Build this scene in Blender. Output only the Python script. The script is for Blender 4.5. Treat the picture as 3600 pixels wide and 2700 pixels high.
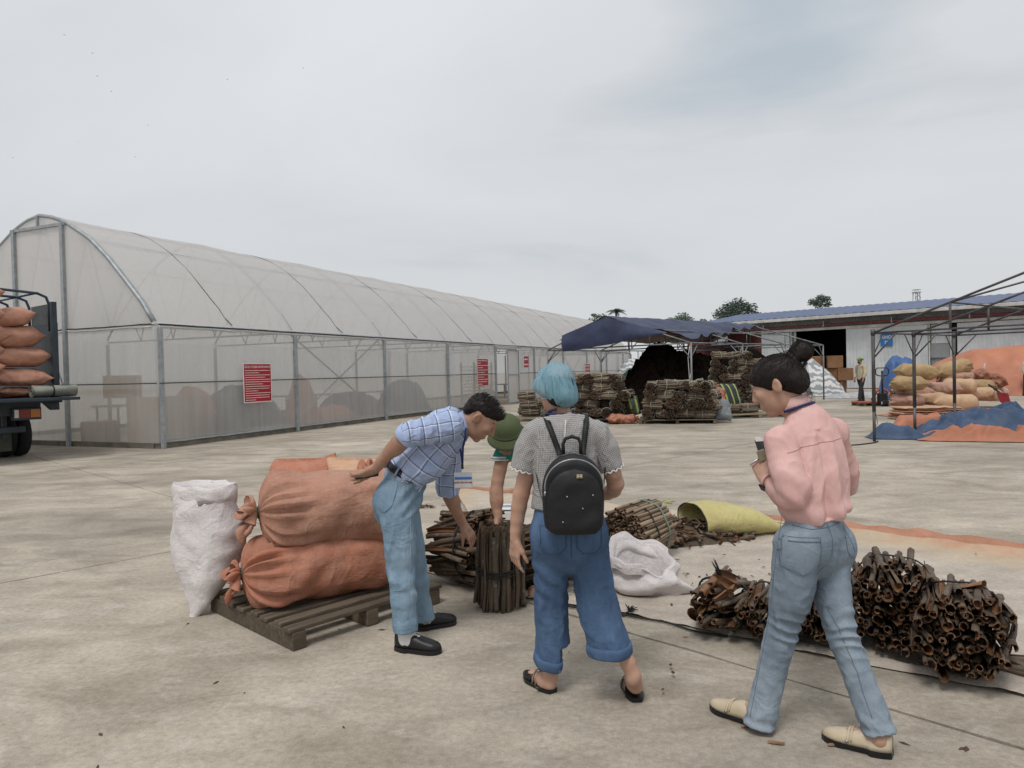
import bpy, bmesh, math, random
import numpy as np
from mathutils import Vector, Matrix, noise

# ------------------------------------------------------------------ camera, world, sun, exposure
for o in list(bpy.data.objects):
    bpy.data.objects.remove(o)
SC = bpy.context.scene
COL = SC.collection
cam_d = bpy.data.cameras.new('camera')
cam = bpy.data.objects.new('camera', cam_d)
COL.objects.link(cam)
cam.location = (0, 0, 1.55)
cam.rotation_mode = 'QUATERNION'
cam.rotation_quaternion = (Matrix.Rotation(math.radians(89.0), 3, 'X') @ Matrix.Rotation(math.radians(-1.3), 3, 'Z')).to_quaternion()
cam_d.sensor_width = 36.0
cam_d.lens = 24.97
cam_d.clip_start = 0.05
cam_d.clip_end = 3000
SC.camera = cam

SUN_EL, SUN_AZ = math.radians(62), math.radians(205)      # high sun behind thick cloud, behind and left of the camera
w = bpy.data.worlds.new('World')
SC.world = w
w.use_nodes = True
nt = w.node_tree
nt.nodes.clear()
def WN(t, **k):
    n = nt.nodes.new(t)
    for a, b in k.items():
        setattr(n, a, b)
    return n
wl = nt.links.new
tc = WN('ShaderNodeTexCoord')
sep = WN('ShaderNodeSeparateXYZ'); wl(tc.outputs['Generated'], sep.inputs[0])
zz = WN('ShaderNodeMath', operation='MAXIMUM'); wl(sep.outputs[2], zz.inputs[0]); zz.inputs[1].default_value = 0.0
za = WN('ShaderNodeMath', operation='ADD'); wl(zz.outputs[0], za.inputs[0]); za.inputs[1].default_value = 0.28
dx = WN('ShaderNodeMath', operation='DIVIDE'); wl(sep.outputs[0], dx.inputs[0]); wl(za.outputs[0], dx.inputs[1])
dy = WN('ShaderNodeMath', operation='DIVIDE'); wl(sep.outputs[1], dy.inputs[0]); wl(za.outputs[0], dy.inputs[1])
cmb = WN('ShaderNodeCombineXYZ'); wl(dx.outputs[0], cmb.inputs[0]); wl(dy.outputs[0], cmb.inputs[1])
mp = WN('ShaderNodeMapping'); mp.inputs['Location'].default_value = (3.1, 0.4, 0.0); mp.inputs['Scale'].default_value = (0.8, 1.0, 1)
mp.inputs['Rotation'].default_value = (0, 0, 0.35)
wl(cmb.outputs[0], mp.inputs[0])
n1 = WN('ShaderNodeTexNoise'); n1.inputs['Scale'].default_value = 0.95; n1.inputs['Detail'].default_value = 6; n1.inputs['Roughness'].default_value = 0.52
n1.inputs['Distortion'].default_value = 0.35
wl(mp.outputs[0], n1.inputs['Vector'])
cr = WN('ShaderNodeValToRGB')
els = cr.color_ramp.elements
els[0].position = 0.34; els[0].color = (0.40, 0.445, 0.485, 1)
els[1].position = 0.66; els[1].color = (0.62, 0.632, 0.65, 1)
e = els.new(0.46); e.color = (0.56, 0.573, 0.586, 1)
# cloud detail melts into an even veil towards the horizon
zf = WN('ShaderNodeMapRange'); zf.inputs[1].default_value = 0.03; zf.inputs[2].default_value = 0.26; wl(zz.outputs[0], zf.inputs[0])
nm_ = WN('ShaderNodeMix'); nm_.inputs[2].default_value = 0.5; wl(zf.outputs[0], nm_.inputs[0]); wl(n1.outputs[0], nm_.inputs[3]); wl(nm_.outputs[0], cr.inputs[0])
# overcast sky grows a little brighter towards the zenith
zb = WN('ShaderNodeMath', operation='MULTIPLY_ADD'); wl(zz.outputs[0], zb.inputs[0]); zb.inputs[1].default_value = 0.30; zb.inputs[2].default_value = 0.97
bgc = WN('ShaderNodeBackground'); wl(cr.outputs[0], bgc.inputs[0]); wl(zb.outputs[0], bgc.inputs[1])
sky = WN('ShaderNodeTexSky', sky_type='NISHITA'); sky.sun_disc = False; sky.sun_elevation = SUN_EL; sky.sun_rotation = SUN_AZ
bgs = WN('ShaderNodeBackground'); wl(sky.outputs[0], bgs.inputs[0]); bgs.inputs[1].default_value = 0.10
mx = WN('ShaderNodeMixShader'); mx.inputs[0].default_value = 0.93; wl(bgs.outputs[0], mx.inputs[1]); wl(bgc.outputs[0], mx.inputs[2])
wo = WN('ShaderNodeOutputWorld'); wl(mx.outputs[0], wo.inputs[0])

sun_d = bpy.data.lights.new('sun', 'SUN'); sun_d.energy = 1.5; sun_d.angle = math.radians(18); sun_d.color = (1.0, 0.965, 0.92)
sun = bpy.data.objects.new('sun', sun_d); COL.objects.link(sun)
sdir = Vector((math.sin(SUN_AZ) * math.cos(SUN_EL), math.cos(SUN_AZ) * math.cos(SUN_EL), math.sin(SUN_EL)))
sun.rotation_euler = sdir.to_track_quat('Z', 'Y').to_euler()
sun.location = (0, 0, 30)
SC.view_settings.view_transform = 'Standard'
SC.view_settings.look = 'None'
SC.view_settings.exposure = 0.22
SC.view_settings.gamma = 1.0
SC.view_settings.use_curve_mapping = False
SC.render.engine = 'CYCLES'
SC.cycles.max_bounces = 8
SC.cycles.transparent_max_bounces = 24

R = random.Random(7)
PI = math.pi

# ------------------------------------------------------------------ materials
def lin(h):
    if not isinstance(h, str):
        return tuple(h)[:3]
    h = h.lstrip('#')
    return tuple(((int(h[i:i+2], 16) / 255 + 0.055) / 1.055) ** 2.4 if int(h[i:i+2], 16) > 10 else int(h[i:i+2], 16) / 255 / 12.92 for i in (0, 2, 4))

class NT:
    def __init__(s, name):
        s.m = bpy.data.materials.new(name); s.m.use_nodes = True
        s.t = s.m.node_tree; s.t.nodes.clear()
        s.out = s.n('ShaderNodeOutputMaterial')
    def n(s, t, **k):
        x = s.t.nodes.new(t)
        for a, b in k.items():
            if a.startswith('_'):
                x.inputs[a[1:].replace('_', ' ')].default_value = b
            else:
                setattr(x, a, b)
        return x
    def l(s, a, b):
        s.t.links.new(a, b)
    def noise(s, vec, scale, detail=4, rough=0.55, dist=0.0):
        x = s.n('ShaderNodeTexNoise'); x.inputs['Scale'].default_value = scale; x.inputs['Detail'].default_value = detail
        x.inputs['Roughness'].default_value = rough; x.inputs['Distortion'].default_value = dist
        s.l(vec, x.inputs['Vector']); return x.outputs[0]
    def map(s, vec, scale=(1, 1, 1), loc=(0, 0, 0), rot=(0, 0, 0)):
        x = s.n('ShaderNodeMapping'); x.inputs['Scale'].default_value = scale; x.inputs['Location'].default_value = loc; x.inputs['Rotation'].default_value = rot
        s.l(vec, x.inputs[0]); return x.outputs[0]
    def ramp(s, fac, stops):
        x = s.n('ShaderNodeValToRGB'); e = x.color_ramp.elements
        while len(e) < len(stops):
            e.new(0.5)
        for i, (p, c) in enumerate(stops):
            e[i].position = p
            c = lin(c) if isinstance(c, str) else ((c, c, c) if isinstance(c, (int, float)) else c)
            e[i].color = (c[0], c[1], c[2], 1)
        s.l(fac, x.inputs[0]); return x.outputs[0]
    def mix(s, fac, a, b, mode='MIX'):
        x = s.n('ShaderNodeMix', data_type='RGBA', blend_type=mode)
        for i, v in ((0, fac), (6, a), (7, b)):
            if hasattr(v, 'links'):
                s.l(v, x.inputs[i])
            elif isinstance(v, (int, float)):
                x.inputs[i].default_value = v if i == 0 else (v, v, v, 1)
            else:
                c = lin(v); x.inputs[i].default_value = (c[0], c[1], c[2], 1)
        return x.outputs[2]
    def math(s, op, a, b=0.0, c=None):
        x = s.n('ShaderNodeMath', operation=op)
        for i, v in enumerate((a, b) if c is None else (a, b, c)):
            if hasattr(v, 'links'): s.l(v, x.inputs[i])
            else: x.inputs[i].default_value = v
        return x.outputs[0]
    def crease(s, vec, scale, k=5.0, detail=2, dist=0.9):
        n = s.noise(vec, scale, detail, 0.5, dist)
        return s.math('SUBTRACT', 1.0, s.math('MINIMUM', 1.0, s.math('MULTIPLY', s.math('ABSOLUTE', s.math('SUBTRACT', n, 0.5)), k)))
    def bump(s, h, strength, dist=0.01):
        x = s.n('ShaderNodeBump'); x.inputs['Strength'].default_value = strength; x.inputs['Distance'].default_value = dist
        s.l(h, x.inputs['Height']); return x.outputs[0]
    def bsdf(s, col, rough=0.7, normal=None, metal=0.0, spec=0.5, **k):
        x = s.n('ShaderNodeBsdfPrincipled')
        for nm, v in (('Base Color', col), ('Roughness', rough), ('Metallic', metal), ('Specular IOR Level', spec)):
            if hasattr(v, 'links'): s.l(v, x.inputs[nm])
            elif nm == 'Base Color': c = lin(v); x.inputs[nm].default_value = (c[0], c[1], c[2], 1)
            else: x.inputs[nm].default_value = v
        for a, b in k.items():
            x.inputs[a.replace('_', ' ')].default_value = b
        if normal is not None: s.l(normal, x.inputs['Normal'])
        return x.outputs[0]
    def done(s, sh):
        s.l(sh, s.out.inputs[0]); return s.m
    def obj(s):
        return s.n('ShaderNodeTexCoord').outputs['Object']
    def pos(s):
        return s.n('ShaderNodeNewGeometry').outputs['Position']
    def rnd(s):
        return s.n('ShaderNodeObjectInfo').outputs['Random']
    def attr(s, name, out='Vector'):
        x = s.n('ShaderNodeAttribute'); x.attribute_name = name; return x.outputs[out]

MATS = {}
def simple(name, c1, c2=None, scale=6.0, rough=0.7, bump=0.0, bscale=40.0, metal=0.0, spec=0.4, rand=0.0, stretch=(1, 1, 1), world=False, lo=0.35, hi=0.65, **k):
    """two-tone noise colour, fine bump, optional per-object brightness"""
    if name in MATS: return MATS[name]
    t = NT(name)
    v = t.pos() if world else t.obj()
    v = t.map(v, stretch)
    c1 = lin(c1); c2 = lin(c2) if c2 is not None else tuple(x * 0.8 for x in c1)
    col = t.ramp(t.noise(v, scale, 5, 0.6), [(lo, c1), (hi, c2)])
    if rand:
        f = t.math('MULTIPLY_ADD', t.rnd(), 2 * rand, 1 - rand)
        h = t.n('ShaderNodeHueSaturation'); t.l(f, h.inputs['Value']); t.l(col, h.inputs['Color']); col = h.outputs[0]
    nrm = t.bump(t.noise(v, bscale, 4, 0.6), bump, 0.01) if bump else None
    MATS[name] = t.done(t.bsdf(col, rough, nrm, metal, spec, **k))
    return MATS[name]

# ------------------------------------------------------------------ mesh building
def V(*a): return np.array(a, float)
def unit(v):
    v = np.asarray(v, float); return v / (np.linalg.norm(v) + 1e-12)
def frame(d, up=(0, 0, 1)):
    """orthonormal axes (x across, y up-ish, z along d)"""
    z = unit(d); up = np.asarray(up, float)
    if abs(z @ unit(up)) > 0.98: up = np.array([0., 1., 0.]) if abs(z[1]) < 0.9 else np.array([1., 0., 0.])
    x = unit(np.cross(up, z)); y = np.cross(z, x)
    return x, y, z

def mesh_from(name, v, f, smooth=True):
    me = bpy.data.meshes.new(name)
    me.from_pydata([tuple(p) for p in np.asarray(v, float)], [], [tuple(int(i) for i in q) for q in f])
    if smooth: me.shade_smooth()
    else: me.shade_flat()
    return me

def place(name, me, mat, parent=None, local=False):
    o = bpy.data.objects.new(name, me); COL.objects.link(o)
    if mat is not None and not me.materials:
        for m in (mat if isinstance(mat, (list, tuple)) else [mat]): me.materials.append(m)
    if parent is not None:
        o.parent = parent
        if not local and parent.type == 'EMPTY':
            wm = parent
            T = Matrix.Identity(4)
            while wm is not None:
                T = Matrix.Translation(wm.location) @ T if wm.type == 'EMPTY' else T
                wm = wm.parent
            o.matrix_parent_inverse = T.inverted()
    return o

def tag(o, label=None, cat=None, group=None, kind=None):
    for k, v in (('label', label), ('category', cat), ('group', group), ('kind', kind)):
        if v: o[k] = v
    return o

def thing(name, label, cat, loc=(0, 0, 0), group=None):
    o = bpy.data.objects.new(name, None); COL.objects.link(o)
    o.location = [float(x) for x in loc]; o.empty_display_size = 0.2
    return tag(o, label, cat, group)

def copy_tree(o, parent=None):
    c = o.copy(); COL.objects.link(c); c.parent = parent
    for ch in list(o.children): copy_tree(ch, c)
    return c

class MB:
    def __init__(s): s.v = []; s.f = []; s.n = 0
    def add(s, v, f):
        v = np.asarray(v, float).reshape(-1, 3)
        s.v.append(v); s.f += [tuple(int(i) + s.n for i in q) for q in f]; s.n += len(v); return s
    def box(s, c, size, ax=None):
        c = np.asarray(c, float); X, Y, Z = (np.eye(3) if ax is None else [unit(a) for a in ax])
        hx, hy, hz = [q / 2 for q in size]
        v = [c + X * a * hx + Y * b * hy + Z * d * hz for d in (-1, 1) for b in (-1, 1) for a in (-1, 1)]
        return s.add(v, [(0, 2, 3, 1), (4, 5, 7, 6), (0, 1, 5, 4), (2, 6, 7, 3), (0, 4, 6, 2), (1, 3, 7, 5)])
    def beam(s, a, b, w, h, up=(0, 0, 1)):
        a = np.asarray(a, float); b = np.asarray(b, float)
        x, y, z = frame(b - a, up)
        return s.box((a + b) / 2, (w, h, np.linalg.norm(b - a)), (x, y, z))
    def tube(s, pts, r, n=8, cap=True, closed=False):
        pts = [np.asarray(p, float) for p in pts]; m = len(pts)
        rr = [r] * m if np.isscalar(r) else list(r)
        vs = []; px = None
        for i, p in enumerate(pts):
            d = pts[min(i + 1, m - 1)] - pts[max(i - 1, 0)] if not closed else pts[(i + 1) % m] - pts[i - 1]
            x, y, z = frame(d, (0, 0, 1) if px is None else np.cross(z0, px))
            if px is not None:
                x = unit(px - z * (px @ z)); y = np.cross(z, x)
            px, z0 = x, z
            for k in range(n):
                a = 2 * PI * k / n
                vs.append(p + (x * math.cos(a) + y * math.sin(a)) * rr[i])
        fs = []
        for i in range(m if closed else m - 1):
            j = (i + 1) % m
            for k in range(n):
                fs.append((i * n + k, i * n + (k + 1) % n, j * n + (k + 1) % n, j * n + k))
        if cap and not closed:
            fs.append(tuple(range(n - 1, -1, -1))); fs.append(tuple((m - 1) * n + k for k in range(n)))
        return s.add(vs, fs)
    def grid(s, P, cu=False, cv=False):
        """P: array (nu, nv, 3)"""
        P = np.asarray(P, float); nu, nv = P.shape[:2]; fs = []
        for i in range(nu if cu else nu - 1):
            for j in range(nv if cv else nv - 1):
                a, b = (i + 1) % nu, (j + 1) % nv
                fs.append((i * nv + j, a * nv + j, a * nv + b, i * nv + b))
        return s.add(P.reshape(-1, 3), fs)
    def poly(s, pts): return s.add(pts, [tuple(range(len(pts)))])
    def prism(s, pts, d):
        """closed polygon pts extruded by vector d"""
        pts = np.asarray(pts, float); n = len(pts); d = np.asarray(d, float)
        f = [tuple(range(n - 1, -1, -1)), tuple(range(n, 2 * n))] + [(i, (i + 1) % n, n + (i + 1) % n, n + i) for i in range(n)]
        return s.add(np.vstack([pts, pts + d]), f)
    def build(s, name, mat, parent=None, smooth=False, local=False, bevel=0.0, thick=0.0, autosmooth=None):
        me = mesh_from(name, np.vstack(s.v), s.f, smooth)
        if autosmooth: me.set_sharp_from_angle(angle=math.radians(autosmooth))
        o = place(name, me, mat, parent, local)
        if thick:
            md = o.modifiers.new('thickness', 'SOLIDIFY'); md.thickness = thick; md.offset = 0
        if bevel:
            md = o.modifiers.new('bevel', 'BEVEL'); md.width = bevel; md.segments = 2; md.limit_method = 'ANGLE'
        return o

def text_mesh(name, body, size, origin, xdir, ydir, mat, parent, bold=0.0, extrude=0.0, align='CENTER', sx=1.0):
    cu = bpy.data.curves.new(name, 'FONT'); cu.body = body; cu.size = size; cu.align_x = align; cu.align_y = 'CENTER'
    cu.offset = bold; cu.extrude = extrude; cu.resolution_u = 3
    to = bpy.data.objects.new(name + '_tmp', cu); COL.objects.link(to)
    bpy.context.view_layer.update()
    me = bpy.data.meshes.new_from_object(to)
    bpy.data.objects.remove(to)
    x = unit(xdir); y = unit(ydir); z = np.cross(x, y); o3 = np.asarray(origin, float)
    M = Matrix(((x[0] * sx, y[0], z[0], o3[0]), (x[1] * sx, y[1], z[1], o3[1]), (x[2] * sx, y[2], z[2], o3[2]), (0, 0, 0, 1)))
    me.transform(M)
    me.materials.clear()
    return place(name, me, mat, parent)

def nz(p, s=1.0, o=0.0):
    return noise.noise(Vector((p[0] * s + o, p[1] * s + o * 1.7, p[2] * s - o)))
def fbm(p, s=1.0, o=0.0, k=3):
    t = 0; a = 1.0
    for i in range(k):
        t += a * nz(p, s, o + 11.3 * i); s *= 2.03; a *= 0.5
    return t

# ------------------------------------------------------------------ shared builders: sacks, sticks, bundles, pallets, heaps
def woven(name, c1, c2, rough=0.62, scale=3.0, fold=0.5, rand=0.06):
    """woven polypropylene: soft two-tone, fine weave, creases"""
    if name in MATS: return MATS[name]
    t = NT(name); p = t.obj()
    col = t.ramp(t.noise(p, scale, 6, 0.65, 0.3), [(0.33, lin(c1)), (0.67, lin(c2))])
    dust = t.ramp(t.noise(p, 11, 5, 0.7), [(0.45, 0.0), (0.8, 1.0)])
    col = t.mix(t.math('MULTIPLY', dust, 0.22), col, (0.55, 0.47, 0.40))
    col = t.mix(.30, col, t.ramp(t.noise(t.map(p, (3, 26, 26)), 5, 4, .6), [(.3, .36), (.7, .64)]), 'OVERLAY'); col = t.mix(.22, col, t.ramp(t.noise(t.map(p, (40, 4, 4)), 4, 3, .6), [(.3, .36), (.7, .64)]), 'OVERLAY')
    f = t.math('MULTIPLY_ADD', t.rnd(), 2 * rand, 1 - rand)
    h = t.n('ShaderNodeHueSaturation'); t.l(f, h.inputs['Value']); t.l(col, h.inputs['Color']); col = h.outputs[0]
    weave = t.n('ShaderNodeTexChecker'); weave.inputs['Scale'].default_value = 260; t.l(p, weave.inputs[0])
    hh = t.math('ADD', t.math('MULTIPLY', t.noise(p, 9, 5, 0.65, 0.6), 0.7), t.math('MULTIPLY', t.noise(p, 34, 4, 0.6), 0.18))
    hh = t.math('ADD', hh, t.math('MULTIPLY', weave.outputs[1], 0.03))
    hh = t.math('ADD', hh, t.math('MULTIPLY', t.math('MULTIPLY', t.crease(p, 5, 10), t.noise(p, 2.5, 2)), 0.5)); hh = t.math('ADD', hh, t.math('MULTIPLY', t.math('MULTIPLY', t.crease(t.map(p, (1, 2, 2)), 13, 8), t.noise(p, 3.5, 2)), 0.22))
    MATS[name] = t.done(t.bsdf(col, rough, t.bump(hh, fold, 0.02), 0, 0.35))
    return MATS[name]

def sack_mesh(L, W, H, ends=('seam', 'seam'), seed=0, nu=44, nv=48, lump=0.03, expo=2.3, flat=0.85, pleats=15, sag=0.0, tuft=0.11):
    """lying sack along local x, resting near z=0; returns MB"""
    rr = random.Random(seed)
    prof = []
    for i in range(nu + 1):
        u = i / nu
        wf = hf = 1.0; pl = 0.0
        for side, kind in ((u, ends[0]), (1 - u, ends[1])):
            if kind == 'seam':
                q = min(1, side / 0.22); hf *= max(0.06, math.sin(q * PI / 2) ** 0.55); wf *= 0.93 + 0.07 * math.sin(min(1, side / 0.2) * PI / 2)
            elif kind == 'tied':
                q = min(1, side / 0.22); k = 0.10 + 0.90 * math.sqrt(max(0, 1 - (1 - q) ** 2.3)); hf *= k; wf *= k; pl = max(pl, (1 - min(1, side / .34)) ** 1.3)
            elif kind == 'round':
                q = min(1, side / 0.22); k = max(0.10, math.sqrt(max(0, 1 - (1 - q) ** 2.4))); hf *= k; wf *= k
        prof.append((u, wf, hf, pl))
    rings = []
    ph = [rr.uniform(0, 6.28) for _ in range(6)]
    for u, wf, hf, pl in prof:
        ring = []
        for j in range(nv):
            th = 2 * PI * j / nv
            c, s_ = math.cos(th), math.sin(th)
            y = W / 2 * wf * math.copysign(abs(c) ** (2 / expo), c)
            z = H / 2 * hf * math.copysign(abs(s_) ** (2 / expo), s_)
            x = (u - 0.5) * L
            # corner ears of a sewn sack
            if ends[0] == 'seam' and u < 0.12: x -= 0.05 * L * (1 - u / 0.12) * abs(c) ** 3 * 0.8
            if ends[1] == 'seam' and u > 0.88: x += 0.05 * L * (1 - (1 - u) / 0.12) * abs(c) ** 3 * 0.8
            d = 1 + pl * 0.26 * (math.sin(th * pleats + ph[0] + 1.5 * math.sin(th * 2 + ph[1])) * 0.7 + 0.5 * math.sin(th * (pleats * 0.6) + ph[2]) + .45 * math.sin(th * pleats * 2.1 + 2 * math.sin(th * 3 + ph[3])))
            p_ = np.array([x * 3.2, y * 3.2, z * 3.2])
            n1_ = fbm(p_, 1.0, seed * 3.7, 3) * lump
            crease = (0.5 - abs(nz((x * 4.0, y * 7, z * 7), 1, seed + 20))) * lump * 0.45
            k = d + (n1_ + crease) / (0.5 * min(W, H)) * min(1, hf * 1.5)
            y *= k; z *= k
            z = max(z, -H / 2 * flat) if hf > 0.3 else z
            z += H / 2 * flat - sag * (2 * u - 1) ** 2
            ring.append((x, y, z))
        rings.append(ring)
    m = MB(); m.grid(np.array(rings), cv=True)
    zc = H / 2 * flat
    for side, kind in ((0, ends[0]), (1, ends[1])):
        ring = rings[0] if side == 0 else rings[-1]; sg = -1 if side == 0 else 1
        if kind == 'tied':
            T = []
            x0 = sg * L / 2
            base = [np.array(p_) for p_ in ring]; cen = sum(base) / len(base)
            nt_ = 88
            for k in range(8):
                q = k / 7; col = []
                rad = 0.024 + (tuft * 0.52) * math.sin(min(1, q * 1.25) * PI / 2) ** .8
                for j in range(nt_):
                    th = 2 * PI * j / nt_
                    ruf = math.sin(th * 6 + ph[3] + 2 * q) * 0.40 + math.sin(th * 11 + ph[4] - q) * 0.38
                    r_ = rad * (1 + ruf * (0.25 + 0.6 * q))
                    xx = cen[0] + sg * (0.008 + tuft * .75 * q * (0.75 + 0.30 * math.sin(th * 3 + ph[5]) + 0.28 * math.sin(th * 11 + ph[4] + .6)))
                    col.append((xx, cen[1] + r_ * math.cos(th), cen[2] + r_ * math.sin(th) - 0.05 * q * q))
                T.append(col)
            m.grid(np.array(T), cv=True)
        else:
            m.poly(ring if side == 0 else ring[::-1])
    return m

def rotz(a):
    return Matrix.Rotation(a, 4, 'Z')
def xform(loc, yaw=0, pitch=0, roll=0):
    return Matrix.Translation(Vector(loc)) @ Matrix.Rotation(yaw, 4, 'Z') @ Matrix.Rotation(pitch, 4, 'Y') @ Matrix.Rotation(roll, 4, 'X')

M_TIE = simple('green_twine', '#3f5a4a', '#2f4438', 9, 0.7)
def sack(name, label, mat, loc, L, W, H, yaw=0, pitch=0, roll=0, ends=('seam', 'seam'), seed=0, group=None, cat='sack', ties=True, **k):
    """thing (empty at base) with body (+ twine)"""
    t = thing(name, label, cat, loc, group)
    t.rotation_euler = (Matrix.Rotation(yaw, 4, 'Z') @ Matrix.Rotation(pitch, 4, 'Y') @ Matrix.Rotation(roll, 4, 'X')).to_euler()
    b = sack_mesh(L, W, H, ends, seed, **k).build('body', mat, t, True, local=True)
    if ties:
        for side, kind in ((0, ends[0]), (1, ends[1])):
            if kind == 'tied':
                sg = -1 if side == 0 else 1; zc = H / 2 * k.get('flat', 0.85)
                x = sg * L / 2; rr_ = 0.10 * min(W, H) / 2 + 0.012
                m = MB(); m.tube([(x, rr_ * math.cos(a), zc + rr_ * math.sin(a)) for a in np.linspace(0, 2 * PI, 16)[:-1]], 0.008, 5, closed=True)
                m.tube([(x - sg * .01, -rr_, zc - rr_ * .5), (x - sg * .03, -rr_ * 1.8, zc - .10), (x - sg * 0.02, -rr_ * 1.7, zc - .22)], 0.005, 5)
                m.build('twine', M_TIE, t, True, local=True)
    return t

# cinnamon bark quills ------------------------------------------------------------------
def bark_mat(name, out1, out2, inn, lichen=0.35):
    t = NT(name); p = t.obj(); r = t.rnd()
    sh = t.n('ShaderNodeVectorMath', operation='ADD'); t.l(p, sh.inputs[0]); cb = t.n('ShaderNodeCombineXYZ'); t.l(t.math('MULTIPLY', r, 50), cb.inputs[0]); t.l(t.math('MULTIPLY', r, 31), cb.inputs[2]); t.l(cb.outputs[0], sh.inputs[1])
    q = t.map(sh.outputs[0], (1, 1, 0.25))
    col = t.ramp(t.noise(q, 18, 6, 0.65), [(0.3, out1), (0.7, out2)])
    lm = t.ramp(t.noise(sh.outputs[0], 26, 4, 0.6), [(0.60, 0.0), (0.66, 1.0)])
    col = t.mix(t.math('MULTIPLY', lm, lichen), col, '#98958a')
    inside = t.attr('inner', 'Fac')
    col = t.mix(inside, col, inn)
    f = t.math('MULTIPLY_ADD', r, 0.55, 0.70)
    h = t.n('ShaderNodeHueSaturation'); t.l(f, h.inputs['Value']); t.l(col, h.inputs['Color']); col = h.outputs[0]
    hh = t.math('ADD', t.noise(q, 60, 5, 0.65), t.math('MULTIPLY', t.noise(t.map(sh.outputs[0], (1, 1, 4)), 14, 3, 0.6), 0.6))
    return t.done(t.bsdf(col, 0.78, t.bump(hh, 0.5, 0.004), 0, 0.25))
M_BARK = bark_mat('cinnamon_bark', '#6a5d50', '#463b32', '#6e4b30')
M_BARKG = bark_mat('cinnamon_bark_grey_green', '#665b4d', '#443b32', '#62462f')
M_BARKF = bark_mat('cinnamon_bark_far', '#8d8170', '#54463a', '#4d3228', 0.3)
M_BARKC = bark_mat('cinnamon_bark_tan', '#94826f', '#6f5c4a', '#63452f', 0.25)
M_BARKR = bark_mat('cinnamon_bark_reddish', '#776858', '#523f31', '#6b4531', 0.2)

def quill_mesh(name, L, r, turns, thick, bend, seed, taper=0.1, nr=13, nl=4, mat=None):
    """curled bark: spiral section with thickness, length along z, centred"""
    rr = random.Random(seed); m = MB(); secs = []
    for i in range(nl):
        z = (i / (nl - 1) - 0.5) * L; k = 1 + taper * (i / (nl - 1) - 0.5)
        bx, by = bend * math.sin(PI * i / (nl - 1)) , bend * 0.4 * math.sin(2 * PI * i / (nl - 1))
        O_, I_ = [], []
        for j in range(nr):
            a = 2 * PI * turns * j / (nr - 1)
            q = j / (nr - 1)
            ro = r * k * (1 - 0.42 * max(0, q - (1 / turns if turns > 1 else 2)) * turns) * (1 + 0.07 * math.sin(a * 2 + seed + i))
            if turns > 1: ro = r * k * (1 - 0.45 * q)
            O_.append((bx + ro * math.cos(a), by + ro * math.sin(a), z + (0 if 0 < i < nl - 1 else rr.uniform(-.012, .012))))
            I_.append((bx + (ro - thick) * math.cos(a), by + (ro - thick) * math.sin(a), z + (0 if 0 < i < nl - 1 else rr.uniform(-.004, .004))))
        secs.append(O_ + I_[::-1])
    P_ = np.array(secs)
    m.grid(P_, cv=True)
    me = mesh_from(name, np.vstack(m.v), m.f, True)
    # end rims
    bm = bmesh.new(); bm.from_mesh(me); bm.verts.ensure_lookup_table()
    n = 2 * nr
    for base in (0, (nl - 1) * n):
        for j in range(nr - 1):
            vs = [bm.verts[base + q] for q in (j, j + 1, n - 2 - j, n - 1 - j)]
            if base == 0: vs = vs[::-1]
            try: bm.faces.new(vs)
            except ValueError: pass
    bmesh.ops.recalc_face_normals(bm, faces=bm.faces)
    bm.to_mesh(me); bm.free()
    at = me.attributes.new('inner', 'FLOAT', 'POINT')
    vals = np.zeros(len(me.vertices), np.float32)
    for i in range(nl):
        vals[i * n + nr:(i + 1) * n] = 1.0
    at.data.foreach_set('value', vals)
    me.set_sharp_from_angle(angle=math.radians(50))
    if mat: me.materials.append(mat)
    return me

def quill_set(prefix, L, rmin, rmax, mat, n=10, seed=1, tidy=False):
    rr = random.Random(seed); out = []
    for i in range(n):
        tr = rr.choice([0.5, 0.62, 0.72, 0.82, 0.9, 0.97, 1.25, 1.5, 1.8]) if not tidy else rr.choice([.88, .95, .98, 1.25, 1.5])
        out.append((quill_mesh(prefix, L * (rr.uniform(0.74, 1.12) if not tidy else rr.uniform(.95, 1.05)), rr.uniform(rmin, rmax) * (1.15 if tr < .75 else 1), tr, rr.uniform(0.0035, 0.006), rr.uniform(0, 0.022 if not tidy else .006), seed * 31 + i, rr.uniform(-.35, .35) * (.4 if tidy else 1), mat=mat)))
    return out

def orient(z, spin=0.0):
    x, y, z = frame(z)
    M = Matrix(((x[0], y[0], z[0]), (x[1], y[1], z[1]), (x[2], y[2], z[2])))
    return (M @ Matrix.Rotation(spin, 3, 'Z')).to_euler()

def pack_disk(R_, r, seed, jitter=0.35):
    rr = random.Random(seed); pts = []
    dy = r * 1.73; row = 0; y = -R_
    while y <= R_:
        x = -R_ + (r if row % 2 else 0)
        while x <= R_:
            px, py = x + rr.uniform(-jitter, jitter) * r, y + rr.uniform(-jitter, jitter) * r
            if math.hypot(px, py) <= R_ - r * 0.5: pts.append((px, py))
            x += 2 * r
        y += dy; row += 1
    return pts

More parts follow.
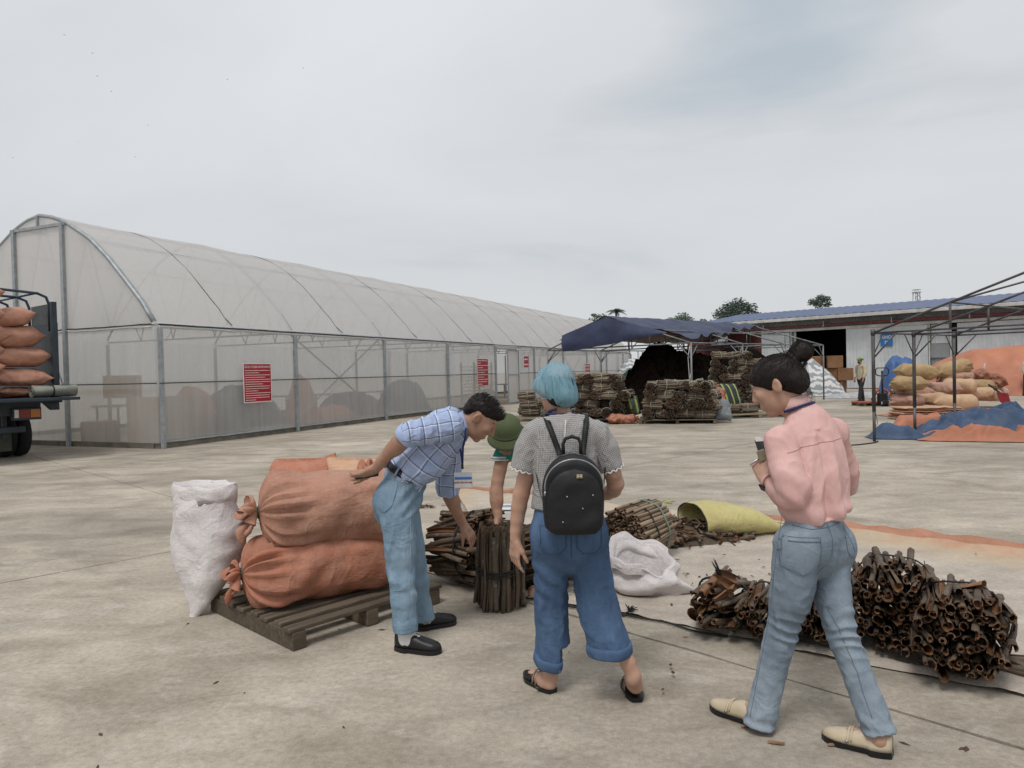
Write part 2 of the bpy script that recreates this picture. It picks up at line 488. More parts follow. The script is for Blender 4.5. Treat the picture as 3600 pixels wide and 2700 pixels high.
def near_bundle(name, label, center, axis, R_, squash, quills, r, seed, strap_mat, straps=(0.0,), group=None, jit=0.05, spread=0.09, zmin=0.0, endjit=0.05, L=0.45, keep=None, strap_r=0.007, cat='bundle'):
    """tied bundle: every quill a part"""
    rr = random.Random(seed); center = np.asarray(center, float)
    t = thing(name, label, cat, (center[0], center[1], zmin), group)
    x, y, z = frame(axis)
    for px, py in pack_disk(R_, r, seed):
        if keep and not keep(px / R_, py / R_): continue
        me = rr.choice(quills)
        q = place('quill', me, None, t, local=True)
        p = center + x * px + y * py * squash + z * rr.gauss(0, endjit)
        d = z + x * (px / R_ * spread + rr.gauss(0, jit)) + y * (py / R_ * spread + rr.gauss(0, jit))
        q.location = Vector(p - np.array([center[0], center[1], zmin]))
        q.rotation_euler = orient(d if rr.random() < .5 else -d, rr.uniform(0, 6.28))
    loc0 = np.array([center[0], center[1], zmin])
    for so in straps:
        ringp = []
        for k in range(40):
            a = 2 * PI * k / 40
            rad = R_ * .955 * (1 + spread * so) + 0.006 + 0.006 * math.sin(a * 7 + seed)
            ringp.append(center + x * rad * math.cos(a) + y * rad * squash * math.sin(a) + z * (so + 0.015 * math.sin(a * 2 + seed)) - loc0)
        sm = strap_mat if not isinstance(strap_mat, (list, tuple)) else strap_mat[list(straps).index(so) % len(strap_mat)]
        MB().tube(ringp, strap_r, 6, closed=True).build('strap', sm, t, True, local=True)
    return t

def far_bundle_mesh(seed, L=0.5, R_=0.15, r=0.023):
    rr = random.Random(seed); m = MB(); inn = []
    for px, py in pack_disk(R_, r, seed, 0.3):
        py *= 0.85
        l2 = L / 2 * rr.uniform(0.88, 1.08); off = rr.gauss(0, 0.02); a = rr.gauss(0, 0.03); b = rr.gauss(0, 0.03)
        n = 6; rad = r * rr.uniform(0.85, 1.1); vs = []
        for zz_, k in ((-l2, 1), (l2, 1), (l2 - 0.018, 0.62), (-l2 + 0.018, .62)):
            for j in range(n):
                th = 2 * PI * j / n
                vs.append((px + a * zz_ + rad * k * math.cos(th), py + b * zz_ + rad * k * math.sin(th), zz_ + off))
        fs = []
        for j in range(n):
            k = (j + 1) % n
            fs += [(j, k, n + k, n + j), (n + j, n + k, 2 * n + k, 2 * n + j), (3 * n + j, 3 * n + k, k, j)]
        fs += [tuple(2 * n + j for j in range(n)), tuple(3 * n + j for j in range(n))[::-1]]
        m.add(vs, fs); inn += [0] * (2 * n) + [1] * (2 * n)
    me = mesh_from('quills', np.vstack(m.v), m.f, True)
    me.set_sharp_from_angle(angle=math.radians(50))
    at = me.attributes.new('inner', 'FLOAT', 'POINT'); at.data.foreach_set('value', np.array(inn, np.float32))
    return me

M_WOOD = simple('pallet_wood', '#6e6150', '#4b4238', 5, 0.85, 0.5, 40, rand=0.18, stretch=(1, 8, 8), lo=.3, hi=.7)
M_WOODP = simple('pale_pallet_wood', '#8d8169', '#6b604d', 5, 0.85, 0.5, 40, rand=0.15, stretch=(1, 8, 8), lo=.3, hi=.7)
def pallet(name, label, loc, yaw, L=1.1, W=1.05, nslat=7, slatw=0.09, slath=0.022, strh=0.10, mat=None, group=None):
    """slats along local x, stringers along local y"""
    t = thing(name, label, 'pallet', loc, group); t.rotation_euler = (0, 0, yaw); mat = mat or M_WOOD; rr = random.Random(int(abs(loc[0] * 100)))
    for k in range(3):
        x = -L / 2 + 0.05 + (L - 0.1) * k / 2
        MB().box((x, 0, strh / 2), (0.085, W, strh)).build('stringer', mat, t, local=True, bevel=0.006)
    for k in range(nslat):
        y = -W / 2 + slatw / 2 + (W - slatw) * k / (nslat - 1)
        o = MB().box((0, 0, 0), (L + rr.uniform(-.02, .02), slatw * rr.uniform(.9, 1.1), slath)).build('slat', mat, t, local=True, bevel=0.004)
        o.location = (rr.uniform(-.01, .01), y, strh + slath / 2 + 0.001); o.rotation_euler = (0, 0, rr.uniform(-.012, .012))
    return t

def heap_mesh(rx, ry, h, seed, nu=40, nv=40, fold=0.12, flat=0.5, skirt=0.05, rough=3.0, ridge=None):
    """cloth thrown over a pile: dome with ridged folds running down"""
    P_ = np.zeros((nu + 1, nv, 3))
    for i in range(nu + 1):
        q = i / nu
        for j in range(nv):
            a = 2 * PI * j / nv
            rim = 1 + 0.14 * nz((math.cos(a) * 1.3, math.sin(a) * 1.3, seed), 1) + 0.05 * math.sin(a * 9 + seed) * q
            rr_ = q * rim
            x, y = rx * rr_ * math.cos(a), ry * rr_ * math.sin(a)
            z = h * (1 - q ** (2 + 2 * flat)) * (1 + 0.25 * nz((x * .8 / max(rx, .1), y * .8 / max(ry, .1), seed + 3), 2))
            rdg = (0.5 - abs(nz((x * rough / rx, y * rough / ry, seed + 7), 1)) * 1.6)
            fd = fold * h * (math.sin(a * 11 + 2 * math.sin(a * 3 + seed)) * 0.25 * q + rdg * (0.3 + 0.7 * q)) * (1 if q < 0.97 else 0.3)
            P_[i, j] = (x, y, max(0.004 + 0.01 * abs(nz((x * 4, y * 4, 1), 1)), z + fd))
    return MB().grid(P_, cv=True)

# ------------------------------------------------------------------ distance-field modelling for figures and clothing
def smin(a, b, k):
    h = np.clip(0.5 + 0.5 * (b - a) / k, 0, 1)
    return b + (a - b) * h - k * h * (1 - h)

class Field:
    def __init__(s, h): s.h = h; s.ops = []
    def add(s, fn, lo, hi, k=0.01, op='u'): s.ops.append((fn, np.asarray(lo, float), np.asarray(hi, float), k, op)); return s
    def cone(s, a, b, ra, rb, k=0.015, flat=None, op='u'):
        a = np.asarray(a, float); b = np.asarray(b, float)
        if flat is not None:
            fd, fr = unit(flat[0]), flat[1]
        def fn(P):
            w = P - a; ba = b - a
            if flat is not None:
                w = w + (w @ fd)[..., None] * fd * (1 / fr - 1); ba = ba + fd * (ba @ fd) * (1 / fr - 1)
            t = np.clip((w @ ba) / (ba @ ba + 1e-12), 0, 1)
            return np.linalg.norm(w - t[..., None] * ba, axis=-1) - (ra + (rb - ra) * t)
        r = max(ra, rb) * (max(1, flat[1]) if flat is not None else 1)
        return s.add(fn, np.minimum(a, b) - r, np.maximum(a, b) + r, k, op)
    def chain(s, pts, rad, k=0.012, flat=None, n=4, op='u'):
        """smooth tapered limb through the joints"""
        pts = [np.asarray(p, float) for p in pts]; rad = list(rad); m = len(pts); out = []
        for i in range(m - 1):
            p0, p1, p2, p3 = pts[max(0, i - 1)], pts[i], pts[i + 1], pts[min(m - 1, i + 2)]
            for j in range(n):
                q = j / n
                out.append((0.5 * (2 * p1 + (p2 - p0) * q + (2 * p0 - 5 * p1 + 4 * p2 - p3) * q * q + (3 * p1 - 3 * p2 + p3 - p0) * q ** 3), rad[i] + (rad[i + 1] - rad[i]) * (q * q * (3 - 2 * q))))
        out.append((pts[-1], rad[-1]))
        for i in range(len(out) - 1):
            s.cone(out[i][0], out[i + 1][0], out[i][1], out[i + 1][1], k if i == 0 else min(k, .008), flat, op)
        return s
    def ell(s, c, r, ax=None, k=0.015, op='u'):
        c = np.asarray(c, float); r = np.asarray(r, float); A = np.eye(3) if ax is None else np.array([unit(a) for a in ax])
        def fn(P):
            q = (P - c) @ A.T
            k0 = np.linalg.norm(q / r, axis=-1); k1 = np.linalg.norm(q / (r * r), axis=-1) + 1e-9
            return k0 * (k0 - 1) / k1
        ext = np.sqrt(((A * r[:, None]) ** 2).sum(0))
        return s.add(fn, c - ext, c + ext, k, op)
    def plane(s, p, n, lo, hi, k=0.004):
        """removes what lies on the +n side of the plane inside the box"""
        p = np.asarray(p, float); n = unit(n)
        return s.add(lambda P: -((P - p) @ n), lo, hi, k, 'cut')
    def mesh(s, smooth=2, keep_open=False):
        h = s.h
        us = [o for o in s.ops if o[4] == 'u']
        lo = np.min([o[1] for o in us], 0) - 5 * h; hi = np.max([o[2] for o in us], 0) + 5 * h
        n = np.ceil((hi - lo) / h).astype(int) + 1
        D = np.full(n, 1.0, np.float32)
        ax = [lo[i] + h * np.arange(n[i]) for i in range(3)]
        for fn, l, u, k, op in s.ops:
            pad = max(k, 0) + 3 * h
            i0 = np.clip(np.floor((l - pad - lo) / h).astype(int), 0, n - 1); i1 = np.clip(np.ceil((u + pad - lo) / h).astype(int) + 1, 1, n)
            if np.any(i1 <= i0): continue
            sl = tuple(slice(a, b) for a, b in zip(i0, i1))
            P = np.stack(np.meshgrid(*[ax[i][sl[i]] for i in range(3)], indexing='ij'), -1)
            d = fn(P).astype(np.float32); B = D[sl]
            if op == 'u': D[sl] = smin(B, d, k) if k > 0 else np.minimum(B, d)
            elif op in ('sub', 'cut'): D[sl] = -smin(-B, d, max(k, 1e-4))
        # naive surface nets
        ins = D < 0
        c = np.zeros(n - 1, np.uint8)
        corners = [(i, j, k_) for i in (0, 1) for j in (0, 1) for k_ in (0, 1)]
        for i, j, k_ in corners: c += ins[i:n[0] - 1 + i, j:n[1] - 1 + j, k_:n[2] - 1 + k_]
        act = np.argwhere((c > 0) & (c < 8))
        idx = np.full(n - 1, -1, np.int32); idx[tuple(act.T)] = np.arange(len(act))
        val = np.stack([D[act[:, 0] + i, act[:, 1] + j, act[:, 2] + k_] for i, j, k_ in corners], 1)
        acc = np.zeros((len(act), 3)); cnt = np.zeros(len(act))
        for a in range(8):
            for b in range(a + 1, 8):
                ca, cb = np.array(corners[a]), np.array(corners[b])
                if np.abs(ca - cb).sum() != 1: continue
                va, vb = val[:, a], val[:, b]; mk = (va < 0) != (vb < 0)
                t = np.where(mk, va / np.where(mk, va - vb, 1), 0)
                acc[mk] += ca + (cb - ca) * t[mk][:, None]; cnt[mk] += 1
        v = lo + h * (act + acc / np.maximum(cnt, 1)[:, None])
        F_ = []
        for a in range(3):
            b, d = (a + 1) % 3, (a + 2) % 3
            s0 = [slice(None)] * 3; s1 = [slice(None)] * 3; s0[a] = slice(0, n[a] - 1); s1[a] = slice(1, n[a])
            ch = ins[tuple(s0)] != ins[tuple(s1)]
            e = np.argwhere(ch); e = e[(e[:, b] > 0) & (e[:, d] > 0) & (e[:, b] < n[b] - 1) & (e[:, d] < n[d] - 1)]
            q = []
            for ob, od in ((0, 0), (-1, 0), (-1, -1), (0, -1)):
                cc = e.copy(); cc[:, b] += ob; cc[:, d] += od; q.append(idx[tuple(cc.T)])
            q = np.stack(q, 1); fl = ins[tuple(e.T)]
            q[~fl] = q[~fl][:, ::-1]; F_.append(q[(q >= 0).all(1)])
        F_ = np.vstack(F_)
        for _ in range(smooth):
            v = lap(v, F_, .5)
        return v, F_
def lap(v, F_, f=.5):
    acc = np.zeros_like(v); cnt = np.zeros(len(v))
    for a, b in ((0, 1), (1, 2), (2, 3), (3, 0)):
        np.add.at(acc, F_[:, a], v[F_[:, b]]); np.add.at(acc, F_[:, b], v[F_[:, a]]); np.add.at(cnt, F_[:, a], 1); np.add.at(cnt, F_[:, b], 1)
    return v + f * (acc / np.maximum(cnt, 1)[:, None] - v)
def vnorm(v, F_):
    fn = np.cross(v[F_[:, 2]] - v[F_[:, 0]], v[F_[:, 3]] - v[F_[:, 1]]); N = np.zeros_like(v)
    for a in range(4): np.add.at(N, F_[:, a], fn)
    return N / (np.linalg.norm(N, axis=1)[:, None] + 1e-12)
def np_mesh(name, v, F_):
    me = bpy.data.meshes.new(name); me.vertices.add(len(v)); me.vertices.foreach_set('co', np.ascontiguousarray(v, np.float32).ravel())
    me.loops.add(F_.size); me.loops.foreach_set('vertex_index', F_.astype(np.int32).ravel())
    me.polygons.add(len(F_)); me.polygons.foreach_set('loop_start', np.arange(0, F_.size, 4, dtype=np.int32))
    me.update(calc_edges=True); me.shade_smooth(); return me
def sdf_obj(name, fld, mat, parent, smooth=2, disp=None, pc=None, post=None):
    """field -> mesh part; disp(p, n) gives offset along the normal; pc chains give pattern coordinates"""
    v, F_ = fld.mesh(smooth)
    if disp is not None:
        N = vnorm(v, F_); d = np.array([disp(v[i], N[i]) for i in range(len(v))]); v = v + N * d[:, None]
    if post is not None: v = post(v)
    me = np_mesh(name, v, F_)
    if pc is not None:
        at = me.attributes.new('pc', 'FLOAT_VECTOR', 'POINT'); at.data.foreach_set('vector', pattern_coords(v, pc).astype(np.float32).ravel())
    o = place(name, me, mat, parent); o['n'] = len(v); del o['n']
    return o, v, F_
def pattern_coords(v, chains):
    """chains: (points, radius, ref direction); coordinates = (arc around, distance along, chain id)"""
    best = np.full(len(v), 1e9); out = np.zeros((len(v), 3))
    for ci, (pts, rad, ref) in enumerate(chains):
        pts = [np.asarray(p, float) for p in pts]; L = 0
        for a, b in zip(pts[:-1], pts[1:]):
            ba = b - a; l = np.linalg.norm(ba); z = ba / l; x = unit(np.asarray(ref) - z * (np.asarray(ref) @ z)); y = np.cross(z, x)
            w = v - a; t = np.clip(w @ z, 0, l); q = w - t[:, None] * z; d = np.linalg.norm(q, axis=1) / rad
            m = d < best; best[m] = d[m]
            ang = np.arctan2(q @ y, q @ x); out[m, 0] = (ang * rad)[m]; out[m, 1] = (L + w @ z)[m]; out[m, 2] = ci
            L += l
    return out
def wrinkle(amp, sc=(1, 1, 1), f=11.0, seed=0, amp2=None):
    sx_, sy_, sz_ = sc; a2 = amp * .45 if amp2 is None else amp2
    def d(p, n):
        q = (p[0] * sx_, p[1] * sy_, p[2] * sz_)
        # thin sharp ridges that come and go, over a soft swell
        r = max(0, 1 - 3.4 * abs(nz(q, f, seed))) ** 1.3; r2 = max(0, 1 - 3.4 * abs(nz((q[0] + .3 * q[2], q[1], q[2]), f * 2.2, seed + 5)))
        g = .35 + .65 * max(0, min(1, .5 + 1.4 * nz(q, f * .45, seed + 13)))
        return amp * g * (r * .8 - .25) + amp * .4 * nz(q, f * .6, seed + 9) + a2 * g * (r2 - .3) * .6
    return d
from mathutils.bvhtree import BVHTree
def bvh_of(v, F_): return BVHTree.FromPolygons([tuple(p) for p in v], [tuple(int(i) for i in q) for q in F_])
def drape(bvh, pts, back, off=.003, far=.3):
    """drop points onto a surface along direction back (from outside)"""
    out = []; back = unit(back)
    for p in pts:
        o3 = np.asarray(p, float) - back * far
        h = bvh.ray_cast(Vector(o3), Vector(back), 2 * far)
        out.append(np.array(h[0]) - back * off if h[0] is not None else np.asarray(p, float))
    return out
def patch(name, bvh, c, xd, yd, back, prof, mat, parent, off=.004, nx=10):
    """cloth patch: prof = [(y, half width)...]"""
    P_ = []
    for y, w_ in prof: P_.append(drape(bvh, [np.asarray(c) + np.asarray(xd) * (w_ * (2 * k / nx - 1)) + np.asarray(yd) * y for k in range(nx + 1)], back, off))
    return MB().grid(np.array(P_)).build(name, mat, parent, True)
def seam(name, bvh, pts, back, mat, parent, r=.0025, off=.001, n=14):
    q = []
    for a, b in zip(pts[:-1], pts[1:]): q += [np.asarray(a) * (1 - k / n) + np.asarray(b) * (k / n) for k in range(n)]
    q.append(np.asarray(pts[-1])); q = drape(bvh, q, back, off)
    return MB().tube(q, r, 5).build(name, mat, parent, True)

# ------------------------------------------------------------------ anatomy
def add_head(F, c, fwd, up, s=1.0, female=False, nose=1.0):
    """head in its own axes: f forward, u up, r right; c = centre of the head"""
    f = unit(fwd); u = unit(np.asarray(up) - f * (np.asarray(up) @ f)); r = np.cross(f, u); c = np.asarray(c, float)
    A = (r, f, u)
    def h(x, y, z): return c + (r * x + f * y + u * z) * s
    def R3(*a): return [q * s for q in a]
    F.ell(h(0, -.012, .040), R3(.074, .096, .078), A, .02)
    F.ell(h(0, .030, -.020), R3(.062, .066, .085), A, .03)
    F.ell(h(0, .030, -.068), R3(.046, .052, .040), A, .025)
    F.ell(h(0, .070, -.098), R3(.020, .018, .016), A, .02)
    F.cone(h(0, .088, .028), h(0, .112 * nose ** .3, -.022), .009 * s, .0125 * s, .010)
    F.cone(h(-.012, .098, -.028), h(.012, .098, -.028), .0085 * s, .0085 * s, .008)
    F.cone(h(-.030, .080, .036), h(.030, .080, .036), .013 * s, .013 * s, .014)
    F.ell(h(-.036, .070, -.012), R3(.020, .020, .020), A, .02); F.ell(h(.036, .070, -.012), R3(.020, .020, .020), A, .02)
    F.cone(h(-.016, .092, -.056), h(.016, .092, -.056), .0075 * s, .0075 * s, .006)
    F.cone(h(-.014, .090, -.068), h(.014, .090, -.068), .0085 * s, .0085 * s, .006)
    for sg in (-1, 1):
        F.ell(h(sg * .030, .094, .012), R3(.014, .010, .009), A, .008, 'sub')
        F.ell(h(sg * .030, .083, .012), R3(.012, .012, .010), A, .003)
        F.ell(h(sg * .078, -.008, -.006), R3(.010, .021, .034), (r + f * .35 * sg, f, u), .006)
        F.ell(h(sg * .088, -.002, -.004), R3(.006, .011, .018), (r + f * .35 * sg, f, u), .004, 'sub')
    return h
def add_hand(F, wrist, d, palm, side, curl=(.35, .4, .45, .5), L=.175, thumb=(.6, .3), k=.006, spread=.06, fat=1.0):
    """five separate fingers; palm = direction the palm faces; side = which way the thumb points across (+1/-1)"""
    d = unit(d); palm = unit(np.asarray(palm) - d * (np.asarray(palm) @ d)); ac = np.cross(d, palm) * side; w = np.asarray(wrist, float)
    F.cone(w, w + d * L * .20, .024 * fat, .027 * fat, .012, (palm, .72))
    for i in range(4):
        x = (1.5 - i) * .0212
        F.cone(w + d * .02 + ac * x * .6, w + d * L * .50 + ac * x, .015 * fat, .0108 * fat, .008)
        b = w + d * L * .52 + ac * x; ln = (.94, 1.0, .95, .78)[i]; ang = 0; p = b
        for j, (pl, r0, r1) in enumerate(((.23, .0084, .0078), (.15, .0078, .0072), (.115, .0072, .0060))):
            ang += curl[i] * (0.8, 1.2, .7)[j]
            dd = unit(d * math.cos(ang) + palm * math.sin(ang) + ac * spread * (1.5 - i))
            q = p + dd * L * pl * ln; F.cone(p, q, r0 * fat ** .5, r1 * fat ** .5, .002); p = q
    t0 = w + d * L * .12 + ac * .020; t1 = w + d * L * .33 + ac * .046 + palm * .014
    dd = unit(d * math.cos(thumb[0]) * .9 + ac * math.sin(thumb[0]) * .6 + palm * thumb[1]); t2 = t1 + dd * L * .19; t3 = t2 + unit(dd + palm * .25 + d * .2) * L * .15
    F.cone(t0, t1, .017 * fat, .0125 * fat, .010); F.cone(t1, t2, .011 * fat, .0095 * fat, .004); F.cone(t2, t3, .0095 * fat, .0075 * fat, .003)
    return F
def shoe(name, parent, heel, toe, width, mats, height=.085, pointed=0.0, sole=.018, heelh=.0, cut=1.0, open_back=0.0, ground=None):
    """loafer: upper lofted along the foot plus a sole with heel; heel/toe are ground points"""
    heel = np.asarray(heel, float); toe = np.asarray(toe, float); L = np.linalg.norm(toe - heel); f = (toe - heel) / L; up_ = unit(ZU - f * f[2]); r = np.cross(f, up_)
    ts = np.linspace(0, 1, 19); rings = []; out = []
    for t in ts:
        wd = width / 2 * (math.sin(PI * min(1, (t + .10) / .42) / 2) ** .8 if t < .32 else (.86 + .14 * math.sin(PI * (t - .32) / .68 * .8)) if t < .72 else ((1 - ((t - .72) / .28) ** (2.2 - pointed * 1.0)) ** (.55 + .35 * pointed) * .97))
        wd = max(wd, .004)
        hh = height * (1.0 - .12 * math.sin(PI * t)) if t < .38 else height * (1 - .62 * ((t - .38) / .62) ** .8)
        if t > .9: hh *= (1 - ((t - .9) / .1) ** 2 * .55)
        if t < .06: hh *= .96
        zb = heelh * max(0, 1 - t / .45) * (1 if t < .45 else 0)
        base = heel + f * L * t
        out.append((base, wd))
        if t < open_back: continue
        ring = []
        for k in range(17):
            a = PI * k / 16
            x = wd * math.copysign(abs(math.cos(a)) ** .75, math.cos(a)); z = sole + hh * math.sin(a) ** .62 * (1 if cut >= 1 or t > .42 else cut)
            ring.append(base + r * x * (.97 if t > .02 else .8) + up_ * z)
        rings.append(ring)
    upper = MB().grid(np.array(rings)).build('shoe', mats[0], parent, True, thick=.003)
    S = []
    for t, (base, wd) in zip(ts, out):
        hb = 0.0 if t < .30 or t > .45 else .0
        z0 = 0 if t < .30 else (heelh * .9 * min(1, (t - .30) / .03) if t < .62 else heelh * .9 * max(0, 1 - (t - .62) / .12))
        S.append([base + r * (wd + .004) + up_ * (sole + .004), base + r * (wd + .004) + up_ * z0, base - r * (wd + .004) + up_ * z0, base - r * (wd + .004) + up_ * (sole + .004)])
    m = MB(); m.grid(np.array(S), cv=True); m.poly([tuple(p) for p in S[0]]); m.poly([tuple(p) for p in S[-1][::-1]])
    m.build('sole', mats[1], upper, False)
    return upper

# ------------------------------------------------------------------ ground
def concrete_mat():
    t = NT('worn_concrete'); p = t.pos()
    q = t.map(p, (0.75, 1.0, 1), rot=(0, 0, 0.78))
    big = t.noise(q, 0.35, 5, 0.6, 0.4)
    med = t.noise(t.map(p, (0.75, 1.3, 1), rot=(0, 0, -0.12)), 1.5, 9, 0.70, 0.5)
    blot = t.noise(t.map(p, (0.75, 1.3, 1), loc=(4, 2, 0), rot=(0, 0, 0.1)), 2.6, 11, 0.76, 0.25)
    fine = t.noise(p, 30, 6, 0.72)
    grit = t.noise(p, 160, 3, 0.7)
    base = t.ramp(big, [(0.30, (0.246, 0.219, 0.184)), (0.5, (0.342, 0.306, 0.258)), (0.72, (0.435, 0.392, 0.332))])
    c = t.mix(0.74, base, t.ramp(med, [(0.34, (0.30, 0.285, 0.25)), (0.52, (0.50, 0.49, 0.47)), (0.68, (0.68, 0.665, 0.63))]), 'OVERLAY')
    # pale scoured patches with ragged edges, as laitance wears off
    pm = t.ramp(blot, [(0.545, 0.0), (0.60, 1.0)])
    pm2 = t.math('MULTIPLY', pm, t.ramp(big, [(0.40, 0.15), (0.62, 0.95)]))
    c = t.mix(t.math('MULTIPLY', pm2, 0.45), c, (0.53, 0.49, 0.43))
    dm = t.ramp(t.noise(t.map(p, (0.5, 1.2, 1), loc=(9, 1, 0)), 0.8, 8, 0.7, 0.6), [(0.56, 0.0), (0.70, 1.0)])
    c = t.mix(t.math('MULTIPLY', dm, 0.38), c, (0.175, 0.162, 0.142))
    c = t.mix(0.55, c, t.ramp(fine, [(0.3, 0.30), (0.5, 0.5), (0.7, 0.68)]), 'OVERLAY')
    c = t.mix(0.40, c, t.ramp(grit, [(0.3, 0.25), (0.5, 0.5), (0.7, 0.75)]), 'OVERLAY')
    h = t.math('ADD', t.math('MULTIPLY', fine, 0.6), t.math('MULTIPLY', pm2, 0.5))
    return t.done(t.bsdf(c, 0.88, t.bump(h, 0.35, 0.006), 0, 0.25))
M_CONC = concrete_mat()
mb = MB(); mb.poly([(-900, -900, -0.02), (900, -900, -0.02), (900, 900, -0.02), (-900, 900, -0.02)])
ground = tag(mb.build('ground', M_CONC), kind='structure')
S2 = math.sqrt(0.5)
def uv2xy(u, v): return (S2 * (u + v), S2 * (u - v))
rg = random.Random(3)
SLAB = 7.7
for iu in range(-1, 6):
    for iv in range(-6, 3):
        u0, v0 = 3.4 + iu * SLAB, 1.0 + iv * SLAB
        x0, y0 = uv2xy(u0 + SLAB / 2, v0 + SLAB / 2)
        if y0 < -4 or abs(x0) > 26 or y0 > 50: continue
        pts = []
        g = 0.006
        cs = [(u0 + g, v0 + g), (u0 + SLAB - g, v0 + g), (u0 + SLAB - g, v0 + SLAB - g), (u0 + g, v0 + SLAB - g)]
        for k in range(4):
            a, b = cs[k], cs[(k + 1) % 4]
            for i in range(60):
                f = i / 60
                du, dv = b[0] - a[0], b[1] - a[1]; L = math.hypot(du, dv)
                px, py = a[0] + du * f, a[1] + dv * f
                cen = (u0 + SLAB / 2, v0 + SLAB / 2)
                j = 0.004 * abs(nz((px * 6, py * 6, k), 1)) + 0.022 * max(0, nz((px * 1.9, py * 1.9, k + 5), 1) - 0.12)
                # inward normal
                nx, ny = cen[0] - (a[0] + b[0]) / 2, cen[1] - (a[1] + b[1]) / 2; nl = math.hypot(nx, ny)
                px += nx / nl * j; py += ny / nl * j
                x, y = uv2xy(px, py); pts.append((x, y, 0.0))
        m = MB(); n = len(pts)
        low = [(x, y, -0.019) for x, y, z in pts]
        m.add(pts + low, [tuple(range(n))] + [(i, n + i, n + (i + 1) % n, (i + 1) % n) for i in range(n)])
        me = mesh_from('concrete_slab', np.vstack(m.v), m.f, False)
        bm = bmesh.new(); bm.from_mesh(me); bmesh.ops.recalc_face_normals(bm, faces=bm.faces); bm.to_mesh(me); bm.free()
        place('concrete_slab', me, M_CONC, ground)

# ------------------------------------------------------------------ greenhouse of clear film
GC = V(-7.96, 15.95, 0); ga = math.radians(23.5)
GD = V(math.sin(ga), math.cos(ga), 0); GN = V(-math.cos(ga), math.sin(ga), 0); ZU = V(0, 0, 1)
GW = 7.5; GL = 43.0
def gp(s, t, z): return GC + GD * s + GN * t + ZU * z
PROF = [(0, 2.85), (0.34, 3.31), (0.87, 3.86), (1.41, 4.40), (1.97, 4.87), (2.72, 5.30), (3.2, 5.50), (3.75, 5.60)]
def arch_h(t):
    t = min(t, GW - t)
    return float(np.interp(t, [p[0] for p in PROF], [p[1] for p in PROF]))
ts_half = [0, .17, .34, .6, .87, 1.14, 1.41, 1.7, 1.97, 2.35, 2.72, 3.0, 3.3, 3.75]
TS = ts_half + [GW - t for t in ts_half[-2::-1]]
M_STEEL = simple('galvanised_steel', '#a3a8ab', '#8d9295', 8, 0.5, 0.1, 60, 0.3)
M_DARK = simple('dark_cord', '#26282a', '#1a1b1d', 20, 0.8)
M_KERB = simple('kerb_concrete', '#7d776b', '#5f5a50', 3, 0.9, 0.4, 30, world=True)
def film_mat(name, transp, tint, streak):
    t = NT(name); p = t.pos()
    st = t.noise(t.map(p, (3.0, 3.0, 0.18)), 1.6, 5, 0.65)
    cl = t.noise(p, 0.7, 4, 0.6)
    dirt = t.math('ADD', t.math('MULTIPLY', st, 0.6), t.math('MULTIPLY', cl, 0.4))
    fac = t.n('ShaderNodeMapRange'); fac.inputs[1].default_value = 0.35; fac.inputs[2].default_value = 0.65
    fac.inputs[3].default_value = transp + streak; fac.inputs[4].default_value = transp - streak; t.l(dirt, fac.inputs[0])
    dif = t.n('ShaderNodeBsdfDiffuse'); c = lin(tint); dif.inputs[0].default_value = (*c, 1)
    trl = t.n('ShaderNodeBsdfTranslucent'); trl.inputs[0].default_value = (*[min(1, x * 1.12) for x in c], 1)
    m1 = t.n('ShaderNodeMixShader'); m1.inputs[0].default_value = 0.52; t.l(dif.outputs[0], m1.inputs[1]); t.l(trl.outputs[0], m1.inputs[2])
    gl = t.n('ShaderNodeBsdfGlossy'); gl.inputs[1].default_value = 0.28; gl.inputs[0].default_value = (0.9, 0.9, 0.9, 1)
    bp = t.bump(t.noise(t.map(p, (1, 1, 0.5)), 5, 5, 0.6), 0.25, 0.02); t.l(bp, gl.inputs['Normal'])
    m2 = t.n('ShaderNodeMixShader'); m2.inputs[0].default_value = 0.07; t.l(m1.outputs[0], m2.inputs[1]); t.l(gl.outputs[0], m2.inputs[2])
    tr = t.n('ShaderNodeBsdfTransparent'); tr.inputs[0].default_value = (0.96, 0.97, 0.97, 1)
    m3 = t.n('ShaderNodeMixShader'); t.l(fac.outputs[0], m3.inputs[0]); t.l(m2.outputs[0], m3.inputs[1]); t.l(tr.outputs[0], m3.inputs[2])
    return t.done(m3.outputs[0])
M_FILMW = film_mat('clear_wall_film', 0.34, (0.66, 0.65, 0.635), 0.10)
M_FILMR = film_mat('milky_roof_film', 0.09, (0.72, 0.705, 0.69), 0.04)
gh = thing('greenhouse', 'long arched greenhouse of milky plastic film on grey steel posts', 'greenhouse', GC)
POSTS = [0, 4.45, 8.9, 13.35, 17.85, 22.6, 27.1, 31.6, 36.1, 40.6, GL]
m = MB()
m.beam(gp(-0.05, 0, 0.06), gp(17.75, 0, 0.06), 0.16, 0.13); m.beam(gp(20.5, 0, 0.06), gp(GL, 0, 0.06), 0.16, 0.13)
m.beam(gp(0, 0.09, 0.055), gp(0, GW, 0.055), 0.16, 0.12)
m.beam(gp(0, GW, 0.058), gp(GL, GW, 0.058), 0.16, 0.12)
m.build('base_kerb', M_KERB, gh, bevel=0.01)
